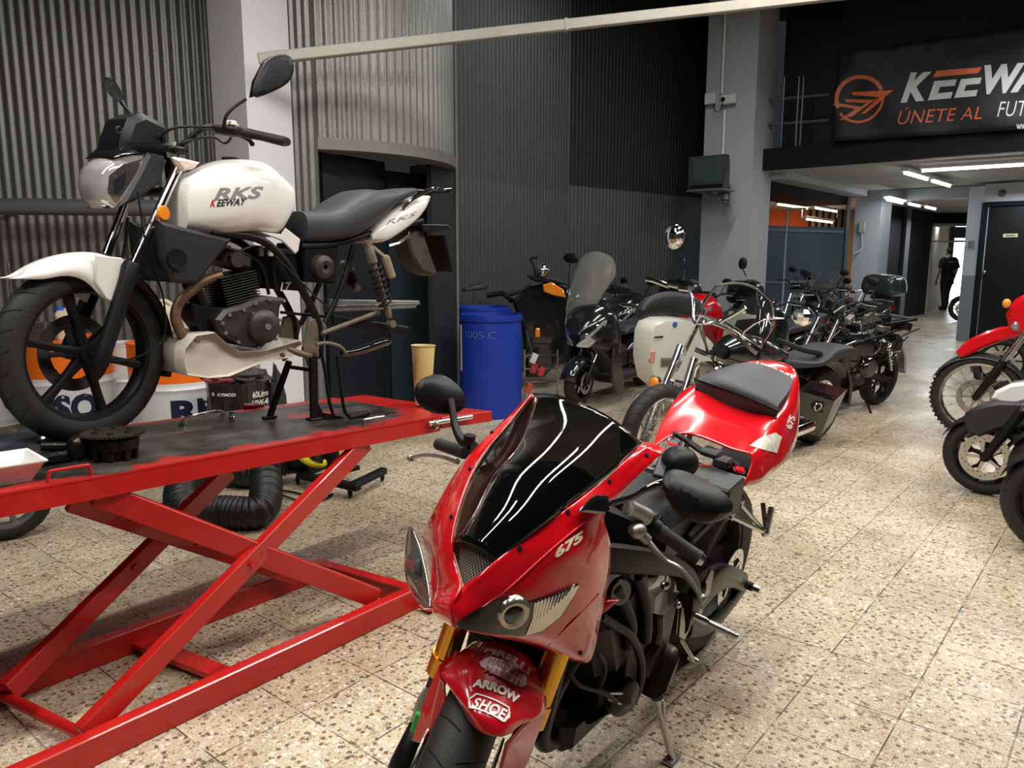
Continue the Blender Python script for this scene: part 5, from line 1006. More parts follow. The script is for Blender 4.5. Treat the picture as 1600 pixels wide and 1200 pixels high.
mb = MB(); mb.tube([rg(640, 716, (1.02, -.40, .86)), rg(662, 711, (1.03, -.35, .87)), rg(690, 713, (1.04, -.29, .87)), rg(715, 721, (1.06, -.23, .865))], [.006, .006, .008, .010], 10, smooth=4, flat=.7); mb.ell(rg(642, 716, (1.02, -.40, .86)), (.010, .010, .010)); mb.build('brake_lever', ALU, rb)
# --- frame, engine
mb = MB()
for s_ in (-1, 1):
    mb.loft([(V((1.12, .09 * s_, .80)), V((0, .022, 0)), V((.0, 0, .04))), (V((.90, .15 * s_, .74)), V((0, .02, 0)), V((.0, 0, .035))), (V((.62, .16 * s_, .62)), V((0, .018, 0)), V((.02, 0, .035))), (V((.44, .15 * s_, .48)), V((0, .02, 0)), V((.03, 0, .04))), (V((.38, .13 * s_, .34)), V((0, .02, 0)), V((.05, 0, .02)))], 4, 14, .6)
mb.build('frame_spar', mat('frame_black', (.006, .006, .006), .5, spec=.25), rb)
mb = MB(); mb.box((.72, 0, .40), (.36, .30, .30), bev=.04); mb.box((.88, 0, .56), (.26, .30, .26), Matrix.Rotation(.5, 3, 'Y'), .04); mb.box((.80, 0, .25), (.42, .20, .12), bev=.03)
for y in (.155, -.155): mb.lathe([(0, .02), (.05, .018), (.065, .0), (.065, -.03)], (.70, y, .38), (0, 1 if y > 0 else -1, 0), 30)
mb.build('engine_block', mat('engine_black', (.016, .014, .013), .42, .5, noise_s=20, noise_a=.3), rb)
BR = mat('engine_brown', (.05, .041, .034), .35, .6, noise_s=14, noise_a=.15)
cv = [(1005, 1010), (1024, 1000), (1050, 1007), (1059, 1028), (1053, 1053), (1025, 1092), (1003, 1084), (999, 1045)]; q = [rg(*p, (.66, .20, .36)) for p in cv]; c_ = sum(q, V()) / 8
mb = MB(); mb.grid([[V((p.x, .12, p.z)) for p in q], [V((p.x, .185, p.z)) for p in q], [V((p.x, .20, p.z)) for p in [c_ + (p - c_) * .92 for p in q]], [V((p.x, .215, p.z)) for p in [c_ + (p - c_) * .6 for p in q]]], cv=True, caps=True); mb.build('alternator_cover', BR, rb, ang=50)
q = [rg(*p, (.74, .19, .52)) for p in ((1021, 926), (1040, 917), (1062, 910), (1064, 925), (1050, 948), (1038, 964), (1025, 960))]; mb = MB(); mb.prism(q, (0, -.07, 0), .012); mb.build('coolant_housing', mat('beige_alloy', (.40, .36, .29), .4, .6, noise_s=16, noise_a=.2), rb)
p = rg(1039, 915, (.74, .20, .56)); mb = MB(); mb.ell(p, (.013, .013, .013)); mb.cyl(p, p + V((0, 0, .035)), .004); mb.build('cable_nipple', STEEL, rb); mb = MB(); mb.ell(rg(1059, 945, (.70, .20, .50)), (.01, .01, .01)); mb.build('drain_bolt', STEEL, rb)
mb = MB(); mb.tube([rg(1030, 962, (.74, .19, .48)), rg(1030, 985, (.73, .19, .44)), rg(1026, 1003, (.73, .19, .40))], .013, 10, smooth=3); mb.build('coolant_pipe', BR, rb)
mb = MB()
for pts, r_ in (([(939, 963, (1.08, .20, .60)), (962, 978, (1.02, .215, .55)), (984, 992, (.96, .22, .50)), (1000, 1025, (.88, .22, .42)), (1001, 1060, (.84, .215, .35)), (990, 1092, (.84, .20, .29)), (966, 1110, (.88, .18, .25))], .011),
    ([(960, 918, (1.0, .22, .66)), (975, 945, (.96, .225, .60)), (985, 980, (.93, .22, .52)), (980, 1010, (.92, .2, .45))], .017),
    ([(995, 900, (.90, .2, .68)), (1003, 925, (.87, .215, .62)), (1010, 960, (.84, .21, .54)), (1008, 1000, (.82, .2, .45))], .016),
    ([(935, 1020, (1.10, .16, .50)), (945, 1040, (1.06, .18, .45)), (940, 1065, (1.06, .18, .40)), (925, 1080, (1.08, .17, .37))], .006),
    ([(890, 1050, (1.16, .14, .47)), (905, 1070, (1.13, .16, .43)), (945, 1083, (1.04, .18, .38)), (965, 1098, (.98, .18, .34))], .006)):
    mb.tube([rg(*p) for p in pts], r_, 12, smooth=5)
mb.build('hoses', mat('hose_black', (.008, .008, .008), .5, spec=.3), rb)
mb = MB(); mb.lathe([(.040, -.01), (.050, 0), (.050, .02), (.04, .028), (.015, .03), (0, .04)], rg(968, 1085, (.93, .14, .33)), (.3, 1, 0), 30); mb.build('water_pump_cover', mat('engine_black', (.016, .014, .013)), rb); mb = MB(); mb.lathe([(.03, .0), (.036, .01), (.03, .02), (0, .02)], rg(962, 922, (1.0, .2, .63)), (.4, 1, .2), 24); mb.build('engine_side_cover', GBLK, rb)
mb = MB()
for i, y in enumerate((-.09, 0, .09)): mb.tube([(1.03, y, .52), (1.12, y, .44), (1.10, y * .8, .30), (.98, y * .6, .22), (.75, y * .5, .17)], .021, 12, smooth=5)
mb.build('exhaust_headers', mat('dark_exhaust', (.03, .025, .02), .45, .7), rb)
q = [rg(*p, (1.10, .10, .42)) for p in ((858, 1072), (881, 1086), (872, 1110), (838, 1163), (826, 1158), (842, 1110))]; mb = MB(); mb.prism(q, (0, -.03, 0), .004); mb.build('lower_shroud', BLK, rb)
q = [rg(*p, (.95, .13, .22)) for p in ((900, 1075), (975, 1060), (1003, 1085), (998, 1100), (955, 1116), (925, 1135), (903, 1141), (897, 1120))]; mb = MB(); mb.prism(q, (0, -.2, 0), .012); mb.build('sump', mat('sump_black', (.012, .012, .012), .5), rb)
mb = MB(); mb.tube([rg(940, 1083, (1.02, .2, .38)), rg(955, 1084, (.99, .21, .37)), rg(972, 1084, (.96, .215, .36))], .003, 6); mb.tube([rg(950, 1092, (1.0, .2, .36)), rg(970, 1100, (.97, .2, .34))], .003, 6); mb.build('cable_end', STEEL, rb)
# --- rear: swing arm, wheel, pegs, stand
wheel(rb, None, .325, .185, (-.05, -.01, .322), 'y', name='rear_wheel', rimr=.218, disc=(.11, 1), rimm=BLK, spokes=5, prof=.8)
mb = MB()
for s_ in (-1, 1):
    mb.loft([(V((.46, .13 * s_, .40)), V((0, .03, 0)), V((0, 0, .07))), (V((.30, .15 * s_, .46)), V((0, .022, 0)), V((0, 0, .055))), (V((.14, .155 * s_, .42)), V((0, .02, 0)), V((.0, 0, .04))), (V((-.04, .15 * s_, .33)), V((0, .02, 0)), V((0, 0, .04)))], 4, 14, .6)
    mb.loft([(V((.42, .14 * s_, .34)), V((0, .02, 0)), V((0, 0, .03))), (V((.2, .15 * s_, .27)), V((0, .018, 0)), V((0, 0, .025))), (V((-.06, .15 * s_, .31)), V((0, .018, 0)), V((0, 0, .03)))], 4, 12, .6)
mb.cyl((-.05, -.19, .322), (-.05, .19, .322), .016, seg=16); mb.build('swingarm', mat('swingarm_black', (.020, .019, .018), .4, .3), rb)
mb = MB(); mb.cyl((-.05, .175, .322), (-.05, .215, .322), .013, seg=6); mb.build('axle_nut', STEEL, rb)
mb = MB(); a, b = rg(1075, 958, (.44, .20, .36)), rg(1153, 995, (.40, .36, .33)); mb.tube([a, a.lerp(b, .35), a.lerp(b, .4), b], [.014, .013, .010, .009], 12)
for i in range(14): c_ = a.lerp(b, .42 + i * .04); mb.cyl(c_, c_ + (b - a) * .02, .013, seg=10)
mb.build('foot_peg', STEEL, rb)
mb = MB(); q = [rg(1066, 950, (.47, .19, .38)), rg(1088, 945, (.43, .2, .39)), rg(1100, 955, (.41, .19, .36)), rg(1082, 975, (.44, .19, .33)), rg(1070, 1000, (.47, .19, .29)), rg(1062, 995, (.49, .19, .30))]; mb.prism(q, (0, -.012, 0), .002)
q = [rg(1083, 948, (.42, .2, .40)), rg(1098, 920, (.39, .2, .46)), rg(1112, 889, (.36, .2, .52)), rg(1116, 893, (.36, .2, .51)), rg(1110, 925, (.37, .2, .45)), rg(1098, 945, (.40, .2, .41))]; mb.prism(q, (0, -.008, 0), .001); mb.build('heel_plate', STEEL, rb)
mb = MB(); mb.tube([rg(1065, 1000, (.5, .2, .28)), rg(1072, 1012, (.49, .22, .26)), rg(1086, 1035, (.47, .25, .22))], .006, 8); mb.cyl(rg(1076, 1026, (.47, .22, .24)), rg(1089, 1034, (.46, .26, .23)), .009); mb.build('gear_pedal', STEEL, rb)
a = rg(1027, 1090, (.66, .17, .22)); b = rg(1056, 1212, (.62, .30, -.04)); 
bw = MR @ b; t_ = (0.008 - (MR @ a).z) / (bw.z - (MR @ a).z); b = a + (b - a) * t_
mb = MB(); mb.tube([a, a.lerp(b, .1), a.lerp(b, .92), b], [.018, .014, .011, .012], 12); fb = Mi @ ((MR @ b) + V((0, 0, .0))); mb.box(fb, (.06, .035, .008), bev=.002); mb.tube([a + V((.0, .02, 0)), a + V((.0, .03, -.04)), a.lerp(b, .35) + V((0, .015, 0))], .004, 6); mb.build('side_stand', STEEL, rb)
mb = MB()
for a, b in (((1155, 786, (.22, .15, .66)), (1190, 826, (.05, .19, .56))), ((1140, 806, (.26, .15, .60)), (1196, 832, (.05, .19, .55))), ((1192, 786, (.02, .17, .62)), (1197, 830, (.05, .19, .55)))): mb.cyl(rg(*a), rg(*b), .008)
for q in ((1155, 786, (.22, .15, .66)), (1140, 806, (.26, .15, .60))): p = rg(*q); mb.cyl(p, p + V((0, .012, 0)), .013)
mb.ell(rg(1196, 832, (.05, .19, .55)), (.018, .014, .016)); mb.build('pillion_bracket', STEEL, rb)
mb = MB(); a, b = rg(1197, 832, (.05, .20, .55)), rg(1206, 792, (.03, .21, .63)); mb.tube([a, a.lerp(b, .15), b], [.012, .011, .008], 12)
for i in range(10): c_ = a.lerp(b, .2 + i * .08); mb.cyl(c_, c_ + (b - a) * .035, .0125, seg=10)
mb.build('pillion_peg', STEEL, rb)
# --- tail: seat cowl, pad, battery bay
TC = [[(1018, 702, (.56, -.15, .79)), (1046, 682, (.47, -.11, .81)), (1080, 678, (.42, -.03, .82)), (1142, 701, (.38, .06, .81)), (1176, 714, (.36, .12, .79)), (1162, 760, (.41, .165, .73))],
 [(1030, 670, (.45, -.155, .80)), (1055, 660, (.38, -.11, .83)), (1092, 662, (.34, -.03, .84)), (1150, 686, (.30, .06, .83)), (1188, 704, (.29, .125, .80)), (1188, 754, (.33, .17, .72))],
 [(1048, 634, (.30, -.155, .82)), (1070, 632, (.26, -.11, .855)), (1106, 642, (.22, -.03, .865)), (1158, 664, (.2, .06, .855)), (1203, 682, (.18, .13, .82)), (1208, 737, (.22, .175, .72))],
 [(1066, 611, (.14, -.15, .85)), (1088, 609, (.13, -.11, .88)), (1125, 628, (.12, -.03, .885)), (1172, 645, (.10, .06, .88)), (1216, 656, (.09, .13, .85)), (1230, 718, (.11, .17, .73))],
 [(1095, 596, (-.0, -.135, .88)), (1112, 588, (-.02, -.10, .90)), (1148, 600, (-.03, -.02, .905)), (1195, 618, (-.04, .06, .90)), (1236, 632, (-.05, .12, .86)), (1244, 690, (-.03, .15, .76))],
 [(1140, 573, (-.16, -.11, .92)), (1160, 567, (-.17, -.07, .935)), (1185, 567, (-.19, -.01, .94)), (1220, 574, (-.18, .05, .93)), (1247, 592, (-.16, .10, .90)), (1249, 655, (-.12, .12, .81))],
 [(1170, 566, (-.24, -.06, .945)), (1182, 564, (-.25, -.04, .95)), (1200, 563, (-.26, 0, .95)), (1225, 567, (-.25, .04, .94)), (1243, 580, (-.23, .07, .92)), (1249, 620, (-.2, .08, .87))]]
tc = sheet(gp(TC), 'tail_cowl', RED, rb, n=4, solid=.004, ang=60)
PD = [[(1086, 606, (.13, -.10, .87)), (1115, 622, (.12, -.05, .875)), (1144, 641, (.11, 0, .88)), (1180, 646, (.10, .06, .88)), (1214, 652, (.09, .115, .87))],
 [(1089, 594, (.12, -.105, .905)), (1116, 603, (.13, -.05, .915)), (1150, 615, (.13, 0, .92)), (1186, 630, (.12, .06, .915)), (1215, 643, (.09, .12, .90))],
 [(1096, 588, (.08, -.105, .925)), (1122, 589, (.10, -.05, .94)), (1155, 598, (.10, 0, .94)), (1188, 612, (.09, .06, .935)), (1217, 632, (.07, .12, .915))],
 [(1118, 579, (-.03, -.095, .945)), (1140, 578, (-.03, -.045, .955)), (1170, 583, (-.03, 0, .955)), (1205, 597, (-.04, .06, .95)), (1232, 612, (-.05, .105, .93))],
 [(1140, 571, (-.14, -.075, .955)), (1158, 567, (-.15, -.03, .965)), (1185, 568, (-.15, .01, .965)), (1213, 577, (-.15, .05, .96)), (1240, 592, (-.14, .085, .94))]]
PG = gp(PD); mb = MB(); G_ = grid2(PG, 4); mb.grid(G_); lo = [[p - V((0, 0, .035)) for p in r] for r in G_]; mb.grid([[a, b] for a, b in zip([r[-1] for r in G_], [r[-1] for r in lo])]); mb.grid([[a, b] for a, b in zip([r[0] for r in G_], [r[0] for r in lo])]); mb.grid([G_[-1], lo[-1]]); mb.build('pillion_pad', SEATM, rb, ang=60)
q = [hit([tc], 1000, 1000)] if 0 else None
mb = MB(); mb.tube([p + V((.004, 0, .003)) for p in cat(PG[1], 5)], .0035, 6); mb.build('pad_seam', BLK, rb)
q = [rg(*p) for p in ((1133, 633, (.12, .01, .87)), (1144, 641, (.12, .02, .87)), (1160, 645, (.11, .03, .86)), (1150, 652, (.12, .02, .85)), (1136, 646, (.13, .0, .85)))]
mb = MB(); mb.ell(rg(1062, 722, (.62, -.03, .80)), (.055, .052, .045)); mb.build('airbox_dome', BLK, rb)
mb = MB(); mb.box(rg(1068, 702, (.60, -.02, .85)), (.02, .035, .002)); mb.build('green_mark', mat('green_mark', (.1, .5, .06), .5), rb)
mb = MB(); R_ = Matrix.Rotation(.1, 3, 'Y'); mb.box(rg(1115, 742, (.50, .06, .80)) - V((0, 0, .05)), (.12, .15, .10), R_, .006); mb.build('battery', DGREY, rb)
mb = MB(); mb.box((.58, 0, .70), (.30, .26, .16), bev=.03); mb.box((.42, .0, .70), (.12, .26, .12), bev=.02); mb.build('battery_bay', BLK, rb)
mb = MB()
for pts in ([(1052, 676, (.47, -.08, .80)), (1075, 690, (.44, -.04, .80)), (1098, 706, (.43, .0, .80))], [(1028, 745, (.70, -.02, .82)), (1038, 715, (.62, -.07, .82)), (1055, 690, (.52, -.09, .81))], [(1100, 706, (.44, .01, .80)), (1130, 715, (.40, .05, .79)), (1155, 728, (.38, .10, .78))]): mb.beam(rg(*pts[0]), rg(*pts[1]), .03, .012, bev=.003); mb.beam(rg(*pts[1]), rg(*pts[2]), .03, .012, bev=.003)
mb.box(rg(1112, 707, (.42, .02, .81)), (.06, .06, .02), bev=.006); mb.box(rg(1130, 722, (.42, .06, .81)), (.05, .05, .03), bev=.006); mb.build('subframe_tray', DGREY, rb)
for x, y, g in ((1051, 695, (.54, -.09, .82)), (1155, 734, (.40, .12, .78))): mb = MB(); mb.box(rg(x, y, g), (.035, .03, .012), Matrix.Rotation(.5, 3, 'Z'), .003); mb.build('red_bracket', RED, rb)
mb = MB(); mb.tube([rg(1078, 738, (.56, .0, .84)), rg(1090, 728, (.54, .02, .85)), rg(1112, 728, (.5, .04, .85))], .003, 6, smooth=3); mb.build('battery_lead', REDD, rb)
mb = MB(); a, b = rg(1150, 748, (.40, .13, .76)), rg(1140, 790, (.42, .14, .66)); mb.beam(a, b, .03, .05, bev=.006); mb.beam(rg(1120, 800, (.5, .12, .62)), rg(1075, 845, (.62, .15, .56)), .03, .03, bev=.006); mb.build('subframe', BLK, rb)
mb = MB(); mb.cyl(rg(1075, 842, (.56, .12, .58)), rg(1110, 808, (.46, .10, .68)), .014); mb.build('shock_body', ALU, rb)
mb = MB(); mb.prism([(-.05, .09, .70), (-.3, .06, .80), (-.32, .05, .88), (.1, .15, .78)], (0, -.12, 0), .004); mb.build('tail_underside', BLK, rb)
mb = MB(); mb.loft([(V((.05, 0, .62)), V((0, .05, 0)), V((.05, 0, .0))), (V((-.1, 0, .72)), V((0, .05, 0)), V((.05, 0, .0))), (V((-.2, 0, .80)), V((0, .04, 0)), V((.04, 0, .0)))], 3, 12, .6); mb.build('inner_mudguard', BLK, rb)
# --- lettering
CRM = mat('cream_decal', (.80, .70, .50), .4); PINK = mat('pinkish_white', (.62, .42, .42), .35)
decal(rb, [fair], textmesh('675', .05, .25, 1.0, 6), ((864, 859), (910, 828), (914, 842), (869, 873)), CRM, label='cream lettering 675')
decal(rb, [tc], textmesh('675', .03, 0, .95, 4), ((1226, 668), (1233, 648), (1243, 652), (1236, 671)), WHD, off=.0018)
decal(rb, [tc], textmesh('TRIUMPH', .03, 0, 1.0, 8), ((1243, 588), (1183, 565), (1180, 571), (1237, 597)), WHD, off=.0018)
decal(rb, [mg], textmesh('PIRELLI', .05, .1, 1.0, 24), ((757, 1013), (829, 1046), (825, 1058), (754, 1021)), PINK, off=.0026, bow=7)
el = polyfill([(0, .45), (.06, .75), (.2, .95), (.5, 1), (.8, .95), (.95, .75), (1, .45), (.93, .2), (.75, .03), (.5, 0), (.25, .03), (.06, .2)], 20)
decal(rb, [mg], el, ((753, 1024), (828, 1055), (816, 1084), (745, 1046)), PINK, 'sponsor_oval', off=.0026, bow=5)
DRED = mat('decal_dark_red', (.30, .004, .01), .4)
decal(rb, [mg], textmesh('MAGNETI', .03, 0, .95, 24), ((765, 1029), (817, 1053), (812, 1064), (760, 1039)), DRED, off=.0034, bow=4)
decal(rb, [mg], textmesh('MARELLI', .03, 0, .95, 24), ((760, 1041), (811, 1066), (806, 1076), (756, 1051)), DRED, off=.0034, bow=3)
decal(rb, [mg], textmesh('ARROW', .05, 0, 1.0, 24), ((741, 1062), (812, 1088), (806, 1102), (737, 1075)), WHD, off=.0026, bow=6)
oc = [(0, .5), (.1, 1), (.9, 1), (1, .5), (.9, 0), (.1, 0)]; 
def ringfill(pts, k):
    cx, cy = .5, .5; o = []; n = len(pts); v = [];
    dens = []
    for i in range(n):
        a, b = pts[i], pts[(i + 1) % n]
        for t in range(14): dens.append((a[0] + (b[0] - a[0]) * t / 14, a[1] + (b[1] - a[1]) * t / 14))
    inn = [(cx + (x - cx) * (1 - k * .35), cy + (y - cy) * (1 - k)) for x, y in dens]; N_ = len(dens)
    return dens + inn, [(i, (i + 1) % N_, N_ + (i + 1) % N_, N_ + i) for i in range(N_)]
decal(rb, [mg], ringfill(oc, .18), ((737, 1083), (801, 1110), (791, 1133), (727, 1105)), WHD, 'helmet_brand_border', off=.0026, bow=4)
decal(rb, [mg], textmesh('SHOEI', .03, .08, 1.08, 24), ((744, 1091), (797, 1114), (789, 1130), (736, 1106)), WHD, off=.0026, bow=3)
decal(rb, [tc], polyfill([(0, .35), (.3, .7), (.8, 1), (1, .8), (.85, 0), (.45, .15)], 6), ((1171, 676), (1221, 676), (1221, 708), (1171, 708)), mat('painted_glare', (.85, .78, .66), .3, coat=.6, noise_s=60, noise_a=.25), 'painted_glare', off=.0018)  # bright glare on the tail cowl, painted as a pale patch
# ================================================================== drums, hose, barrels and the left corner
def at_floor(px, D): r = ray(px, 405); q = CAM + r * (D / r.y); return V((q.x, q.y, 0))
def drum(name, label, cat_, px, D, R, H, mats_, bands, group=None, lid=True, ribs=(.33, .66), z0=0):
    p = at_floor(px, D); p.z = z0; t = thing(name, label, cat_, p, group); mb = MB(); pr = [(0, .008, 0), (R * .96, .008, 0), (R * .97, 0, 0), (R, .012, 0)]
    N_ = 60
    for i in range(N_ + 1):
        h = .012 + (H - .024) * i / N_; u = h / H; r_ = R
        for rb_ in ribs: r_ += .010 * max(0, 1 - abs(u - rb_) / .022)
        mi = 0
        for k, (a, b) in enumerate(bands): 
            if a <= u < b: mi = k
        pr.append((r_, h, mi))
    pr += [(R * 1.012, H - .012, 0), (R * 1.015, H, 0), (R * .985, H + .001, 0), (R * .975, H - .014, 0), (0, H - .014, 0)]
    for a, b in zip(pr, pr[1:]): mb.mi = a[2]; mb.lathe([a[:2], b[:2]], (0, 0, 0), Z, 56)
    mb.build('drum_body', mats_, t, ang=30); return t, p
ORD = mat('drum_orange', (.85, .16, .01), .3, coat=.3); WHDM = mat('drum_white', (.66, .67, .68), .3, coat=.3); NAVY = mat('navy_ink', (.012, .015, .05), .4); KB = mat('drum_black', (.010, .010, .011), .2, coat=.6)
def drumtext(t, p, s_, px0, px1, z0, z1, R, m, **k):      # lettering wrapped round the drum
    vv, ff = textmesh(s_, k.get('bold', .04), k.get('shear', 0), 1.0, 10); mb = MB()
    def ang(px):
        d = ray(px, 405); d = V((d.x, d.y, 0)).normalized(); o = V((-p.x, -p.y, 0)); b = o.dot(d); c = o.dot(o) - R * R; disc = b * b - c
        tt = -b - math.sqrt(max(disc, 0)); q = o + d * tt; return math.atan2(q.y, q.x)
    a0_, a1_ = ang(px0), ang(px1); w_ = a1_ - a0_; a0_ -= w_ * k.get('e0', 0); a1_ += w_ * k.get('e1', 0)
    mb.add([V((math.cos(a0_ + (a1_ - a0_) * x) * (R + .0015), math.sin(a0_ + (a1_ - a0_) * x) * (R + .0015), z0 + (z1 - z0) * y)) for x, y in vv], ff); return mb.build('lettering', m, t, fix=False, ang=180)
BB = [(.70, 1.01), (0, .70)]
t1, q1_ = drum('oil_drum', 'orange and white oil drum behind the front wheel of the white motorcycle', 'oil drum', 92, 5.35, .29, .88, [ORD, WHDM], BB, 'orange and white drums')
drumtext(t1, q1_, 'REPSOL', 42, 152, .33, .52, .29, NAVY, bold=.05, e0=.5)
t2, q2_ = drum('oil_drum', 'orange and white oil drum nearest the white pillar with dark letters RE', 'oil drum', 262, 5.15, .29, .88, [ORD, WHDM], BB, 'orange and white drums')
drumtext(t2, q2_, 'REPSOL', 250, 322, .36, .52, .29, NAVY, bold=.05, e1=2.0)
t3, q3_ = drum('oil_drum', 'white and orange drum at the far left edge behind the tyre', 'oil drum', -55, 5.5, .29, .88, [ORD, WHDM], BB, 'orange and white drums')
t4, q4_ = drum('oil_drum', 'small white drum between the two orange and white ones', 'oil drum', 182, 5.75, .19, .80, [WHDM, ORD], [(0, .45), (.45, .5)], None)
t5, q5_ = drum('oil_drum', 'black oil drum with white lettering at the foot of the pillar', 'oil drum', 361, 4.85, .195, .66, [KB], [(0, 1)], None, ribs=(.2, .58))
drumtext(t5, q5_, 'KYMCO', 327, 356, .585, .605, .195, WHD, bold=.04); drumtext(t5, q5_, '60Litros', 383, 408,  .565, .605, .195, WHD, bold=.01); drumtext(t5, q5_, '10W-40', 382, 408, .51, .55, .195, WHD, bold=.01); drumtext(t5, q5_, 'Fully Synth', 382, 409, .455, .495, .195, WHD, bold=.01)
a_ = math.atan2(-q5_.y, -q5_.x); 
mb = MB(); d = ray(320, 405); ang_ = math.atan2(0, 1)
mb.torus((0, 0, 0), (1, 0, 0), .009, .0018, 18, 6)
def put_on(t, p, px, z, R, mb, name, m):
    d = ray(px, 405); d = V((d.x, d.y, 0)).normalized(); o = V((-p.x, -p.y, 0)); b = o.dot(d); q = o + d * (-b - math.sqrt(max(0, b * b - o.dot(o) + R * R))); n = q.normalized(); M = Matrix.Translation(q + V((0, 0, z)) + n * .002) @ n.to_track_quat('X', 'Z').to_matrix().to_4x4(); mb.v = [M @ v for v in mb.v]; return mb.build(name, m, t)
mb.mi = 0; mb.add([(0, -.004, -.004), (0, .0, .006), (0, .004, -.004)], [(0, 1, 2)]); put_on(t5, q5_, 320, .595, .195, mb, 'emblem', WHD)
def lumpy(name, label, cat_, p, rad, m, seed, amp=.35, n=26):
    t = MB(); rows = []
    for i in range(13):
        ph = -PI / 2 + PI * i / 12; ph = max(-1.5, min(1.5, ph)); r_ = []
        for k in range(n):
            a = 2 * PI * k / n; d = V((math.cos(ph) * math.cos(a), math.cos(ph) * math.sin(a), math.sin(ph))); f_ = 1 + amp * noise.noise(d * 2.3 + V((seed, 0, 0))) + amp * .5 * noise.noise(d * 6 + V((seed, 3, 0))); v = V((d.x * rad[0] * f_, d.y * rad[1] * f_, d.z * rad[2] * f_)); v.z = max(v.z, -rad[2] * .45); r_.append(V(p) + v)
        rows.append(r_)
    t.grid(rows, cv=True, caps=True); return tag(t.build(name, m), label, cat_)
lumpy('rag', 'crumpled red and grey rag on the left of the black drum lid', 'rag', q5_ + V((-.09, -.05, .672)), (.11, .08, .05), mat('rag_red', (.25, .05, .06), .9, noise_s=8, noise_a=.6), 1)
lumpy('rag', 'crumpled dark grey cloth on the right of the black drum lid', 'rag', q5_ + V((.08, .0, .675)), (.12, .12, .055), mat('rag_grey', (.06, .05, .05), .9, noise_s=9, noise_a=.6), 5)
lumpy('cloth', 'dark cloth hanging down beside the black drum', 'rag', q5_ + V((.23, .06, .36)), (.06, .08, .36), mat('cloth_dark', (.03, .028, .03), .9, noise_s=9, noise_a=.5), 9, .2)
# jerrycans on the drums
JER = mat('jerrycan_plastic', (.75, .68, .50), .4, trans=.2)
def jerry(label, p, sz, rot, capm):
    t = thing('jerrycan', label, 'jerrycan', Matrix.Translation(p) @ Matrix.Rotation(rot, 4, 'Z')); mb = MB(); w_, d_, h_ = sz
    mb.loft([(V((0, 0, 0)), V((w_ / 2, 0, 0)), V((0, d_ / 2, 0)), .45), (V((0, 0, h_ * .7)), V((w_ / 2, 0, 0)), V((0, d_ / 2, 0)), .45), (V((-.01, 0, h_ * .85)), V((w_ * .46, 0, 0)), V((0, d_ * .44, 0)), .5), (V((-w_ * .2, 0, h_)), V((w_ * .2, 0, 0)), V((0, d_ * .25, 0)), .6)], 4, 24, .45)
    mb.tube([(-w_ * .1, 0, h_ * .98), (w_ * .15, 0, h_ * 1.02), (w_ * .36, 0, h_ * .93), (w_ * .42, 0, h_ * .8)], .014, 10, smooth=4); mb.build('container', JER, t)
    mb = MB(); mb.cyl((-w_ * .26, 0, h_ * .98), (-w_ * .26, 0, h_ * 1.10), .028, .026); mb.build('cap', capm, t); return t
BLC = mat('blue_cap', (.02, .10, .75), .35); YLC = mat('red_cap', (.7, .04, .03), .35)
jerry('cream plastic jerrycan with blue cap on the drum beside the pillar', q2_ + V((-.10, .06, .868)), (.20, .15, .27), .1, BLC)
jerry('pale yellow jerrycan with red cap on the right half of the same drum', q2_ + V((.12, -.02, .868)), (.18, .14, .20), 1.2, YLC)
jerry('yellowish plastic can seen through the front wheel', q1_ + V((-.02, .05, .868)), (.12, .12, .20), .4, BLC)
t = thing('bolt_tray', 'perforated grey metal basket on the left drum', 'basket', q1_ + V((-.17, .0, .868))); mb = MB(); mb.box((0, 0, .06), (.13, .11, .12), bev=.006); mb.build('basket', mat('perforated', (.16, .16, .16), .4, .6), t)
mb = MB()
for i in range(6):
    for k in range(6): mb.cyl((-.05 + i * .02, -.056, .02 + k * .018), (-.05 + i * .02, -.054, .02 + k * .018), .005, seg=6)
mb.build('perforation', mat('hole_black', (.003, .003, .003), .9), t)
for (lx, ly, lz_, lab) in ((12, 410, .30, 'thin steel rod standing upright at the left edge'), (22, 440, .22, 'short bent chrome rod beside the left drum')):
    p = at_floor(lx, 5.1); mb = MB(); mb.cyl((p.x, p.y, 0), (p.x, p.y, 1.40 if lz_ > .25 else 1.26), .008, seg=10)
    if lz_ < .25: mb.tube([(p.x, p.y, 1.25), (p.x + .015, p.y, 1.30), (p.x + .03, p.y, 1.33)], .009, 8)
    tag(mb.build('steel_rod', STEEL), lab, 'rod')
# blue barrels
BLU = mat('blue_barrel', (.008, .035, .32), .38, noise_s=5, noise_a=.1, bump=.1, bs=40)
def barrel(label, px, D, z1=.93, R=.285):
    p = at_floor(px, D); t = thing('plastic_barrel', label, 'barrel', p, 'blue barrels'); mb = MB(); pr = [(0, .02), (R * .90, .02), (R * .93, 0), (R * .965, .03)]
    for i in range(14): u = i / 13; pr.append((R * (.965 + .035 * math.sin(PI * u)), .04 + (z1 - .14) * u))
    pr += [(R * .955, z1 - .075), (R * .95, z1 - .05)]
    mb.lathe(pr, (0, 0, 0), Z, 56); mb.build('barrel_body', BLU, t)
    mb = MB(); mb.lathe([(R * .95, z1 - .055), (R * 1.01, z1 - .055), (R * 1.02, z1 - .02), (R * .99, z1 - .018), (R * .985, z1 - .0), (R * .93, z1), (R * .92, z1 - .03), (0, z1 - .03)], (0, 0, 0), Z, 56)
    for s_ in (-1, 1): mb.lathe([(0, .012), (.032, .012), (.034, 0)], (s_ * R * .6, 0, z1 - .03), Z, 18)
    mb.build('barrel_lid', BLU, t); return t, p
bt, bp_ = barrel('large blue plastic barrel with 1005C written on it, at the foot of the corrugated drum', 767, 7.0); barrel('blue plastic barrel mostly hidden behind the front blue barrel', 752, 7.75, .95)
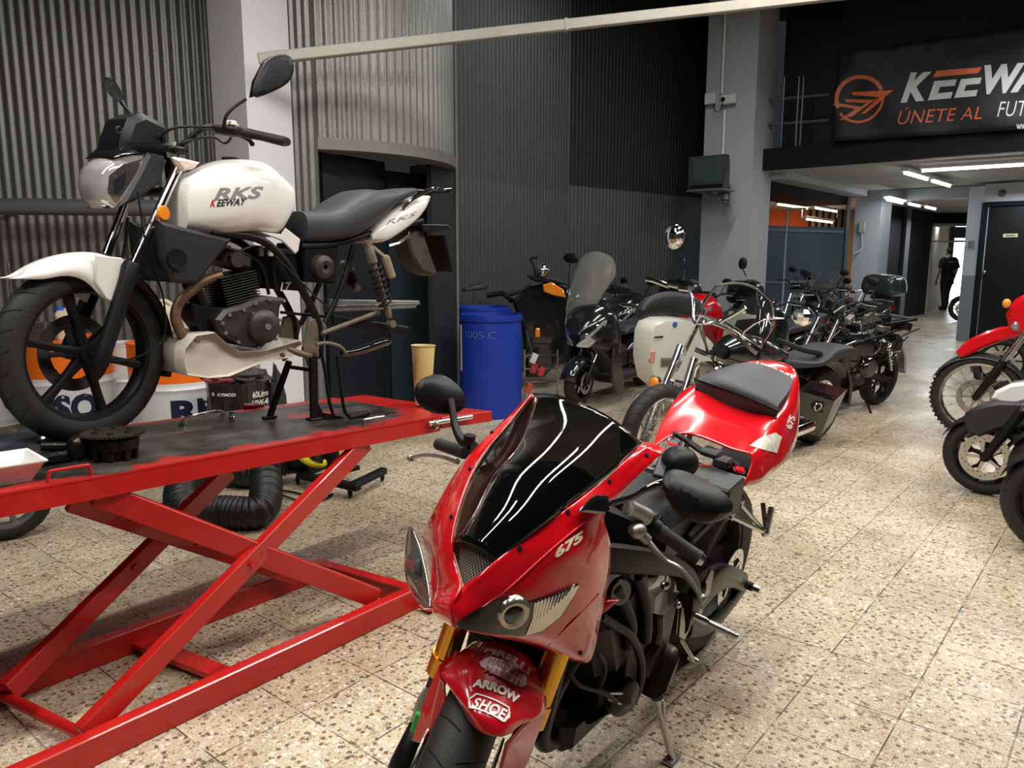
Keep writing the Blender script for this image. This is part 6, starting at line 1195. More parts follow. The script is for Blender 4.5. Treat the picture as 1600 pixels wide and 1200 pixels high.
drumtext(bt, bp_, '1005 C', 727, 774, .73, .79, .285, mat('faded_writing', (.10, .16, .42), .5), bold=-.01)
mb = MB(); rows = []
for i in range(5):
    a = math.radians(197 + 9 * i / 4); rows.append([V((math.cos(a) * .289, math.sin(a) * .289, .42)), V((math.cos(a) * .289, math.sin(a) * .289, .84))])
mb.grid(rows); mb.build('paper_label', WP, bt, fix=False)
# flexible exhaust hose and its trolley under the lift
def hose(pts, r_, n_, name, label, m):
    P_ = cat(pts, 24); L_ = 0; D_ = [0]
    for a, b in zip(P_, P_[1:]): L_ += (b - a).length; D_.append(L_)
    rows = []; u = None; N_ = int(L_ / .006); j = 0
    for i in range(N_ + 1):
        s_ = L_ * i / N_
        while j < len(D_) - 2 and D_[j + 1] < s_: j += 1
        p = P_[j].lerp(P_[j + 1], (s_ - D_[j]) / max(1e-6, D_[j + 1] - D_[j])); d = (P_[min(j + 2, len(P_) - 1)] - P_[max(j - 1, 0)]).normalized()
        if u is None: u, _ = basis(d)
        u = (u - d * u.dot(d)).normalized(); w_ = d.cross(u); rr_ = r_ * (1 + .07 * math.cos(2 * PI * s_ / .026)) 
        rows.append([p + (u * math.cos(2 * PI * k / 28) + w_ * math.sin(2 * PI * k / 28)) * rr_ for k in range(28)])
    mb = MB(); mb.grid(rows, cv=True, caps=True); t = mb.build(name, m, ang=80); return tag(t, label, 'hose')
HB = mat('hose_fabric', (.012, .012, .013), .45, bump=.2, bs=90)
c_ = atZ(325, 790, 0); 
hp = [atZ(405, 700, .34), atZ(415, 740, .20), atZ(408, 795, .10), atZ(350, 800, .09), atZ(288, 792, .09), atZ(283, 758, .10) + V((0, .05, 0)), atZ(330, 742, .10) + V((0, .1, 0)), atZ(385, 745, .10) + V((0, .1, 0)), atZ(440, 730, .16) + V((0, .2, 0)), atZ(490, 715, .24) + V((0, .2, 0))]
hose(hp, .085, 0, 'flexible_hose', 'thick ribbed black extraction hose coiled on the floor under the lift', HB)
t = thing('hose_trolley', 'low black trolley on castors behind the lift legs', 'trolley', at_floor(535, 4.9))
o_ = at_floor(535, 4.9)
def fz(px, py, z=.08): return atZ(px, py, z) - o_
mb = MB(); mb.beam(fz(468, 742), fz(560, 762), .05, .04, bev=.003); mb.beam(fz(545, 762), fz(600, 735), .05, .04, bev=.003); mb.beam(fz(468, 742), fz(520, 722), .05, .04, bev=.003); mb.beam(fz(500, 745, .085), fz(560, 730, .085), .04, .03, bev=.003); mb.build('trolley_frame', BLK, t)
for px_, py_ in ((547, 770), (597, 744), (465, 750)):
    q = atZ(px_, py_, .03) - o_; w_ = MB(); w_.torus(q, (1, .4, 0), .018, .012, 20, 8); w_.cyl(q + V((0, 0, .01)), q + V((0, 0, .05)), .008); w_.build('castor', BLK, t)
mb = MB(); q = atZ(520, 735, .1) - o_; mb.cyl(q, q + V((0, 0, .42)), .045); mb.build('trolley_post', BLK, t)
p = atZ(478, 712, .25) + V((0, .25, 0)); mb = MB(); mb.torus(p, (.5, -.6, .7), .13, .028, 36, 10); tag(mb.build('yellow_ring', mat('yellow_plastic', (.75, .65, .03), .4)), 'yellow plastic ring on the hose end beneath the lift top', 'ring')
p = atZ(440, 735, .05) + V((0, .2, 0)); lumpy('dust_sheet', 'grey plastic sheet bunched on the floor behind the black hose', 'sheet', V((p.x, p.y, .07)), (.22, .12, .14), mat('grey_sheet', (.16, .16, .17), .5), 12)
P_ = [atZ(x, y, .012) for x, y in ((430, 768), (445, 775), (470, 782), (500, 778), (520, 772), (500, 782), (470, 772), (440, 766))]; mb = MB(); mb.tube(P_, .006, 6, smooth=5); tag(mb.build('cable', BLK), 'black cable looped on the floor by the hose trolley', 'cable')
P_ = [atZ(265, 790, .012), atZ(255, 800, .012), atZ(250, 790, .012), atZ(262, 780, .012)]; mb = MB(); mb.tube(P_, .008, 6, smooth=5); tag(mb.build('air_line', REDD), 'short red air line end curling left of the black hose', 'hose')
# spare wheel on the floor at the left edge
q = atZ(14, 842, 0); MWs = frameM((q.x, q.y, 0), 215, 0); t = thing('spare_wheel', 'motorcycle wheel standing on the floor under the left end of the lift', 'wheel', MWs)
wheel(t, None, .215, .10, (0, 0, .215), 'six', name='rim', rimr=.15, rimm=mat('grey_rim', (.2, .2, .2), .4, .6))
# wall-mounted things on the middle pillar
def pill(px, py, D): return atD(px, py, D)
nB_ = -B
PDm = 11.22
tvp = atD(1107, 270, 11.0); Mtv = Matrix.Translation(tvp) @ Matrix(((B.x * -1, A.x, 0), (B.y * -1, A.y, 0), (0, 0, 1))).to_4x4()
t = thing('television', 'small grey tube television on a bracket high on the middle pillar', 'television', Mtv)
TV = mat('tv_case', (.05, .055, .055), .4)
mb = MB(); mb.grid([[V((x * .27 * k, y_, z * .225 * k + dz_)) for x, z in ((-1, -1), (1, -1), (1, 1), (-1, 1))] for k, y_, dz_ in ((1, -.06, 0), (1, .05, 0), (.6, .34, -.02), (.55, .36, -.02))], cv=True, caps=True); mb.build('case', TV, t)
mb = MB(); mb.box((0, -.063, .025), (.42, .01, .33), bev=.004); mb.build('screen', mat('tv_screen', (.045, .07, .065), .12, coat=1), t)
mb = MB(); mb.box((0, -.065, -.185), (.5, .012, .04), bev=.004); mb.build('control_strip', BLK, t)
t = thing('tv_bracket', 'grey wall bracket and shelf that carries the television', 'bracket', Mtv)
mb = MB(); mb.box((.0, .10, -.24), (.55, .40, .02), bev=.004); mb.box((.10, .28, -.31), (.12, .12, .10), bev=.01); mb.beam((-.05, .05, -.25), (.12, .33, -.38), .04, .03, up=V((1, 0, 0))); mb.box((.13, .36, -.30), (.10, .04, .30), bev=.004); mb.build('bracket_body', mat('bracket_grey', (.25, .26, .27), .4, .5), t)
CON = mat('conduit_white', (.78, .78, .76), .4)
def wallbox(px, py, w_, h_, name, label, cat_, D=11.18, dd=.06): p = atD(px, py, D); t = thing(name, label, cat_, Matrix.Translation(p) @ Matrix(((B.x * -1, A.x, 0), (B.y * -1, A.y, 0), (0, 0, 1))).to_4x4()); mb = MB(); mb.box((0, .0, 0), (w_, dd, h_), bev=.008); mb.build('box', CON, t); return t
def facD(px):                                    # distance of the pillar's left face at that pixel column
    s_ = sol(p2c, B, px); return (p2c + B * s_).y
wallbox(1110, 154, .16, .155, 'junction_box', 'square white junction box, left one of two on the middle pillar', 'electrical box', facD(1110) - .03, .06)
t = wallbox(1138, 155, .22, .13, 'power_socket', 'white double socket box with a black plug on the middle pillar', 'socket', facD(1138) - .03, .06)
mb = MB(); mb.cyl((-.06, -.03, 0), (-.06, -.06, 0), .028); mb.tube([(-.06, -.05, -.02), (-.08, -.05, -.12), (-.14, -.04, -.16), (-.2, -.02, -.12), (-.22, 0, 0)], .006, 6, smooth=4); mb.build('plug', BLK, t)
for (x0, y0, x1, y1, lab) in ((1134, -5, 1133, 147, 'white vertical conduit above the socket on the middle pillar'), (1132, 172, 1131, 298, 'white vertical conduit between socket and television')):
    a, b = atD(x0, y0, facD(x0) - .02), atD(x1, y1, facD(x1) - .02); b.x, b.y = a.x, a.y; mb = MB(); mb.beam(a, b, .035, .03, up=V((1, 0, 0))); tag(mb.build('cable_conduit', CON), lab, 'conduit')
# switch box with conduit on the far pillar; small box and camera by the black door; sign on it
p = atD(1347, 355, (p3c + B * sol(p3c, B, 1347)).y - .03); t = thing('switch_box', 'small grey switch box with a pipe below on the far grey pillar', 'electrical box', Matrix.Translation(p)); mb = MB(); mb.box((0, 0, 0), (.11, .06, .20), Matrix.Rotation(AZ - PI / 2 + .0, 3, 'Z') @ Matrix.Rotation(0, 3, 'Z'), .01); mb.build('box', mat('switch_beige', (.45, .45, .40), .5), t); mb = MB(); mb.tube([(.0, 0, -.1), (.02, 0, -.35), (-.02, 0, -.45), (-.14, 0, -.5)], .018, 8, smooth=4); mb.build('pipe', mat('pipe_light', (.45, .47, .48), .5), t)
p = rp0.lerp(rp1, .45); p = atD(1518, 382, p.y - .03); mb = MB(); mb.box(p, (.09, .05, .13), bev=.008); tag(mb.build('entry_keypad', mat('keypad_grey', (.12, .13, .15), .4)), 'small dark grey keypad on the right grey pier', 'keypad')
pd = rp1 + A * .05 + nB * .02
def doorpt(px, z): s_ = sol(pd, nB, px); q = pd + nB * s_; return V((q.x, q.y, z))
q = doorpt(1541, 1.42 - (425 - 405) / 1200 * 13); mb = MB(); mb.ell(q - A * .05, (.035, .035, .035)); mb.cyl(q - A * .05, q + A * .03, .015); mb.build('knob', STEEL, DOOR4)
q = doorpt(1575, 1.42 + (405 - 368) / 1200 * 12.6); mb = MB(); mb.box(q, (.21, .012, .06), Matrix.Rotation(math.atan2(nB.y, nB.x), 3, 'Z'), .002); t = tag(mb.build('door_sign', mat('sign_cream', (.62, .60, .42), .5)), 'small cream sign on the black door at the right', 'sign'); mb = MB(); mb.box(q - A * .008, (.13, .002, .018), Matrix.Rotation(math.atan2(nB.y, nB.x), 3, 'Z')); mb.build('sign_print', mat('sign_ink', (.10, .12, .06), .6), t)
q = doorpt(1556, 2.50); mb = MB(); mb.ell(q - A * .05, (.06, .06, .06)); mb.cyl(q - A * .02, q + A * .08, .035); mb.cyl(q - A * .05 + nB * .02, q + nB * -.14 + V((0, 0, .02)), .015); tag(mb.build('security_camera', mat('camera_grey', (.12, .12, .12), .3)), 'small dark dome camera above the black door', 'camera')
# banner on the mezzanine front
def banner():
    O = p2c + A * .30; s0 = sol(O, nB, 1288); Z0, Z1 = MZ + .30, MZ + 1.45
    P0 = O + nB * s0; W_ = 4.6; H_ = 1.16
    def sp(u, v_):                                # u metres to the right, v metres up
        wv = .018 * math.sin(u * 7 + v_ * 5) + .012 * math.sin(u * 13 - v_ * 9 + 1) + .02 * noise.noise(V((u * 3, v_ * 4, 0))); q = P0 + nB * u - A * (.03 + wv); return V((q.x, q.y, zb(u) + v_))
    def zb(u): return MZ + .30 - .03 * u
    t = thing('banner', 'black advertising banner with orange emblem and white lettering on the mezzanine', 'banner', Matrix.Identity(4)); mb = MB(); mb.grid([[sp(W_ * i / 60, H_ * j / 16) for j in range(17)] for i in range(61)]); b = mb.build('banner_cloth', mat('banner_black', (.010, .010, .012), .6, noise_s=2, noise_a=.2), t, solid=.002)
    return t, b
bn, bcl = banner()
ORB = mat('banner_orange', (.62, .12, .035), .5); WHB = mat('banner_white', (.55, .55, .54), .5)
decal(bn, [bcl], textmesh('K', .05, .28, 1, 8), ((1413, 114), (1456, 112), (1452, 157), (1407, 161)), WHB, off=.005)
decal(bn, [bcl], polyfill([(0, 0), (.9, 0), (.93, .34), (.34, .34), (.38, .66), (.97, .66), (1, 1), (.08, 1)], 12), ((1457, 127), (1495, 124), (1490, 153), (1450, 157)), WHB, off=.005)
decal(bn, [bcl], polyfill([(0, 0), (.9, 0), (.93, .34), (.34, .34), (.38, .66), (.97, .66), (1, 1), (.08, 1)], 12), ((1499, 124), (1534, 121), (1529, 150), (1491, 153)), WHB, off=.005)
decal(bn, [bcl], polyfill([(0, 0), (.97, 0), (1, 1), (.04, 1)], 14), ((1460, 111), (1534, 105), (1531, 114), (1458, 121)), ORB, off=.005)
decal(bn, [bcl], textmesh('WAY', .05, .22, .95, 20), ((1538, 102), (1668, 93), (1664, 140), (1534, 148)), WHB, off=.005)
decal(bn, [bcl], textmesh('ÚNETE AL', -.005, .15, 1.05, 20), ((1406, 168), (1537, 161), (1534, 186), (1402, 195)), ORB, off=.005)
decal(bn, [bcl], textmesh('FUTURO', -.005, .15, 1.05, 20), ((1561, 159), (1660, 154), (1656, 178), (1558, 183)), WHB, off=.005)
decal(bn, [bcl], textmesh('www.', .02, 0, 1, 4), ((1588, 194), (1612, 193), (1612, 203), (1588, 204)), WHB, off=.005)
def arcring(k0, k1, a0, a1, sx=1, sy=1, n=28):
    v = []; 
    for k in (k0, k1):
        for i in range(n + 1): a = math.radians(a0 + (a1 - a0) * i / n); v.append((.5 + .5 * k * math.cos(a), .5 + .5 * k * math.sin(a)))
    return v, [(i, i + 1, n + 2 + i, n + 1 + i) for i in range(n)]
decal(bn, [bcl], arcring(1, .84, 20, 200), ((1303, 119), (1384, 115), (1380, 190), (1305, 195)), ORB, 'emblem', off=.005)
decal(bn, [bcl], arcring(1, .90, 215, 365), ((1303, 119), (1384, 115), (1380, 190), (1305, 195)), ORB, 'emblem', off=.005)
for quad in (((1330, 144), (1396, 141), (1378, 152), (1334, 149)), ((1320, 155), (1362, 156), (1350, 161), (1322, 160)), ((1300, 160), (1345, 167), (1340, 171), (1303, 165)), ((1378, 148), (1395, 142), (1352, 178), (1345, 178)), ((1358, 157), (1370, 154), (1332, 182), (1326, 183)), ((1340, 168), (1349, 166), (1320, 187), (1312, 188))):
    decal(bn, [bcl], plate(12, 3), quad, ORB, 'emblem', off=.007)
# rails of the mezzanine
RAIL = mat('rail_grey', (.14, .15, .16), .4, .5)
t = thing('railing', 'dark steel railing with two rods between the pillar and the banner', 'railing', Matrix.Identity(4))
O = p2c + A * .55
def mzp(px, py): s_ = sol(O, nB, px); q = O + nB * s_; return atD(px, py, q.y)
for a, b in (((1200, 156), (1296, 148)), ((1200, 195), (1296, 188))): mb = MB(); mb.cyl(mzp(*a), mzp(*b), .022, seg=10); mb.build('rail', RAIL, t)
for px_ in (1226, 1249, 1256): mb = MB(); a, b = mzp(px_, 120), mzp(px_, 262); mb.cyl(a, (a.x, a.y, MZ + .05), .012, seg=8); mb.build('post', RAIL, t)
# ------------------------------------------------------------------ the man walking out
def person():
    f = atZ(1476, 484, 0); M = Matrix.Translation((f.x, f.y, 0)) @ Matrix.Rotation(math.radians(12), 4, 'Z'); t = thing('person', 'person in black t-shirt and dark trousers walking away through the doorway', 'person', M)
    H_ = 1.72; SK = mat('skin', (.42, .25, .17), .5); SH = mat('black_tshirt', (.010, .010, .012), .8); TR = mat('dark_trousers', (.022, .021, .020), .8); HR = mat('dark_hair', (.012, .010, .009), .7)
    def skin(name, verts, edges, rad, m, root=0, par=t, lv=2):
        me = bpy.data.meshes.new(name); me.from_pydata(verts, edges, []); o = bpy.data.objects.new(name, me); COL.objects.link(o); o.parent = par; me.materials.append(m)
        md = o.modifiers.new('skin', 'SKIN'); md.use_smooth_shade = True
        lay = me.skin_vertices[0].data if me.skin_vertices else None
        if lay is None:
            bm = bmesh.new(); bm.from_mesh(me); bm.verts.layers.skin.verify(); bm.to_mesh(me); bm.free(); lay = me.skin_vertices[0].data
        for i, r_ in enumerate(rad): lay[i].radius = r_ if isinstance(r_, tuple) else (r_, r_); lay[i].use_root = i == root
        s_ = o.modifiers.new('sub', 'SUBSURF'); s_.levels = s_.render_levels = lv; return o
    # y+ is away from the camera, the way he walks
    V_ = [(0, 0, .95), (0, .01, 1.10), (0, .01, 1.28), (0, .0, 1.42), (0, .0, 1.50), (0, .02, 1.60),  # 0-5 pelvis..head
          (-.11, 0, .90), (-.12, -.04, .50), (-.11, -.12, .10), (-.11, -.05, .05), (-.11, .06, .04),   # 6-10 left leg (rear)
          (.11, 0, .90), (.11, .10, .50), (.09, .10, .10), (.09, .16, .06), (.09, .24, .04),              # 11-15 right leg
          (-.19, 0, 1.40), (-.27, -.03, 1.15), (-.32, -.0, .92), (-.33, .02, .84),                      # 16-19 left arm
          (.19, 0, 1.40), (.25, -.03, 1.15), (.27, .05, .93), (.27, .08, .85)]
    E_ = [(0, 1), (1, 2), (2, 3), (3, 4), (4, 5), (0, 6), (6, 7), (7, 8), (8, 9), (9, 10), (0, 11), (11, 12), (12, 13), (13, 14), (14, 15), (3, 16), (16, 17), (17, 18), (18, 19), (3, 20), (20, 21), (21, 22), (22, 23)]
    R_ = [(.14, .10), (.14, .09), (.16, .10), (.10, .08), (.055, .055), (.08, .095), .085, .055, .04, .045, .035, .085, .055, .04, .045, .035, .06, .045, .032, .03, .06, .045, .032, .03]
    body = skin('body', V_, E_, R_, SK)
    # head shape, ears, hair
    mb = MB(); mb.ell((0, .02, 1.615), (.075, .095, .115), seg=20, rings=14); mb.ell((-.078, .02, 1.61), (.012, .02, .032)); mb.ell((.078, .02, 1.61), (.012, .02, .032)); mb.ell((0, .118, 1.60), (.012, .018, .022)); mb.build('head', SK, t)
    mb = MB(); mb.ell((0, .0, 1.645), (.083, .098, .10), seg=20, rings=12); mb.build('hair', HR, t)
    mb = MB(); mb.loft([(V((0, 0, .93)), V((.185, 0, 0)), V((0, .125, 0))), (V((0, .01, 1.08)), V((.18, 0, 0)), V((0, .12, 0))), (V((0, .01, 1.26)), V((.205, 0, 0)), V((0, .13, 0))), (V((0, 0, 1.40)), V((.20, 0, 0)), V((0, .105, 0))), (V((0, 0, 1.47)), V((.10, 0, 0)), V((0, .08, 0))), (V((0, 0, 1.49)), V((.068, 0, 0)), V((0, .068, 0)))], 4, 26, .85)
    for s_ in (-1, 1): mb.tube([(.13 * s_, 0, 1.42), (.20 * s_, -.0, 1.39), (.25 * s_, -.02, 1.25), (.275 * s_, -.03, 1.17)], [.07, .078, .07, .072], 16, smooth=3)
    sh = mb.build('t_shirt', SH, t)
    mb = MB(); mb.loft([(V((0, 0, .98)), V((.172, 0, 0)), V((0, .122, 0))), (V((0, 0, .86)), V((.185, 0, 0)), V((0, .13, 0)))], 1, 24, .9)
    mb.tube([(-.09, 0, .90), (-.10, -.0, .78), (-.12, -.04, .50), (-.115, -.11, .14), (-.11, -.115, .06)], [.105, .10, .078, .072, .078], 16, smooth=4); mb.tube([(.09, 0, .90), (.10, .03, .78), (.11, .10, .50), (.09, .11, .14), (.09, .12, .06)], [.105, .10, .078, .072, .078], 16, smooth=4); mb.build('trousers', TR, t)
    for c_, r_ in (((-.11, -.05, .045), 0), ((.09, .19, .045), 0)): mb = MB(); mb.ell((c_[0], c_[1], .045), (.05, .14, .045), e=.8); mb.build('shoe', BLK, t)
    for x, y, z in ((-.33, .03, .80), (.27, .09, .81)):
        mb = MB(); mb.ell((x, y, z), (.02, .042, .05)); 
        for k in range(4): mb.tube([(x, y - .028 + k * .018, z - .035), (x + .004, y - .024 + k * .018, z - .075), (x + .01, y - .02 + k * .018, z - .105 + abs(k - 1.5) * .01)], [.010, .009, .006], 8)
        mb.tube([(x, y + .035, z + .01), (x + .01, y + .055, z - .025), (x + .012, y + .058, z - .05)], [.010, .010, .007], 8); mb.build('hand', SK, t)
    mb = MB(); mb.ell((.10, -.126, 1.08), (.055, .008, .05), e=.7); mb.build('shirt_emblem', ORB, sh); mb = MB(); 
    planetext(sh, 'KEEWAY', (-.12, -.128, 1.32), (.24, 0, 0), (0, 0, .035), WHB, 'shirt_lettering', bold=.03)
person()
# ================================================================== the rows of motorcycles and scooters
SCBLK = mat('scooter_black', (.010, .010, .012), .18, coat=1); SCGR = mat('scooter_graphite', (.045, .048, .055), .25, coat=1); IVORY = mat('scooter_ivory', (.62, .62, .54), .25, coat=1); SILV = mat('silver_paint', (.42, .43, .44), .25, .6, coat=1); DTEAL = mat('dark_green_vinyl', (.02, .035, .035), .45)
LAMP = mat('lamp_lens', (.55, .56, .55), .06, .5, coat=1, noise_s=40, noise_a=.35)
def bar_(T, par, w_=.34, z=1.02, x=1.0, rise=.0, m=BLK, grips=True, back=.12):
    mb = MB(T); mb.tube([(x - back, w_, z), (x - back * .6, w_ * .6, z + .005), (x, .10, z - .05 - rise), (x, -.10, z - .05 - rise), (x - back * .6, -w_ * .6, z + .005), (x - back, -w_, z)], .011, 10, smooth=4); mb.build('handlebar', m, par)
    if grips:
        for s_ in (-1, 1): mb = MB(T); mb.tube([(x - back * .8, w_ * .72 * s_, z + .003), (x - back * .8 - .005, w_ * .75 * s_, z + .003), (x - back - .01, w_ * 1.04 * s_, z)], [.015, .018, .017], 14); mb.build('grip', RUB, par)
        for s_ in (-1, 1): mb = MB(T); mb.tube([(x - back * .35, w_ * .60 * s_, z), (x - back * .2 + .02, w_ * .8 * s_, z - .01), (x - back * .4, w_ * 1.03 * s_, z - .015)], .005, 6, smooth=3); mb.build('lever', ALU, par)
def mirror_(T, par, base, tip, r=(.055, .035), m=BLK, round_=False, yaw=0):
    base, tip = V(base), V(tip); mb = MB(T); mb.tube([base, base.lerp(tip, .5) + V((.02, 0, .01)), tip], .006, 8, smooth=3); mb.build('mirror_stalk', m, par)
    R_ = Matrix.Rotation(yaw, 3, 'Z'); mb = MB(T); mb.ell(tip + V((0, 0, r[1] * .6)), (.022, r[0], r[1] if not round_ else r[0]), R_, 22, 12, .85); o = mb.build('mirror', m, par)
    mb = MB(T); mb.ell(tip + V((-.012, 0, r[1] * .6)), (.012, r[0] * .9, (r[1] if not round_ else r[0]) * .88), R_, 22, 10, .85); mb.build('mirror_glass', MIRR, o)
def fork_(T, par, x0, z0, x1, z1, y=.09, r=.018, m=BLK, up=CHR, split=.5):
    for s_ in (-1, 1):
        a, b = V((x0, y * s_, z0)), V((x1, y * s_, z1)); c = a.lerp(b, split); mb = MB(T); mb.cyl(a, c, r * .8); mb.build('fork_tube', up, par); mb = MB(T); mb.tube([c, c.lerp(b, .05), b, b + (b - a) * .03], [r * 1.15, r * 1.25, r * 1.1, r * .7], 14); mb.build('fork_slider', m, par)
def scooter(label, M, body=SCBLK, seat=SEATM, R=.23, wb_=1.42, screen=None, case=None, mirrors=True, front='sport', lamps=True, steer=0, group=None, casem=SCBLK, seatz=.78, lensm=None, cat_='scooter', mir_m=BLK):
    t = thing('scooter', label, cat_, M, group); T = Matrix.Translation((wb_, 0, 0)) @ Matrix.Rotation(math.radians(steer), 4, 'Z') @ Matrix.Translation((-wb_, 0, 0))
    wheel(t, T, R, .12, (wb_, 0, R), 'y', rimr=R * .66, disc=(.11, 1), rimm=BLK, spokes=5)
    wheel(t, None, R, .13, (0, 0, R), 'y', name='rear_wheel', rimr=R * .62, rimm=BLK, spokes=5)
    mb = MB(T); rows = []
    for i in range(11):
        a = math.radians(10 + 150 * i / 10); rr_ = R + .03; rows.append([V((wb_ + math.cos(a) * rr_ * (1 - .10 * abs(j / 4) ** 2), .085 * j / 4, R + math.sin(a) * rr_ * (1 - .22 * abs(j / 4) ** 2.2))) for j in range(-4, 5)])
    mb.grid(rows); mb.build('front_mudguard', body, t, solid=.004)
    fork_(T, t, wb_ - .22, .62, wb_ + .01, R, .085, .02)
    # apron: narrow at the nose, wide at the knees
    mb = MB(); mb.loft([(V((wb_ + .12, 0, .66)), V((0, .05, 0)), V((.02, 0, .07)), .8), (V((wb_ + .04, 0, .72)), V((0, .17, 0)), V((.03, 0, .15)), .8), (V((wb_ - .10, 0, .74)), V((0, .24, 0)), V((.05, 0, .24)), .8), (V((wb_ - .25, 0, .70)), V((0, .27, 0)), V((.05, 0, .30)), .75), (V((wb_ - .38, 0, .55)), V((0, .24, 0)), V((.03, 0, .26)), .75)], 5, 30, .8); fr = mb.build('front_fairing', body, t)
    mb = MB(); mb.prism([(wb_ - .18, .262, .62), (wb_ - .34, .262, .52), (wb_ - .55, .24, .12), (wb_ - .38, .22, .12), (wb_ - .20, .24, .36)], (0, -.03, 0), .01); mb.prism([(wb_ - .18, -.262, .62), (wb_ - .34, -.262, .52), (wb_ - .55, -.24, .12), (wb_ - .38, -.22, .12), (wb_ - .20, -.24, .36)], (0, .03, 0), .01); mb.build('leg_shield', body, t)
    if lamps:
        for s_ in (-1, 1):
            q = [(wb_ + .135, .025, .60), (wb_ + .11, .10, .66), (wb_ + .03, .19, .78), (wb_ - .05, .225, .86), (wb_ - .01, .20, .72), (wb_ + .08, .12, .60)]; P_ = [V((x, y * s_, z)) for x, y, z in q]; c_ = sum(P_, V()) / 6; n_ = (P_[1] - P_[0]).cross(P_[3] - P_[0]).normalized(); n_ = n_ if n_.x > 0 else -n_
            mb = MB(); mb.grid([P_, [p + n_ * .02 for p in P_], [c_ + (p - c_) * .75 + n_ * .035 for p in P_]], cv=True, caps=True); hl_ = mb.build('headlight', lensm or LAMP, t)
            for k in (.35, .7): mb = MB(); mb.ell(P_[0].lerp(P_[3], k) + n_ * .032, (.022, .03, .03)); mb.build('bulb_bowl', CHR, hl_)
    # floor, tunnel, seat, rear body
    mb = MB(); mb.box((wb_ * .52, 0, .24), (.62, .40, .10), bev=.03); mb.box((wb_ * .50, 0, .40), (.50, .16, .26), bev=.05); mb.build('floorboard', DGREY, t)
    mb = MB(); mb.body([(-.42, .74), (-.2, .74), (.15, .68), (.50, .62), (.62, .50)], [(-.42, .66), (-.2, .52), (.1, .40), (.45, .30), (.62, .30)], [(-.42, .06), (-.2, .15), (.1, .20), (.45, .18), (.62, .10)], 16, 24, .7); mb.build('rear_body', body, t)
    mb = MB(); z = seatz; mb.body([(-.40, z + .03), (-.2, z + .04), (0, z + .03), (.12, z - .02), (.35, z - .04), (.6, z - .06), (.68, z - .12)], [(-.40, z - .03), (-.1, z - .09), (.3, z - .13), (.68, z - .16)], [(-.40, .10), (-.1, .15), (.2, .16), (.5, .12), (.68, .07)], 18, 24, .6); mb.build('seat', seat, t)
    mb = MB(); mb.box((.12, .13, .28), (.38, .12, .22), bev=.04); mb.cyl((-.05, .14, R), (.3, .14, R), .05); mb.build('engine_case', ENG, t)
    mb = MB(); mb.tube([(.25, -.16, .22), (.0, -.18, .30), (-.30, -.18, .36)], [.03, .055, .06], 18, smooth=3); mb.build('exhaust', BLK, t)
    mb = MB(); mb.box((-.44, 0, .70), (.03, .18, .06), bev=.01); mb.build('tail_light', REDL, t)
    mb = MB(); mb.prism([(-.40, -.09, .64), (-.54, -.08, .38), (-.54, .08, .38), (-.40, .09, .64)], (.01, 0, .01)); mb.build('rear_mudflap', BLK, t)
    mb = MB(); mb.body([(wb_ - .42, 1.02), (wb_ - .3, 1.03), (wb_ - .16, .98)], [(wb_ - .42, .90), (wb_ - .16, .86)], [(wb_ - .42, .06), (wb_ - .3, .16), (wb_ - .16, .13)], 8, 18, .7); mb.build('cockpit', BLK, t)
    bar_(None, t, .33, 1.0, wb_ - .28, .0)
    if mirrors:
        for s_ in (-1, 1): mirror_(None, t, (wb_ - .30, .20 * s_, 1.0), (wb_ - .26, .30 * s_, 1.13), (.06, .038), mir_m)
    if screen:
        sm, h_, lean_, w_ = screen; rows = []
        for i in range(7):
            u = i / 6; ww = w_ * (.72 + .38 * math.sin(PI * min(1, u * 1.15) * .55)) * (1 if u < .75 else 1 - (u - .75) * 1.6); rows.append([V((wb_ - .02 - lean_ * u - .10 * (j / 4) ** 2, ww * j / 4, .88 + h_ * u - .03 * (j / 4) ** 2)) for j in range(-4, 5)])
        mb = MB(); mb.grid(grid2(rows, 2)); mb.build('windscreen', sm, t, solid=.003)
    if case:
        cz, cx_, cw = case; mb = MB(); mb.loft([(V((cx_, 0, cz)), V((.17, 0, 0)), V((0, cw * .85, 0)), .5), (V((cx_, 0, cz + .05)), V((.21, 0, 0)), V((0, cw, 0)), .5), (V((cx_, 0, cz + .14)), V((.22, 0, 0)), V((0, cw, 0)), .5), (V((cx_ + .01, 0, cz + .25)), V((.20, 0, 0)), V((0, cw * .9, 0)), .55), (V((cx_ + .02, 0, cz + .30)), V((.13, 0, 0)), V((0, cw * .6, 0)), .7)], 4, 30, .5); c_o = mb.build('top_case', casem, t)
        mb = MB(); mb.box((cx_ - .22, 0, cz + .15), (.02, cw * 1.2, .04), bev=.006); mb.build('case_reflector', REDL, c_o); mb = MB(); mb.box((cx_ + .05, 0, cz - .03), (.30, .16, .05), bev=.01); mb.build('case_rack', BLK, t)
    return t
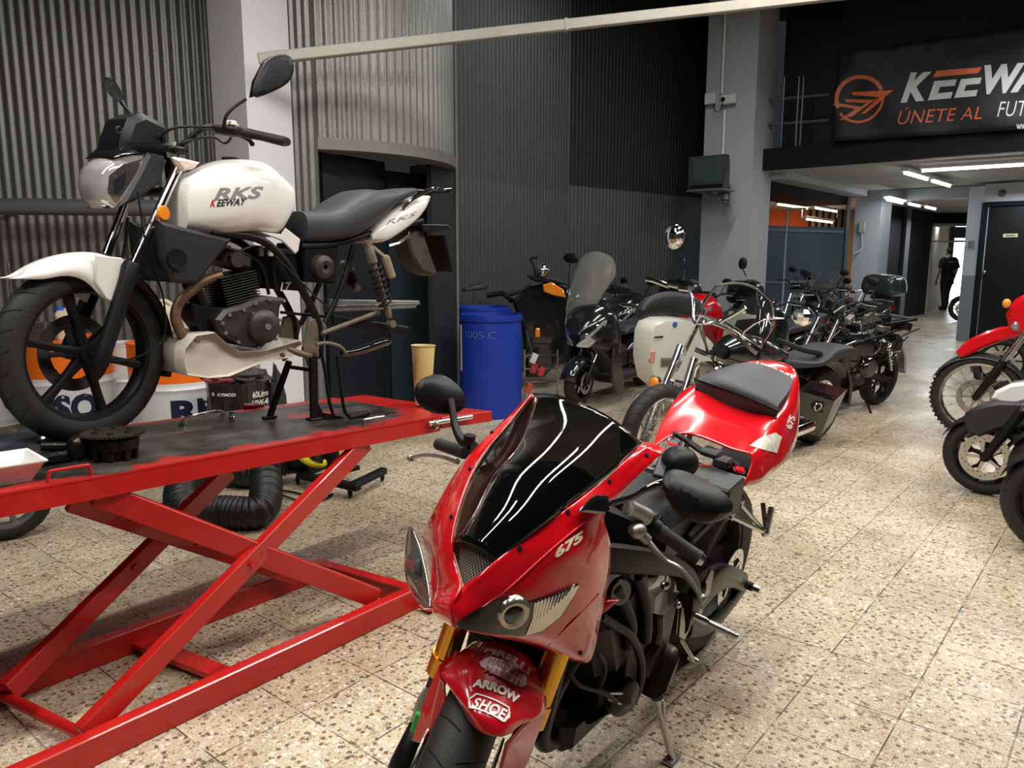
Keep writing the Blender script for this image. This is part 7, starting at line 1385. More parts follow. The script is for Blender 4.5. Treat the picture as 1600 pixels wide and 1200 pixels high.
def nakedbike(label, M, tank=None, seat=SEATM, R=.30, wb_=1.40, wire=False, knob=False, mirrors=True, lamp=True, mud=None, headm=BLK, pipes=STEEL, strip=False, steer=0, group=None, tw=.10, mirm=BLK, high=False, side=None, seatz=.80, name='motorcycle', rear=True, rimm=BLK):
    t = thing(name, label, 'motorcycle', M, group); T = Matrix.Translation((wb_, 0, 0)) @ Matrix.Rotation(math.radians(steer), 4, 'Z') @ Matrix.Translation((-wb_, 0, 0)); kind = 'wire' if wire else 'y'
    wheel(t, T, R, tw, (wb_, 0, R), kind, rimr=R * (.80 if wire else .72), disc=(.14, 1), rimm=STEEL if wire else rimm, knob=knob, spokes=5)
    if rear: wheel(t, None, R * .97, tw * 1.4, (0, 0, R * .97), kind, name='rear_wheel', rimr=R * .72, rimm=STEEL if wire else rimm, knob=knob, spokes=5)
    fork_(T, t, wb_ - .33, R + .62, wb_ + .0, R, .095, .024)
    mud = mud or BLK
    if high:
        mb = MB(T); mb.loft([(V((wb_ - .30, 0, R + .40)), V((0, .07, 0)), V((0, 0, .03))), (V((wb_ - .05, 0, R + .40)), V((0, .085, 0)), V((0, 0, .02))), (V((wb_ + .22, 0, R + .36)), V((0, .07, 0)), V((0, 0, .014))), (V((wb_ + .42, 0, R + .27)), V((0, .035, 0)), V((0, 0, .008)))], 5, 18, .7); mb.build('front_mudguard', mud, t)
    else:
        mb = MB(T); mb.grid([[V((wb_ + math.cos(math.radians(a)) * (R + .02), tw * .62 * j / 3, R + math.sin(math.radians(a)) * (R + .02) * (1 - .04 * abs(j)))) for j in range(-3, 4)] for a in range(25, 165, 10)]); mb.build('front_mudguard', mud, t, solid=.004)
    # frame, engine
    mb = MB()
    for s_ in (-1, 1):
        mb.tube([(wb_ - .30, .03 * s_, R + .56), (.85, .10 * s_, .74), (.45, .13 * s_, .62), (.40, .13 * s_, .34)], .018, 10, smooth=4); mb.tube([(wb_ - .30, .03 * s_, R + .50), (1.02, .10 * s_, .50), (.92, .12 * s_, .24), (.40, .13 * s_, .26)], .015, 10, smooth=4); mb.tube([(.60, .12 * s_, .70), (.2, .12 * s_, .74), (-.22, .09 * s_, .80)], .013, 8, smooth=4); mb.tube([(.42, .13 * s_, .36), (.1, .12 * s_, .68)], .012, 8)
    mb.build('frame', BLK, t)
    mb = MB(); mb.box((.68, 0, .33), (.44, .26, .22), bev=.05)
    for y in (.13, -.13): mb.lathe([(0, .035), (.06, .03), (.08, 0), (.08, -.03)], (.58, y, .34), (0, 1 if y > 0 else -1, 0), 28)
    mb.build('engine_block', ENG, t)
    mb = MB()
    for i in range(8): mb.box((.78 + i * .006, 0, .45 + i * .02), (.17, .22, .006), Matrix.Rotation(-.25, 3, 'Y'))
    mb.box((.80, 0, .52), (.12, .17, .17), Matrix.Rotation(-.25, 3, 'Y'), .01); mb.build('engine_cylinder', ENG, t)
    for s_ in (-1, 1) if not strip else (-1,): mb = MB(); mb.tube([(.86, .06 * s_, .52), (1.0, .08 * s_, .44), (.98, .11 * s_, .24), (.7, .14 * s_, .18), (.3, .16 * s_, .22), (-.2, .17 * s_, .30)], [.02, .02, .02, .022, .04, .042], 14, smooth=5); mb.build('exhaust', pipes, t)
    if rear:
        mb = MB()
        for s_ in (-1, 1): mb.beam((.42, .11 * s_, .36), (-.03, .11 * s_, R * .97), .028, .05, bev=.006)
        mb.cyl((0, -.14, R * .97), (0, .14, R * .97), .012); mb.build('swingarm', BLK, t)
    for s_ in (-1, 1): mb = MB(); a, b = V((.22, .14 * s_, .68)), V((.05, .14 * s_, .38)); mb.cyl(a, b, .014); n = 70; d = b - a; u, v_ = basis(d); mb.tube([a + d * (.12 + .7 * i / n) + (u * math.cos(i * 2 * PI * 7 / n) + v_ * math.sin(i * 2 * PI * 7 / n)) * .026 for i in range(n)], .005, 6); mb.build('rear_shock', STEEL, t)
    if tank:
        mb = MB(); mb.body([(.45, .80), (.6, .90), (.8, .98), (.98, .97), (1.08, .88)], [(.45, .76), (.7, .74), (1.08, .78)], [(.45, .09), (.6, .13), (.85, .165), (1.0, .13), (1.08, .07)], 20, 28, .75); tk = mb.build('fuel_tank', tank, t); mb = MB(); mb.cyl((.86, 0, .965), (.86, 0, .99), .03); mb.build('filler_cap', CHR, tk)
    if seat:
        z = seatz; mb = MB(); mb.body([(-.28, z + .04), (0, z + .05), (.2, z), (.50, z + .0)], [(-.28, z - .0), (0, z - .05), (.5, z - .07)], [(-.28, .09), (0, .13), (.3, .13), (.5, .09)], 14, 22, .6); mb.build('seat', seat, t)
        mb = MB(); mb.body([(-.36, z + .02), (-.1, z), (.3, z - .06)], [(-.36, z - .04), (-.1, z - .10), (.3, z - .16)], [(-.36, .05), (-.1, .11), (.3, .12)], 10, 18, .6); mb.build('tail_cowl', side or tank or BLK, t); mb = MB(); mb.box((-.38, 0, z - .02), (.03, .13, .05), bev=.01); mb.build('tail_light', REDL, t)
    bar_(T, t, .37, R + .80, wb_ - .36, .02, BLK)
    if lamp:
        mb = MB(T); mb.lathe([(0, -.12), (.06, -.10), (.09, -.03), (.095, 0), (.088, .012), (0, .025)], (wb_ - .20, 0, R + .60), (1, 0, -.05), 30); hl_ = mb.build('headlight', headm, t); mb = MB(T); mb.lathe([(0, .028), (.05, .022), (.085, .010)], (wb_ - .20, 0, R + .60), (1, 0, -.05), 28); mb.build('headlight_lens', LAMP, hl_)
    mb = MB(T); mb.cyl((wb_ - .30, .05, R + .70), (wb_ - .32, .05, R + .76), .035); mb.cyl((wb_ - .30, -.05, R + .70), (wb_ - .32, -.05, R + .76), .035); mb.box((wb_ - .31, 0, R + .70), (.07, .2, .03), bev=.008); mb.build('instruments', BLK, t)
    if mirrors:
        for s_ in (-1, 1): mirror_(T, t, (wb_ - .42, .24 * s_, R + .80), (wb_ - .38, .33 * s_, R + .97), (.055, .036), mirm)
    for s_ in (-1, 1): mb = MB(); mb.cyl((.42, .15 * s_, .30), (.42, .24 * s_, .30), .011); mb.build('foot_peg', RUB, t)
    mb = MB(); mb.tube([(.55, .14, .24), (.50, .22, .10), (.48, .26, .008)], .011, 8); mb.box((.48, .265, .006), (.05, .04, .008)); mb.build('side_stand', BLK, t)
    if strip:                                    # wiring, hoses and brackets laid bare
        random.seed(int(M.translation.x * 100)); mats_ = [BLK, BLK, ALU, DGREY, STEEL, BLK, ENG]
        for i in range(64):
            p = V((random.uniform(-.15, 1.15), random.uniform(-.14, .18), random.uniform(.38, 1.0))); q = p + V((random.uniform(-.25, .25), random.uniform(-.06, .06), random.uniform(-.2, .15))); mb = MB(); mb.tube([p, p.lerp(q, .5) + V((random.uniform(-.06, .06), .04, random.uniform(-.05, .08))), q], random.uniform(.004, .010), 7, smooth=5); mb.build('loose_cable', mats_[i % 7], t)
        for i in range(26):
            p = V((random.uniform(-.2, 1.0), random.uniform(-.12, .16), random.uniform(.36, .92))); mb = MB(); mb.box(p, (random.uniform(.05, .14), random.uniform(.04, .1), random.uniform(.03, .10)), Matrix.Rotation(random.uniform(-.5, .5), 3, 'Y'), .008); mb.build('bracket', mats_[(i * 3) % 7], t)
    return t
def fM(px, py, h, lean=0, off=0):                # a bike standing on the floor: pixel of its front wheel's foot, heading
    p = atZ(px, py, 0); return p, h
def place(px, py, head, wb_, lean=0):            # front contact at that pixel
    p = atZ(px, py, 0); h = math.radians(head); return frameM((p.x - wb_ * math.cos(h), p.y - wb_ * math.sin(h), 0), head, lean)
def placeR(px, py, head, lean=0): p = atZ(px, py, 0); return frameM((p.x, p.y, 0), head, lean)
# --- the maxi scooter
M1 = place(902, 634, 236, 1.50, 4)
s1_ = scooter('large black touring scooter with tall clear windscreen beside the blue barrel', M1, SCBLK, SEATM, .24, 1.50, None, None, False, seatz=.80)
WS = [[(897, 503, (1.44, -.03, .90)), (906, 505, (1.46, 0, .90)), (920, 496, (1.43, .06, .90))], [(884, 490, (1.36, -.12, .97)), (908, 482, (1.42, 0, 1.0)), (938, 468, (1.34, .13, .97))], [(889, 455, (1.30, -.17, 1.08)), (916, 452, (1.36, 0, 1.10)), (950, 448, (1.27, .18, 1.08))], [(897, 425, (1.24, -.18, 1.2)), (925, 422, (1.29, 0, 1.2)), (962, 430, (1.2, .2, 1.17))], [(908, 404, (1.19, -.13, 1.28)), (932, 400, (1.22, 0, 1.29)), (960, 408, (1.16, .14, 1.27))], [(916, 396, (1.17, -.08, 1.32)), (934, 393, (1.19, 0, 1.33)), (952, 399, (1.15, .09, 1.31))]]
sheet([[pn(M1, *q) for q in r] for r in WS], 'windscreen', mat('scratched_screen', (.62, .62, .57), .12, trans=.8, ior=1.1, alpha=.75, noise_s=6, noise_a=.1), s1_, solid=.003)
mb = MB(); p = pn(M1, 893, 497, (1.47, 0, .88)); mb.ell(p, (.02, .04, .02)); mb.build('badge', CHR, s1_)
mirror_(None, s1_, pn(M1, 960, 462, (1.22, .26, .98)), pn(M1, 968, 455, (1.2, .30, 1.02)), (.10, .045), BLK, yaw=.3)
mirror_(None, s1_, pn(M1, 888, 460, (1.25, -.2, 1.0)), pn(M1, 892, 408, (1.22, -.25, 1.14)), (.085, .05), BLK)
# --- behind and left of it
o = thing('scooter', 'black bike with round chrome mirror and orange lens above the blue barrel edge', 'scooter', placeR(880, 560, 200)); Mo = placeR(880, 560, 200)
def on_(px, py, D): return Mo.inverted() @ atD(px, py, D)
mb = MB(); mb.ell(on_(848, 423, 8.4), (.075, .075, .075)); mb.build('round_mirror', CHR, o); mb = MB(); mb.tube([on_(836, 432, 8.4), on_(834, 415, 8.4), on_(828, 405, 8.4), on_(840, 402, 8.4)], .012, 8, smooth=3); mb.build('lever', BLK, o)
P_ = [on_(*q, 8.3) for q in ((848, 445), (862, 441), (880, 452), (884, 465), (866, 462), (850, 456))]; mb = MB(); mb.prism(P_, Mo.to_3x3().inverted() @ V((0, .06, 0)), .01); mb.build('orange_lens', AMBER, o)
P_ = [on_(*q, 8.45) for q in ((800, 470), (830, 448), (860, 440), (895, 455), (900, 500), (880, 560), (850, 590), (822, 590), (816, 520))]; mb = MB(); mb.prism(P_, Mo.to_3x3().inverted() @ V((0, .45, 0)), .04); mb.build('side_body', SCBLK, o)
P_ = [on_(*q, 8.35) for q in ((822, 432), (845, 430), (872, 436), (892, 445), (870, 445), (835, 440))]; mb = MB(); mb.prism(P_, Mo.to_3x3().inverted() @ V((0, .3, 0)), .02); mb.build('cockpit', BLK, o)
mb = MB(); mb.tube([on_(790, 462, 8.4), on_(815, 455, 8.4), on_(830, 445, 8.4)], .02, 8); mb.tube([on_(760, 462, 8.7), on_(785, 458, 8.7), on_(800, 470, 8.6)], .03, 8); mb.build('handlebar', BLK, o)
mb = MB(); mb.cyl(on_(822, 515, 8.2), on_(832, 553, 8.2), .012); mb.box(on_(833, 556, 8.2), (.08, .05, .03)); mb.build('stand_rod', CHR, o)
mb = MB(); mb.box(on_(840, 520, 8.2), (.05, .03, .10), bev=.01); mb.build('side_reflector', AMBER, o)
wd = (b1 - b0); wd.z = 0; hb_ = math.degrees(math.atan2(wd.y, wd.x)) + 180; q = atD(736, 405, 8.12)
t = thing('bicycle', 'bicycle whose black saddle shows above the blue barrels', 'bicycle', frameM((q.x, q.y, 0), hb_, 0))
for x_ in (-.3, .72): wheel(t, None, .33, .035, (x_, 0, .33), 'wire', name='bicycle_wheel', rimr=.30, rimm=STEEL)
mb = MB(); mb.tube([(-.3, 0, .33), (-.02, 0, .78), (.55, 0, .78), (.72, 0, .33)], .016, 10); mb.tube([(-.02, 0, .78), (.15, 0, .30), (.55, 0, .74)], .016, 10); mb.build('frame', BLK, t)
mb = MB(); mb.cyl((-.01, 0, .78), (-.05, 0, 1.08), .014); mb.build('seat_post', CHR, t); mb = MB(); mb.body([(-.17, 1.17), (-.08, 1.16), (.05, 1.13), (.13, 1.12)], [(-.17, 1.10), (0, 1.09), (.13, 1.09)], [(-.17, .09), (-.08, .08), (0, .035), (.13, .02)], 10, 18, .7); mb.build('saddle', SEATM, t)
mb = MB(); mb.tube([(.53, .25, 1.0), (.58, .1, 1.02), (.58, -.1, 1.02), (.53, -.25, 1.0)], .012, 8, smooth=3); mb.cyl((.55, 0, .76), (.57, 0, 1.02), .013); mb.build('handlebar', BLK, t)
t = thing('car_jack_parts', 'heap of small red and white packaged parts on the floor beside the blue barrel', 'parts', atZ(838, 622, 0)); o_ = atZ(838, 622, 0)
for px_, py_, m_, z_ in ((834, 575, REDL, .28), (826, 606, ORB, .06), (834, 560, WP, .36), (846, 580, REDL, .24)): q = atD(px_, py_, 7.6) - o_; mb = MB(); mb.box(q, (.06, .05, .10), Matrix.Rotation(.4, 3, 'Y'), .004); mb.build('packet', m_, t)
mb = MB()
for z_ in (.16, .30, .44): mb.beam(V((-.12, .05, z_)), V((.22, .1, z_)), .02, .012)
for x_ in (-.12, .22): mb.beam(V((x_, .07, 0)), V((x_, .07, .5)), .015, .015, up=V((1, 0, 0)))
mb.build('wire_rack', STEEL, t)
scooter('black scooter with rounded black top case and red reflector behind the chrome handlebar', place(962, 594, 231, 1.45), SCBLK, SEATM, .22, 1.45, None, (.86, -.15, .26), True)
scooter('dark scooter far back against the teal corrugated wall, only its mirrors and seat showing', place(925, 576, 232, 1.35), SCGR, SEATM, .22, 1.35, None, None, True)
scooter('glossy red scooter with black top case, between chrome handlebar and middle pillar', place(1082, 588, 229, 1.3), RED, SEATM, .22, 1.35, None, (.84, -.1, .22), True)
# --- ivory classic scooter
MV = placeR(1072, 640, 215, 4); t = thing('scooter', 'ivory classic scooter with vented side cowl behind the cruiser fork', 'scooter', MV)
def vp(px, py, g): return pn(MV, px, py, g)
mb = MB(); rows = []
q = [(1016, 520), (1022, 506), (1040, 499), (1066, 498), (1092, 500), (1100, 520), (1094, 570), (1080, 610), (1040, 612), (1020, 595), (1013, 560)]
P_ = [pl(MV, a, b, .22) for a, b in q]; c_ = sum(P_, V()) / len(P_)
mb.grid([[V((p.x, .03, p.z)) for p in P_], [V((p.x, .16, p.z)) for p in P_], [c_ + (V((p.x, .22, p.z)) - c_) * .93 for p in P_], [c_ + (V((p.x, .245, p.z)) - c_) * .6 for p in P_]], cv=True, caps=True); cw = mb.build('side_cowl', IVORY, t, subd=0, ang=50); TV_ = Matrix.Translation((.12, 0, 0)) @ Matrix.Rotation(PI, 4, 'Z'); mb = MB(TV_); mb.body([(-.45, .66), (-.2, .76), (.2, .74), (.4, .6)], [(-.45, .45), (0, .25), (.4, .25)], [(-.45, .05), (-.1, .12), (.3, .12), (.4, .08)], 14, 20, .8); mb.build('rear_frame', IVORY, t); mb = MB(TV_); mb.box((.60, 0, .22), (.4, .36, .03), bev=.01); mb.loft([(V((.78, 0, .22)), V((0, .18, 0)), V((.02, 0, 0))), (V((.86, 0, .6)), V((0, .26, 0)), V((.02, 0, 0))), (V((.80, 0, .9)), V((0, .16, 0)), V((.02, 0, 0)))], 4, 20, .6); mb.build('leg_shield', IVORY, t); wheel(t, TV_, .21, .10, (1.0, 0, .21), 'dish', rimr=.13, rimm=STEEL); mb = MB(TV_); mb.tube([(.82, 0, .92), (.92, 0, .5), (1.0, .04, .21)], .03, 12); mb.build('steering_column', IVORY, t)
mb = MB()
for i in range(6): a, b = pl(MV, 1033, 560 + i * 2.4, .246), pl(MV, 1050, 560 + i * 2.4, .246); mb.beam(a, b, .006, .004)
mb.build('vent_slot', BLK, cw); mb = MB(); p = pl(MV, 1055, 507, .235); mb.cyl(p - V((0, .01, 0)), p + V((0, .006, 0)), .022); mb.build('round_badge', mat('badge_blue', (.03, .12, .4), .3), cw); mb = MB(); mb.beam(pl(MV, 1023, 527, .24), pl(MV, 1036, 526, .24), .006, .012); mb.build('name_plate', BLK, cw)
mb = MB(); p = pl(MV, 1018, 557, .21); mb.box(p, (.05, .06, .11), bev=.012); mb.build('turn_signal', mat('pink_lens', (.6, .25, .18), .2, coat=1), t)
mb = MB(); P_ = [vp(*q) for q in ((1000, 490, (.35, .1, .80)), (1010, 478, (.3, 0, .86)), (1040, 472, (.1, 0, .88)), (1075, 478, (-.1, 0, .86)), (1095, 492, (-.2, .05, .80)))]; mb.tube(P_, [.06, .11, .13, .12, .07], 20, smooth=4, flat=.6); mb.build('seat', SEATM, t)
wheel(t, None, .21, .10, (0, 0, .21), 'dish', name='rear_wheel', rimr=.13, rimm=STEEL)
# --- red and white bikes glimpsed in the middle
# --- dark scooter with smoked screen
M7 = place(1163, 628, 229, 1.42, 3)
s7 = scooter('black scooter with tall dark smoked windscreen behind the chrome cruiser screen', M7, SCBLK, SEATM, .23, 1.42, None, None, False)
WS = [[(1148, 532, (1.60, -.16, .80)), (1180, 540, (1.66, 0, .80)), (1210, 535, (1.58, .18, .80))], [(1150, 505, (1.54, -.2, .92)), (1182, 508, (1.62, 0, .93)), (1214, 505, (1.52, .2, .92))], [(1160, 475, (1.46, -.18, 1.05)), (1186, 470, (1.54, 0, 1.06)), (1213, 478, (1.45, .19, 1.05))], [(1172, 462, (1.40, -.12, 1.12)), (1190, 460, (1.45, 0, 1.13)), (1207, 464, (1.40, .12, 1.12))]]
sheet([[pn(M7, *q) for q in r] for r in WS], 'windscreen', mat('dark_screen', (.05, .05, .05), .06, trans=.6, alpha=.93, coat=1), s7, solid=.003)
mirror_(None, s7, pn(M7, 1166, 432, (1.12, -.24, 1.12)), pn(M7, 1160, 417, (1.12, -.28, 1.2)), (.045, .06), BLK)
mb = MB(); mb.box(pn(M7, 1172, 446, (1.15, -.1, 1.08)), (.10, .10, .12), bev=.02); mb.tube([pn(M7, 1140, 444, (1.15, -.35, 1.05)), pn(M7, 1160, 446, (1.15, -.25, 1.06))], .018, 10); mb.build('control_pod', BLK, s7)
# --- silver tank bike, stripped bike, scooter with green-black case
nakedbike('motorcycle with brushed silver tank standing by the blue grey partition', place(1222, 560, 222, 1.4), SILV, None, .30, 1.4, mirrors=False, headm=CHR, lamp=False, pipes=CHR)
nb2 = nakedbike('stripped black motorcycle with bare wiring, open engine and rear rack, nearest the aisle', place(1235, 656, 215, 1.35, 6), None, None, .28, 1.35, mirrors=True, strip=True, lamp=False)
nakedbike('black dismantled motorcycle between the silver tank and the aisle', place(1235, 590, 221, 1.35, 3), BLK, None, .29, 1.35, mirrors=True, strip=True, lamp=False)
M10 = place(1260, 568, 215, 1.5, 3)
scooter('dark scooter with big greenish black top case nearest the corridor', M10, SCGR, DTEAL, .24, 1.5, (mat('thin_smoke', (.4, .4, .4), .05, trans=.9, alpha=.6, ior=1.1), .40, .22, .24), (.90, -.22, .28), True, casem=mat('case_dark_green', (.03, .042, .045), .25, coat=1))
Mn = nb2.matrix_world.copy(); Mni = Mn.inverted()
mb = MB(); mb.tube([Mni @ atD(1288, 540, 7.0), Mni @ atD(1286, 560, 6.98), Mni @ atD(1277, 592, 6.95)], [.033, .03, .03], 16); mb.build('loose_fork_leg', CHR, nb2)
mb = MB(); mb.beam(V((-.20, .14, .86)), V((.30, .14, .84)), .03, .02, bev=.004); mb.beam(V((-.20, -.14, .86)), V((.30, -.14, .84)), .03, .02, bev=.004); mb.box((-.20, 0, .86), (.12, .30, .03), bev=.01); mb.box((-.05, 0, .80), (.3, .2, .12), bev=.03); mb.build('rear_rack', BLK, nb2)
mb = MB(); mb.box((.62, 0, .55), (.5, .30, .4), bev=.08); mb.box((.1, .02, .62), (.4, .26, .2), bev=.05); mb.lathe([(0, .05), (.08, .045), (.11, 0), (.11, -.04)], (.52, .16, .45), (0, 1, 0), 30); mb.build('engine_mass', GBLK, nb2)
mb = MB(); mb.grid([[V((math.cos(math.radians(a)) * .33, .09 * j / 3 + .0, .30 + math.sin(math.radians(a)) * .33)) for j in range(-3, 4)] for a in range(60, 190, 10)]); mb.build('rear_mudguard', SILV, nb2, solid=.004)
# --- cruiser with windshield and saddlebag
MC = placeR(1262, 680, 213, 5); MC = frameM(tuple(atZ(1262, 690, 0)), 216.5, 5); t = thing('motorcycle', 'chrome laden black cruiser with clear windshield and leather saddlebag behind the red bike', 'motorcycle', MC); cr = t
def c(px, py, g): return pn(MC, px, py, (g[0] + (.13 if g[0] > .95 else 0), g[1], g[2]))
WBC = 1.75
wheel(t, None, .32, .12, (WBC, 0, .32), 'wire', rimr=.24, disc=(.14, 1), rimm=CHR); wheel(t, None, .31, .16, (0, 0, .31), 'y', name='rear_wheel', rimr=.2, rimm=CHR)
for s_, top_, bot_ in ((-1, (1064, 540), (1006, 690)), (1, (1085, 560), (1046, 690))):
    a, b = c(*top_, (1.30, .11 * s_, .95)), c(*bot_, (1.58, .11 * s_, .44)); mb = MB(); mb.cyl(a, a.lerp(b, .45), .026); mb.build('fork_tube', CHR, t); mb = MB(); mb.tube([a.lerp(b, .42), a.lerp(b, .45), b, V((WBC, .11 * s_, .32))], [.030, .036, .034, .03], 18); mb.build('fork_slider', STEEL, t)
hp_ = c(1107, 590, (1.42, .0, .80)); ax_ = V((1, .05, -.08))
mb = MB(); mb.lathe([(0, -.16), (.05, -.15), (.09, -.08), (.105, -.01), (.110, .01), (.100, .022), (.092, .012)], hp_, ax_, 36); hl_ = mb.build('headlight', CHR, t); mb = MB(); mb.lathe([(0, .03), (.05, .024), (.092, .010)], hp_, ax_, 32); mb.build('headlight_lens', mat('lens_brown', (.40, .36, .28), .08, .5, coat=1, noise_s=30, noise_a=.4), hl_)
mb = MB(); mb.tube([c(1012, 437, (1.05, -.40, 1.06)), c(1045, 445, (1.10, -.32, 1.07)), c(1075, 455, (1.16, -.2, 1.06)), c(1083, 475, (1.2, -.12, 1.0)), c(1084, 500, (1.24, -.06, .95)), c(1095, 505, (1.25, .05, .95)), c(1130, 500, (1.2, .15, .98)), c(1165, 480, (1.10, .34, 1.03))], .013, 12, smooth=5); mb.build('handlebar', CHR, t)
mb = MB(); mb.tube([c(1010, 436, (1.05, -.42, 1.06)), c(1022, 438, (1.06, -.38, 1.06)), c(1045, 447, (1.10, -.32, 1.07))], [.018, .020, .018], 16); mb.build('grip', CHR, t)
mb = MB(); mb.box(c(1072, 449, (1.13, -.22, 1.09)), (.10, .09, .05), Matrix.Rotation(.3, 3, 'Z'), .012); mb.build('brake_reservoir', CHR, t)
mb = MB(); mb.tube([c(1066, 438, (1.13, -.24, 1.10)), c(1070, 415, (1.13, -.24, 1.18)), c(1062, 386, (1.12, -.26, 1.27))], .007, 8, smooth=3); mb.build('mirror_stalk', CHR, t); mb = MB(); mb.ell(c(1053, 370, (1.10, -.29, 1.32)), (.05, .085, .085), seg=28, rings=16); mb.build('mirror', CHR, t)
mb = MB(); mb.tube([c(1225, 497, (1.10, .40, 1.02)), c(1190, 500, (1.13, .34, 1.03)), c(1160, 520, (1.16, .25, 1.0))], .007, 8, smooth=3); mb.build('mirror_stalk', CHR, t); mb = MB(); mb.ell(c(1254, 494, (1.08, .50, 1.04)), (.055, .068, .062), seg=11, rings=8); mb.build('mirror', CHR, t, ang=12)
WS = [[(1088, 492, (1.38, -.24, 1.02)), (1130, 508, (1.46, -.1, 1.01)), (1160, 526, (1.46, .05, 1.0)), (1190, 545, (1.40, .22, .98))], [(1098, 470, (1.32, -.25, 1.12)), (1140, 470, (1.40, -.1, 1.14)), (1180, 482, (1.40, .08, 1.12)), (1212, 508, (1.34, .26, 1.08))], [(1118, 445, (1.26, -.2, 1.24)), (1150, 440, (1.32, -.08, 1.27)), (1180, 448, (1.32, .08, 1.26)), (1206, 470, (1.28, .22, 1.2))]]
ws = sheet([[c(*q) for q in r] for r in WS], 'windshield', CLEARS, t, solid=.003)
WS = [[(1108, 560, (1.44, -.14, .90)), (1140, 575, (1.50, .0, .88)), (1178, 575, (1.46, .15, .88))], [(1096, 530, (1.42, -.2, .98)), (1140, 545, (1.49, 0, .96)), (1186, 560, (1.44, .18, .93))], [(1088, 492, (1.38, -.24, 1.02)), (1145, 517, (1.46, 0, 1.005)), (1190, 545, (1.40, .22, .98))]]
sheet([[c(*q) for q in r] for r in WS], 'windshield_lower', CLEARS, t, solid=.003)
mb = MB(); a = [c(*q) for q in ((1092, 494, (1.39, -.24, 1.02)), (1135, 513, (1.47, -.08, 1.0)), (1182, 552, (1.42, .2, .97)))]; mb.beam(a[0], a[1], .006, .026); mb.beam(a[1], a[2], .006, .026); mb.build('screen_strap', CHR, ws)
mb = MB(); a = [c(*q) for q in ((1086, 546, (1.42, -.16, .93)), (1118, 560, (1.45, -.04, .90)), (1148, 572, (1.45, .08, .88)))]; mb.beam(a[0], a[1], .01, .035, bev=.003); mb.beam(a[1], a[2], .01, .035, bev=.003); mb.build('screen_bracket', CHR, t)
mb = MB(); mb.beam(c(1096, 495, (1.38, -.22, 1.02)), c(1055, 580, (1.44, -.2, .78)), .012, .03, bev=.002); mb.build('screen_stay', STEEL, t)
mb = MB(); mb.cyl(c(1022, 596, (1.45, -.22, .66)) - V((.04, 0, 0)), c(1022, 596, (1.45, -.22, .66)), .03, .042); tsg = mb.build('turn_signal', CHR, t); mb = MB(); mb.ell(c(1022, 598, (1.47, -.22, .66)), (.02, .038, .038)); mb.build('amber_lens', AMBER, tsg)
mb = MB(); mb.tube([c(1045, 612, (1.35, -.15, .60)), c(1020, 608, (1.38, -.25, .60)), c(995, 620, (1.38, -.36, .55)), c(992, 645, (1.36, -.38, .46)), c(1005, 670, (1.32, -.34, .36)), c(1025, 690, (1.28, -.24, .28))], .014, 12, smooth=5); mb.build('crash_bar', CHR, t)
mb = MB(); mb.box(c(1068, 605, (1.42, -.02, .68)), (.04, .20, .07), bev=.01); mb.build('lamp_bracket', CHR, t); mb = MB(); mb.box(c(1030, 640, (1.52, -.11, .55)), (.005, .03, .05)); mb.build('orange_reflector', ORB, t)
mb = MB(); mb.body([(.55, .78), (.75, .86), (1.0, .92), (1.2, .86)], [(.55, .70), (.9, .68), (1.2, .76)], [(.55, .09), (.8, .15), (1.0, .16), (1.2, .08)], 18, 28, .8); mb.build('fuel_tank', SCBLK, t)
mb = MB(); mb.body([(-.30, .76), (0, .78), (.25, .70), (.6, .74)], [(-.30, .70), (0, .66), (.6, .64)], [(-.30, .10), (0, .15), (.3, .17), (.6, .10)], 14, 22, .6); mb.build('seat', SEATM, t)
mb = MB(); mb.grid([[V((math.cos(math.radians(a)) * .37, .10 * j / 3, .33 + math.sin(math.radians(a)) * .37 * (1 - .03 * abs(j)))) for j in range(-3, 4)] for a in range(40, 200, 10)]); mb.build('rear_mudguard', SCBLK, t, solid=.004)
mb = MB(); mb.tube([c(1215, 530, (.55, .20, .80)), c(1250, 545, (.3, .2, .84)), c(1280, 552, (.1, .2, .82)), c(1276, 556, (.0, .2, .78))], [.014, .02, .024, .02], 12, smooth=4); mb.build('luggage_rail', DGREY, t)
mb = MB(); mb.box((.75, 0, .36), (.5, .26, .3), bev=.05)
for s_ in (-1, 1): mb.lathe([(0, .05), (.08, .045), (.11, 0), (.11, -.03)], (.8, .13 * s_, .38), (0, s_, 0), 28)
mb.build('engine_block', ALU, t)
for k in (-1, 1): mb = MB(); mb.tube([(.95, .10 * k, .52), (1.1, .13 * k, .42), (.9, .17 * k, .22), (.55, .18 * k, .2), (.3, .18 * k, .22)], [.022, .022, .025, .045, .045], 14, smooth=5); mb.build('exhaust', CHR, t)
mb = MB(); mb.tube([(1.3, 0, .82), (1.1, 0, .50), (1.05, 0, .22), (.4, 0, .2)], .02, 10, smooth=4); mb.build('frame', BLK, t)
SB = mat('saddlebag_leather', (.012, .012, .013), .25, coat=.4, bump=.15, bs=120)
q = [(1248, 610), (1256, 597), (1318, 605), (1324, 612), (1310, 652), (1290, 680), (1262, 683), (1246, 660)]
q = [(1249, 607), (1262, 597), (1318, 612), (1302, 662), (1284, 681), (1246, 675)]
Bf = [c(*p, (.18 - i * .02, .34, .5)) for i, p in enumerate([(1249, 609), (1306, 622), (1284, 682), (1247, 672)])]
gfr = [(.22, .36, .58), (-.02, .36, .58), (-.06, .34, .24), (.2, .34, .26)]; F_ = [c(*p, g) for p, g in zip([(1250, 609), (1303, 627), (1281, 683), (1247, 673)], gfr)]
gbk = [(.20, .20, .62), (-.22, .22, .62), (-.22, .2, .26), (.2, .2, .28)]; K_ = [c(*p, g) for p, g in zip([(1266, 594), (1324, 608), (1300, 660), (1262, 640)], gbk)]
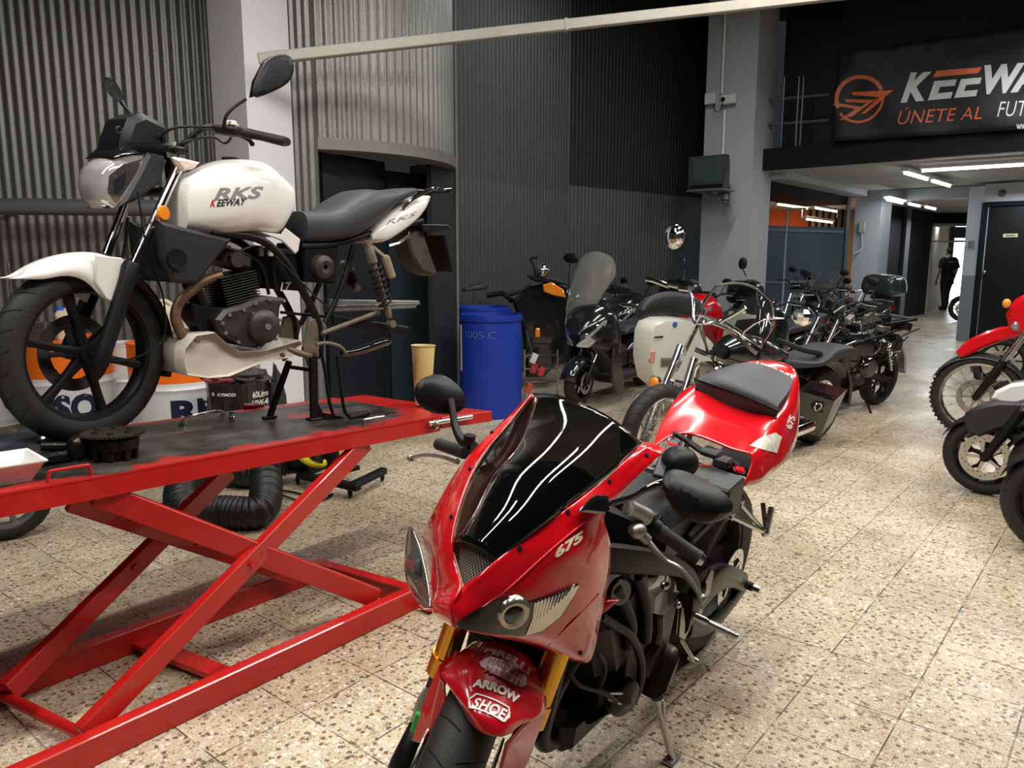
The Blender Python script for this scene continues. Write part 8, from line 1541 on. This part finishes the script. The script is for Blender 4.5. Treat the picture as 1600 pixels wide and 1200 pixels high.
mb = MB(); mb.grid([K_, [k.lerp(f, .15) for k, f in zip(K_, F_)], [k.lerp(f, .92) for k, f in zip(K_, F_)], F_], cv=True, caps=True); sb = mb.build('saddlebag', SB, t)
MCi = MC.inverted(); h, n_ = hit([sb], 1277, 635)
if h:
    h, n_ = MCi @ h, (MCi.to_3x3() @ n_).normalized(); mb = MB(); mb.torus(h + n_ * .006, n_, .03, .007, 24, 8); mb.build('buckle', CHR, sb)
h, n_ = hit([sb], 1269, 661)
if h: h, n_ = MCi @ h, (MCi.to_3x3() @ n_).normalized(); mb = MB(); mb.box(h + n_ * .01, (.03, .02, .045), bev=.005); mb.build('brass_lock', GOLD, sb)
overlay(sb, [sb], [(1278, 600), (1290, 602), (1286, 645), (1272, 643)], BLK, 'strap', .003, 3); overlay(sb, [sb], [(1252, 606), (1304, 620), (1303, 626), (1251, 611)], GBLK, 'lid_edge', .004, 4)
# --- right-hand row
ME = place(1520, 684, 141, 1.45, -3)
en = nakedbike('red enduro motorcycle with knobbly front tyre and high red mudguard at the right edge', ME, RED, SEATM, .335, 1.45, wire=True, knob=True, mud=mat('dark_blue_grey', (.03, .035, .045), .35), lamp=False, mirrors=True, seatz=.92)
def ep(px, py, g): return pn(ME, px, py, g)
q = [pl(ME, a, b, .07) for a, b in ((1493, 550), (1503, 539), (1516, 529), (1540, 518), (1562, 511), (1590, 509), (1625, 505), (1625, 522), (1600, 522), (1587, 527), (1562, 534), (1535, 544), (1512, 556), (1499, 559))]; mb = MB(); mb.prism([V((p.x, .075, p.z)) for p in q], (0, -.15, 0), .018); mb.build('high_mudguard', RED, en)
P_ = [pl(ME, a, b, .0) for a, b in ((1574, 490), (1588, 468), (1612, 455), (1640, 470), (1640, 520), (1600, 522), (1578, 510))]; mb = MB(); mb.prism([V((p.x, .11, p.z)) for p in P_], (0, -.22, 0), .03); hm = mb.build('headlight_mask', RED, en)
mb = MB(); mb.ell(pl(ME, 1588, 508, .06), (.04, .06, .05)); mb.build('headlight', LAMP, hm)
mb = MB(); mb.ell(pl(ME, 1573, 474, .14), (.03, .02, .035)); mb.build('turn_signal', AMBER, en)
MF = place(1537, 771, 139, 1.35, 0)
sc = nakedbike('motorcycle with wide matt black front mudguard and white nose panel below the enduro', MF, mat('scooter_white', (.7, .7, .7), .2, coat=1), SEATM, .245, 1.35, tw=.13, mirrors=False, lamp=False, mud=BLK)
P_ = [pl(MF, a, b, .06) for a, b in ((1549, 622), (1556, 610), (1580, 599), (1620, 594), (1620, 622), (1590, 632), (1562, 630))]; mb = MB(); mb.prism([V((p.x, .08, p.z)) for p in P_], (0, -.16, 0), .02); mb.build('white_nose_panel', mat('scooter_white', (.7, .7, .7), .2), sc)
P_ = [pl(MF, a, b, .085) for a, b in ((1506, 658), (1508, 645), (1528, 634), (1560, 627), (1600, 628), (1640, 640), (1640, 668), (1600, 668), (1560, 672), (1530, 684), (1512, 675))]; mb = MB(); mb.prism([V((p.x, .10, p.z)) for p in P_], (0, -.20, 0), .02); mb.build('mudguard_cover', mat('matt_black_guard', (.02, .02, .022), .45), sc)
nakedbike('black motorcycle at the right edge, nearer of the two cut off by the frame', place(1655, 872, 137, 1.3), BLK, SEATM, .27, 1.3, tw=.13)
nakedbike('black motorcycle at the right edge, tyre just behind the nearest one', place(1655, 815, 137, 1.3), BLK, SEATM, .27, 1.3, tw=.13)
nakedbike('dark motorcycle with chrome handlebar behind the enduro, by the black door', place(1560, 610, 142, 1.4), SCBLK, SEATM, .30, 1.4, headm=CHR)
nakedbike('dark red motorcycle by the grey pier just right of the walking man', place(1502, 502, 150, 1.35), mat('wine_red', (.25, .02, .04), .3, coat=1), SEATM, .29, 1.35)
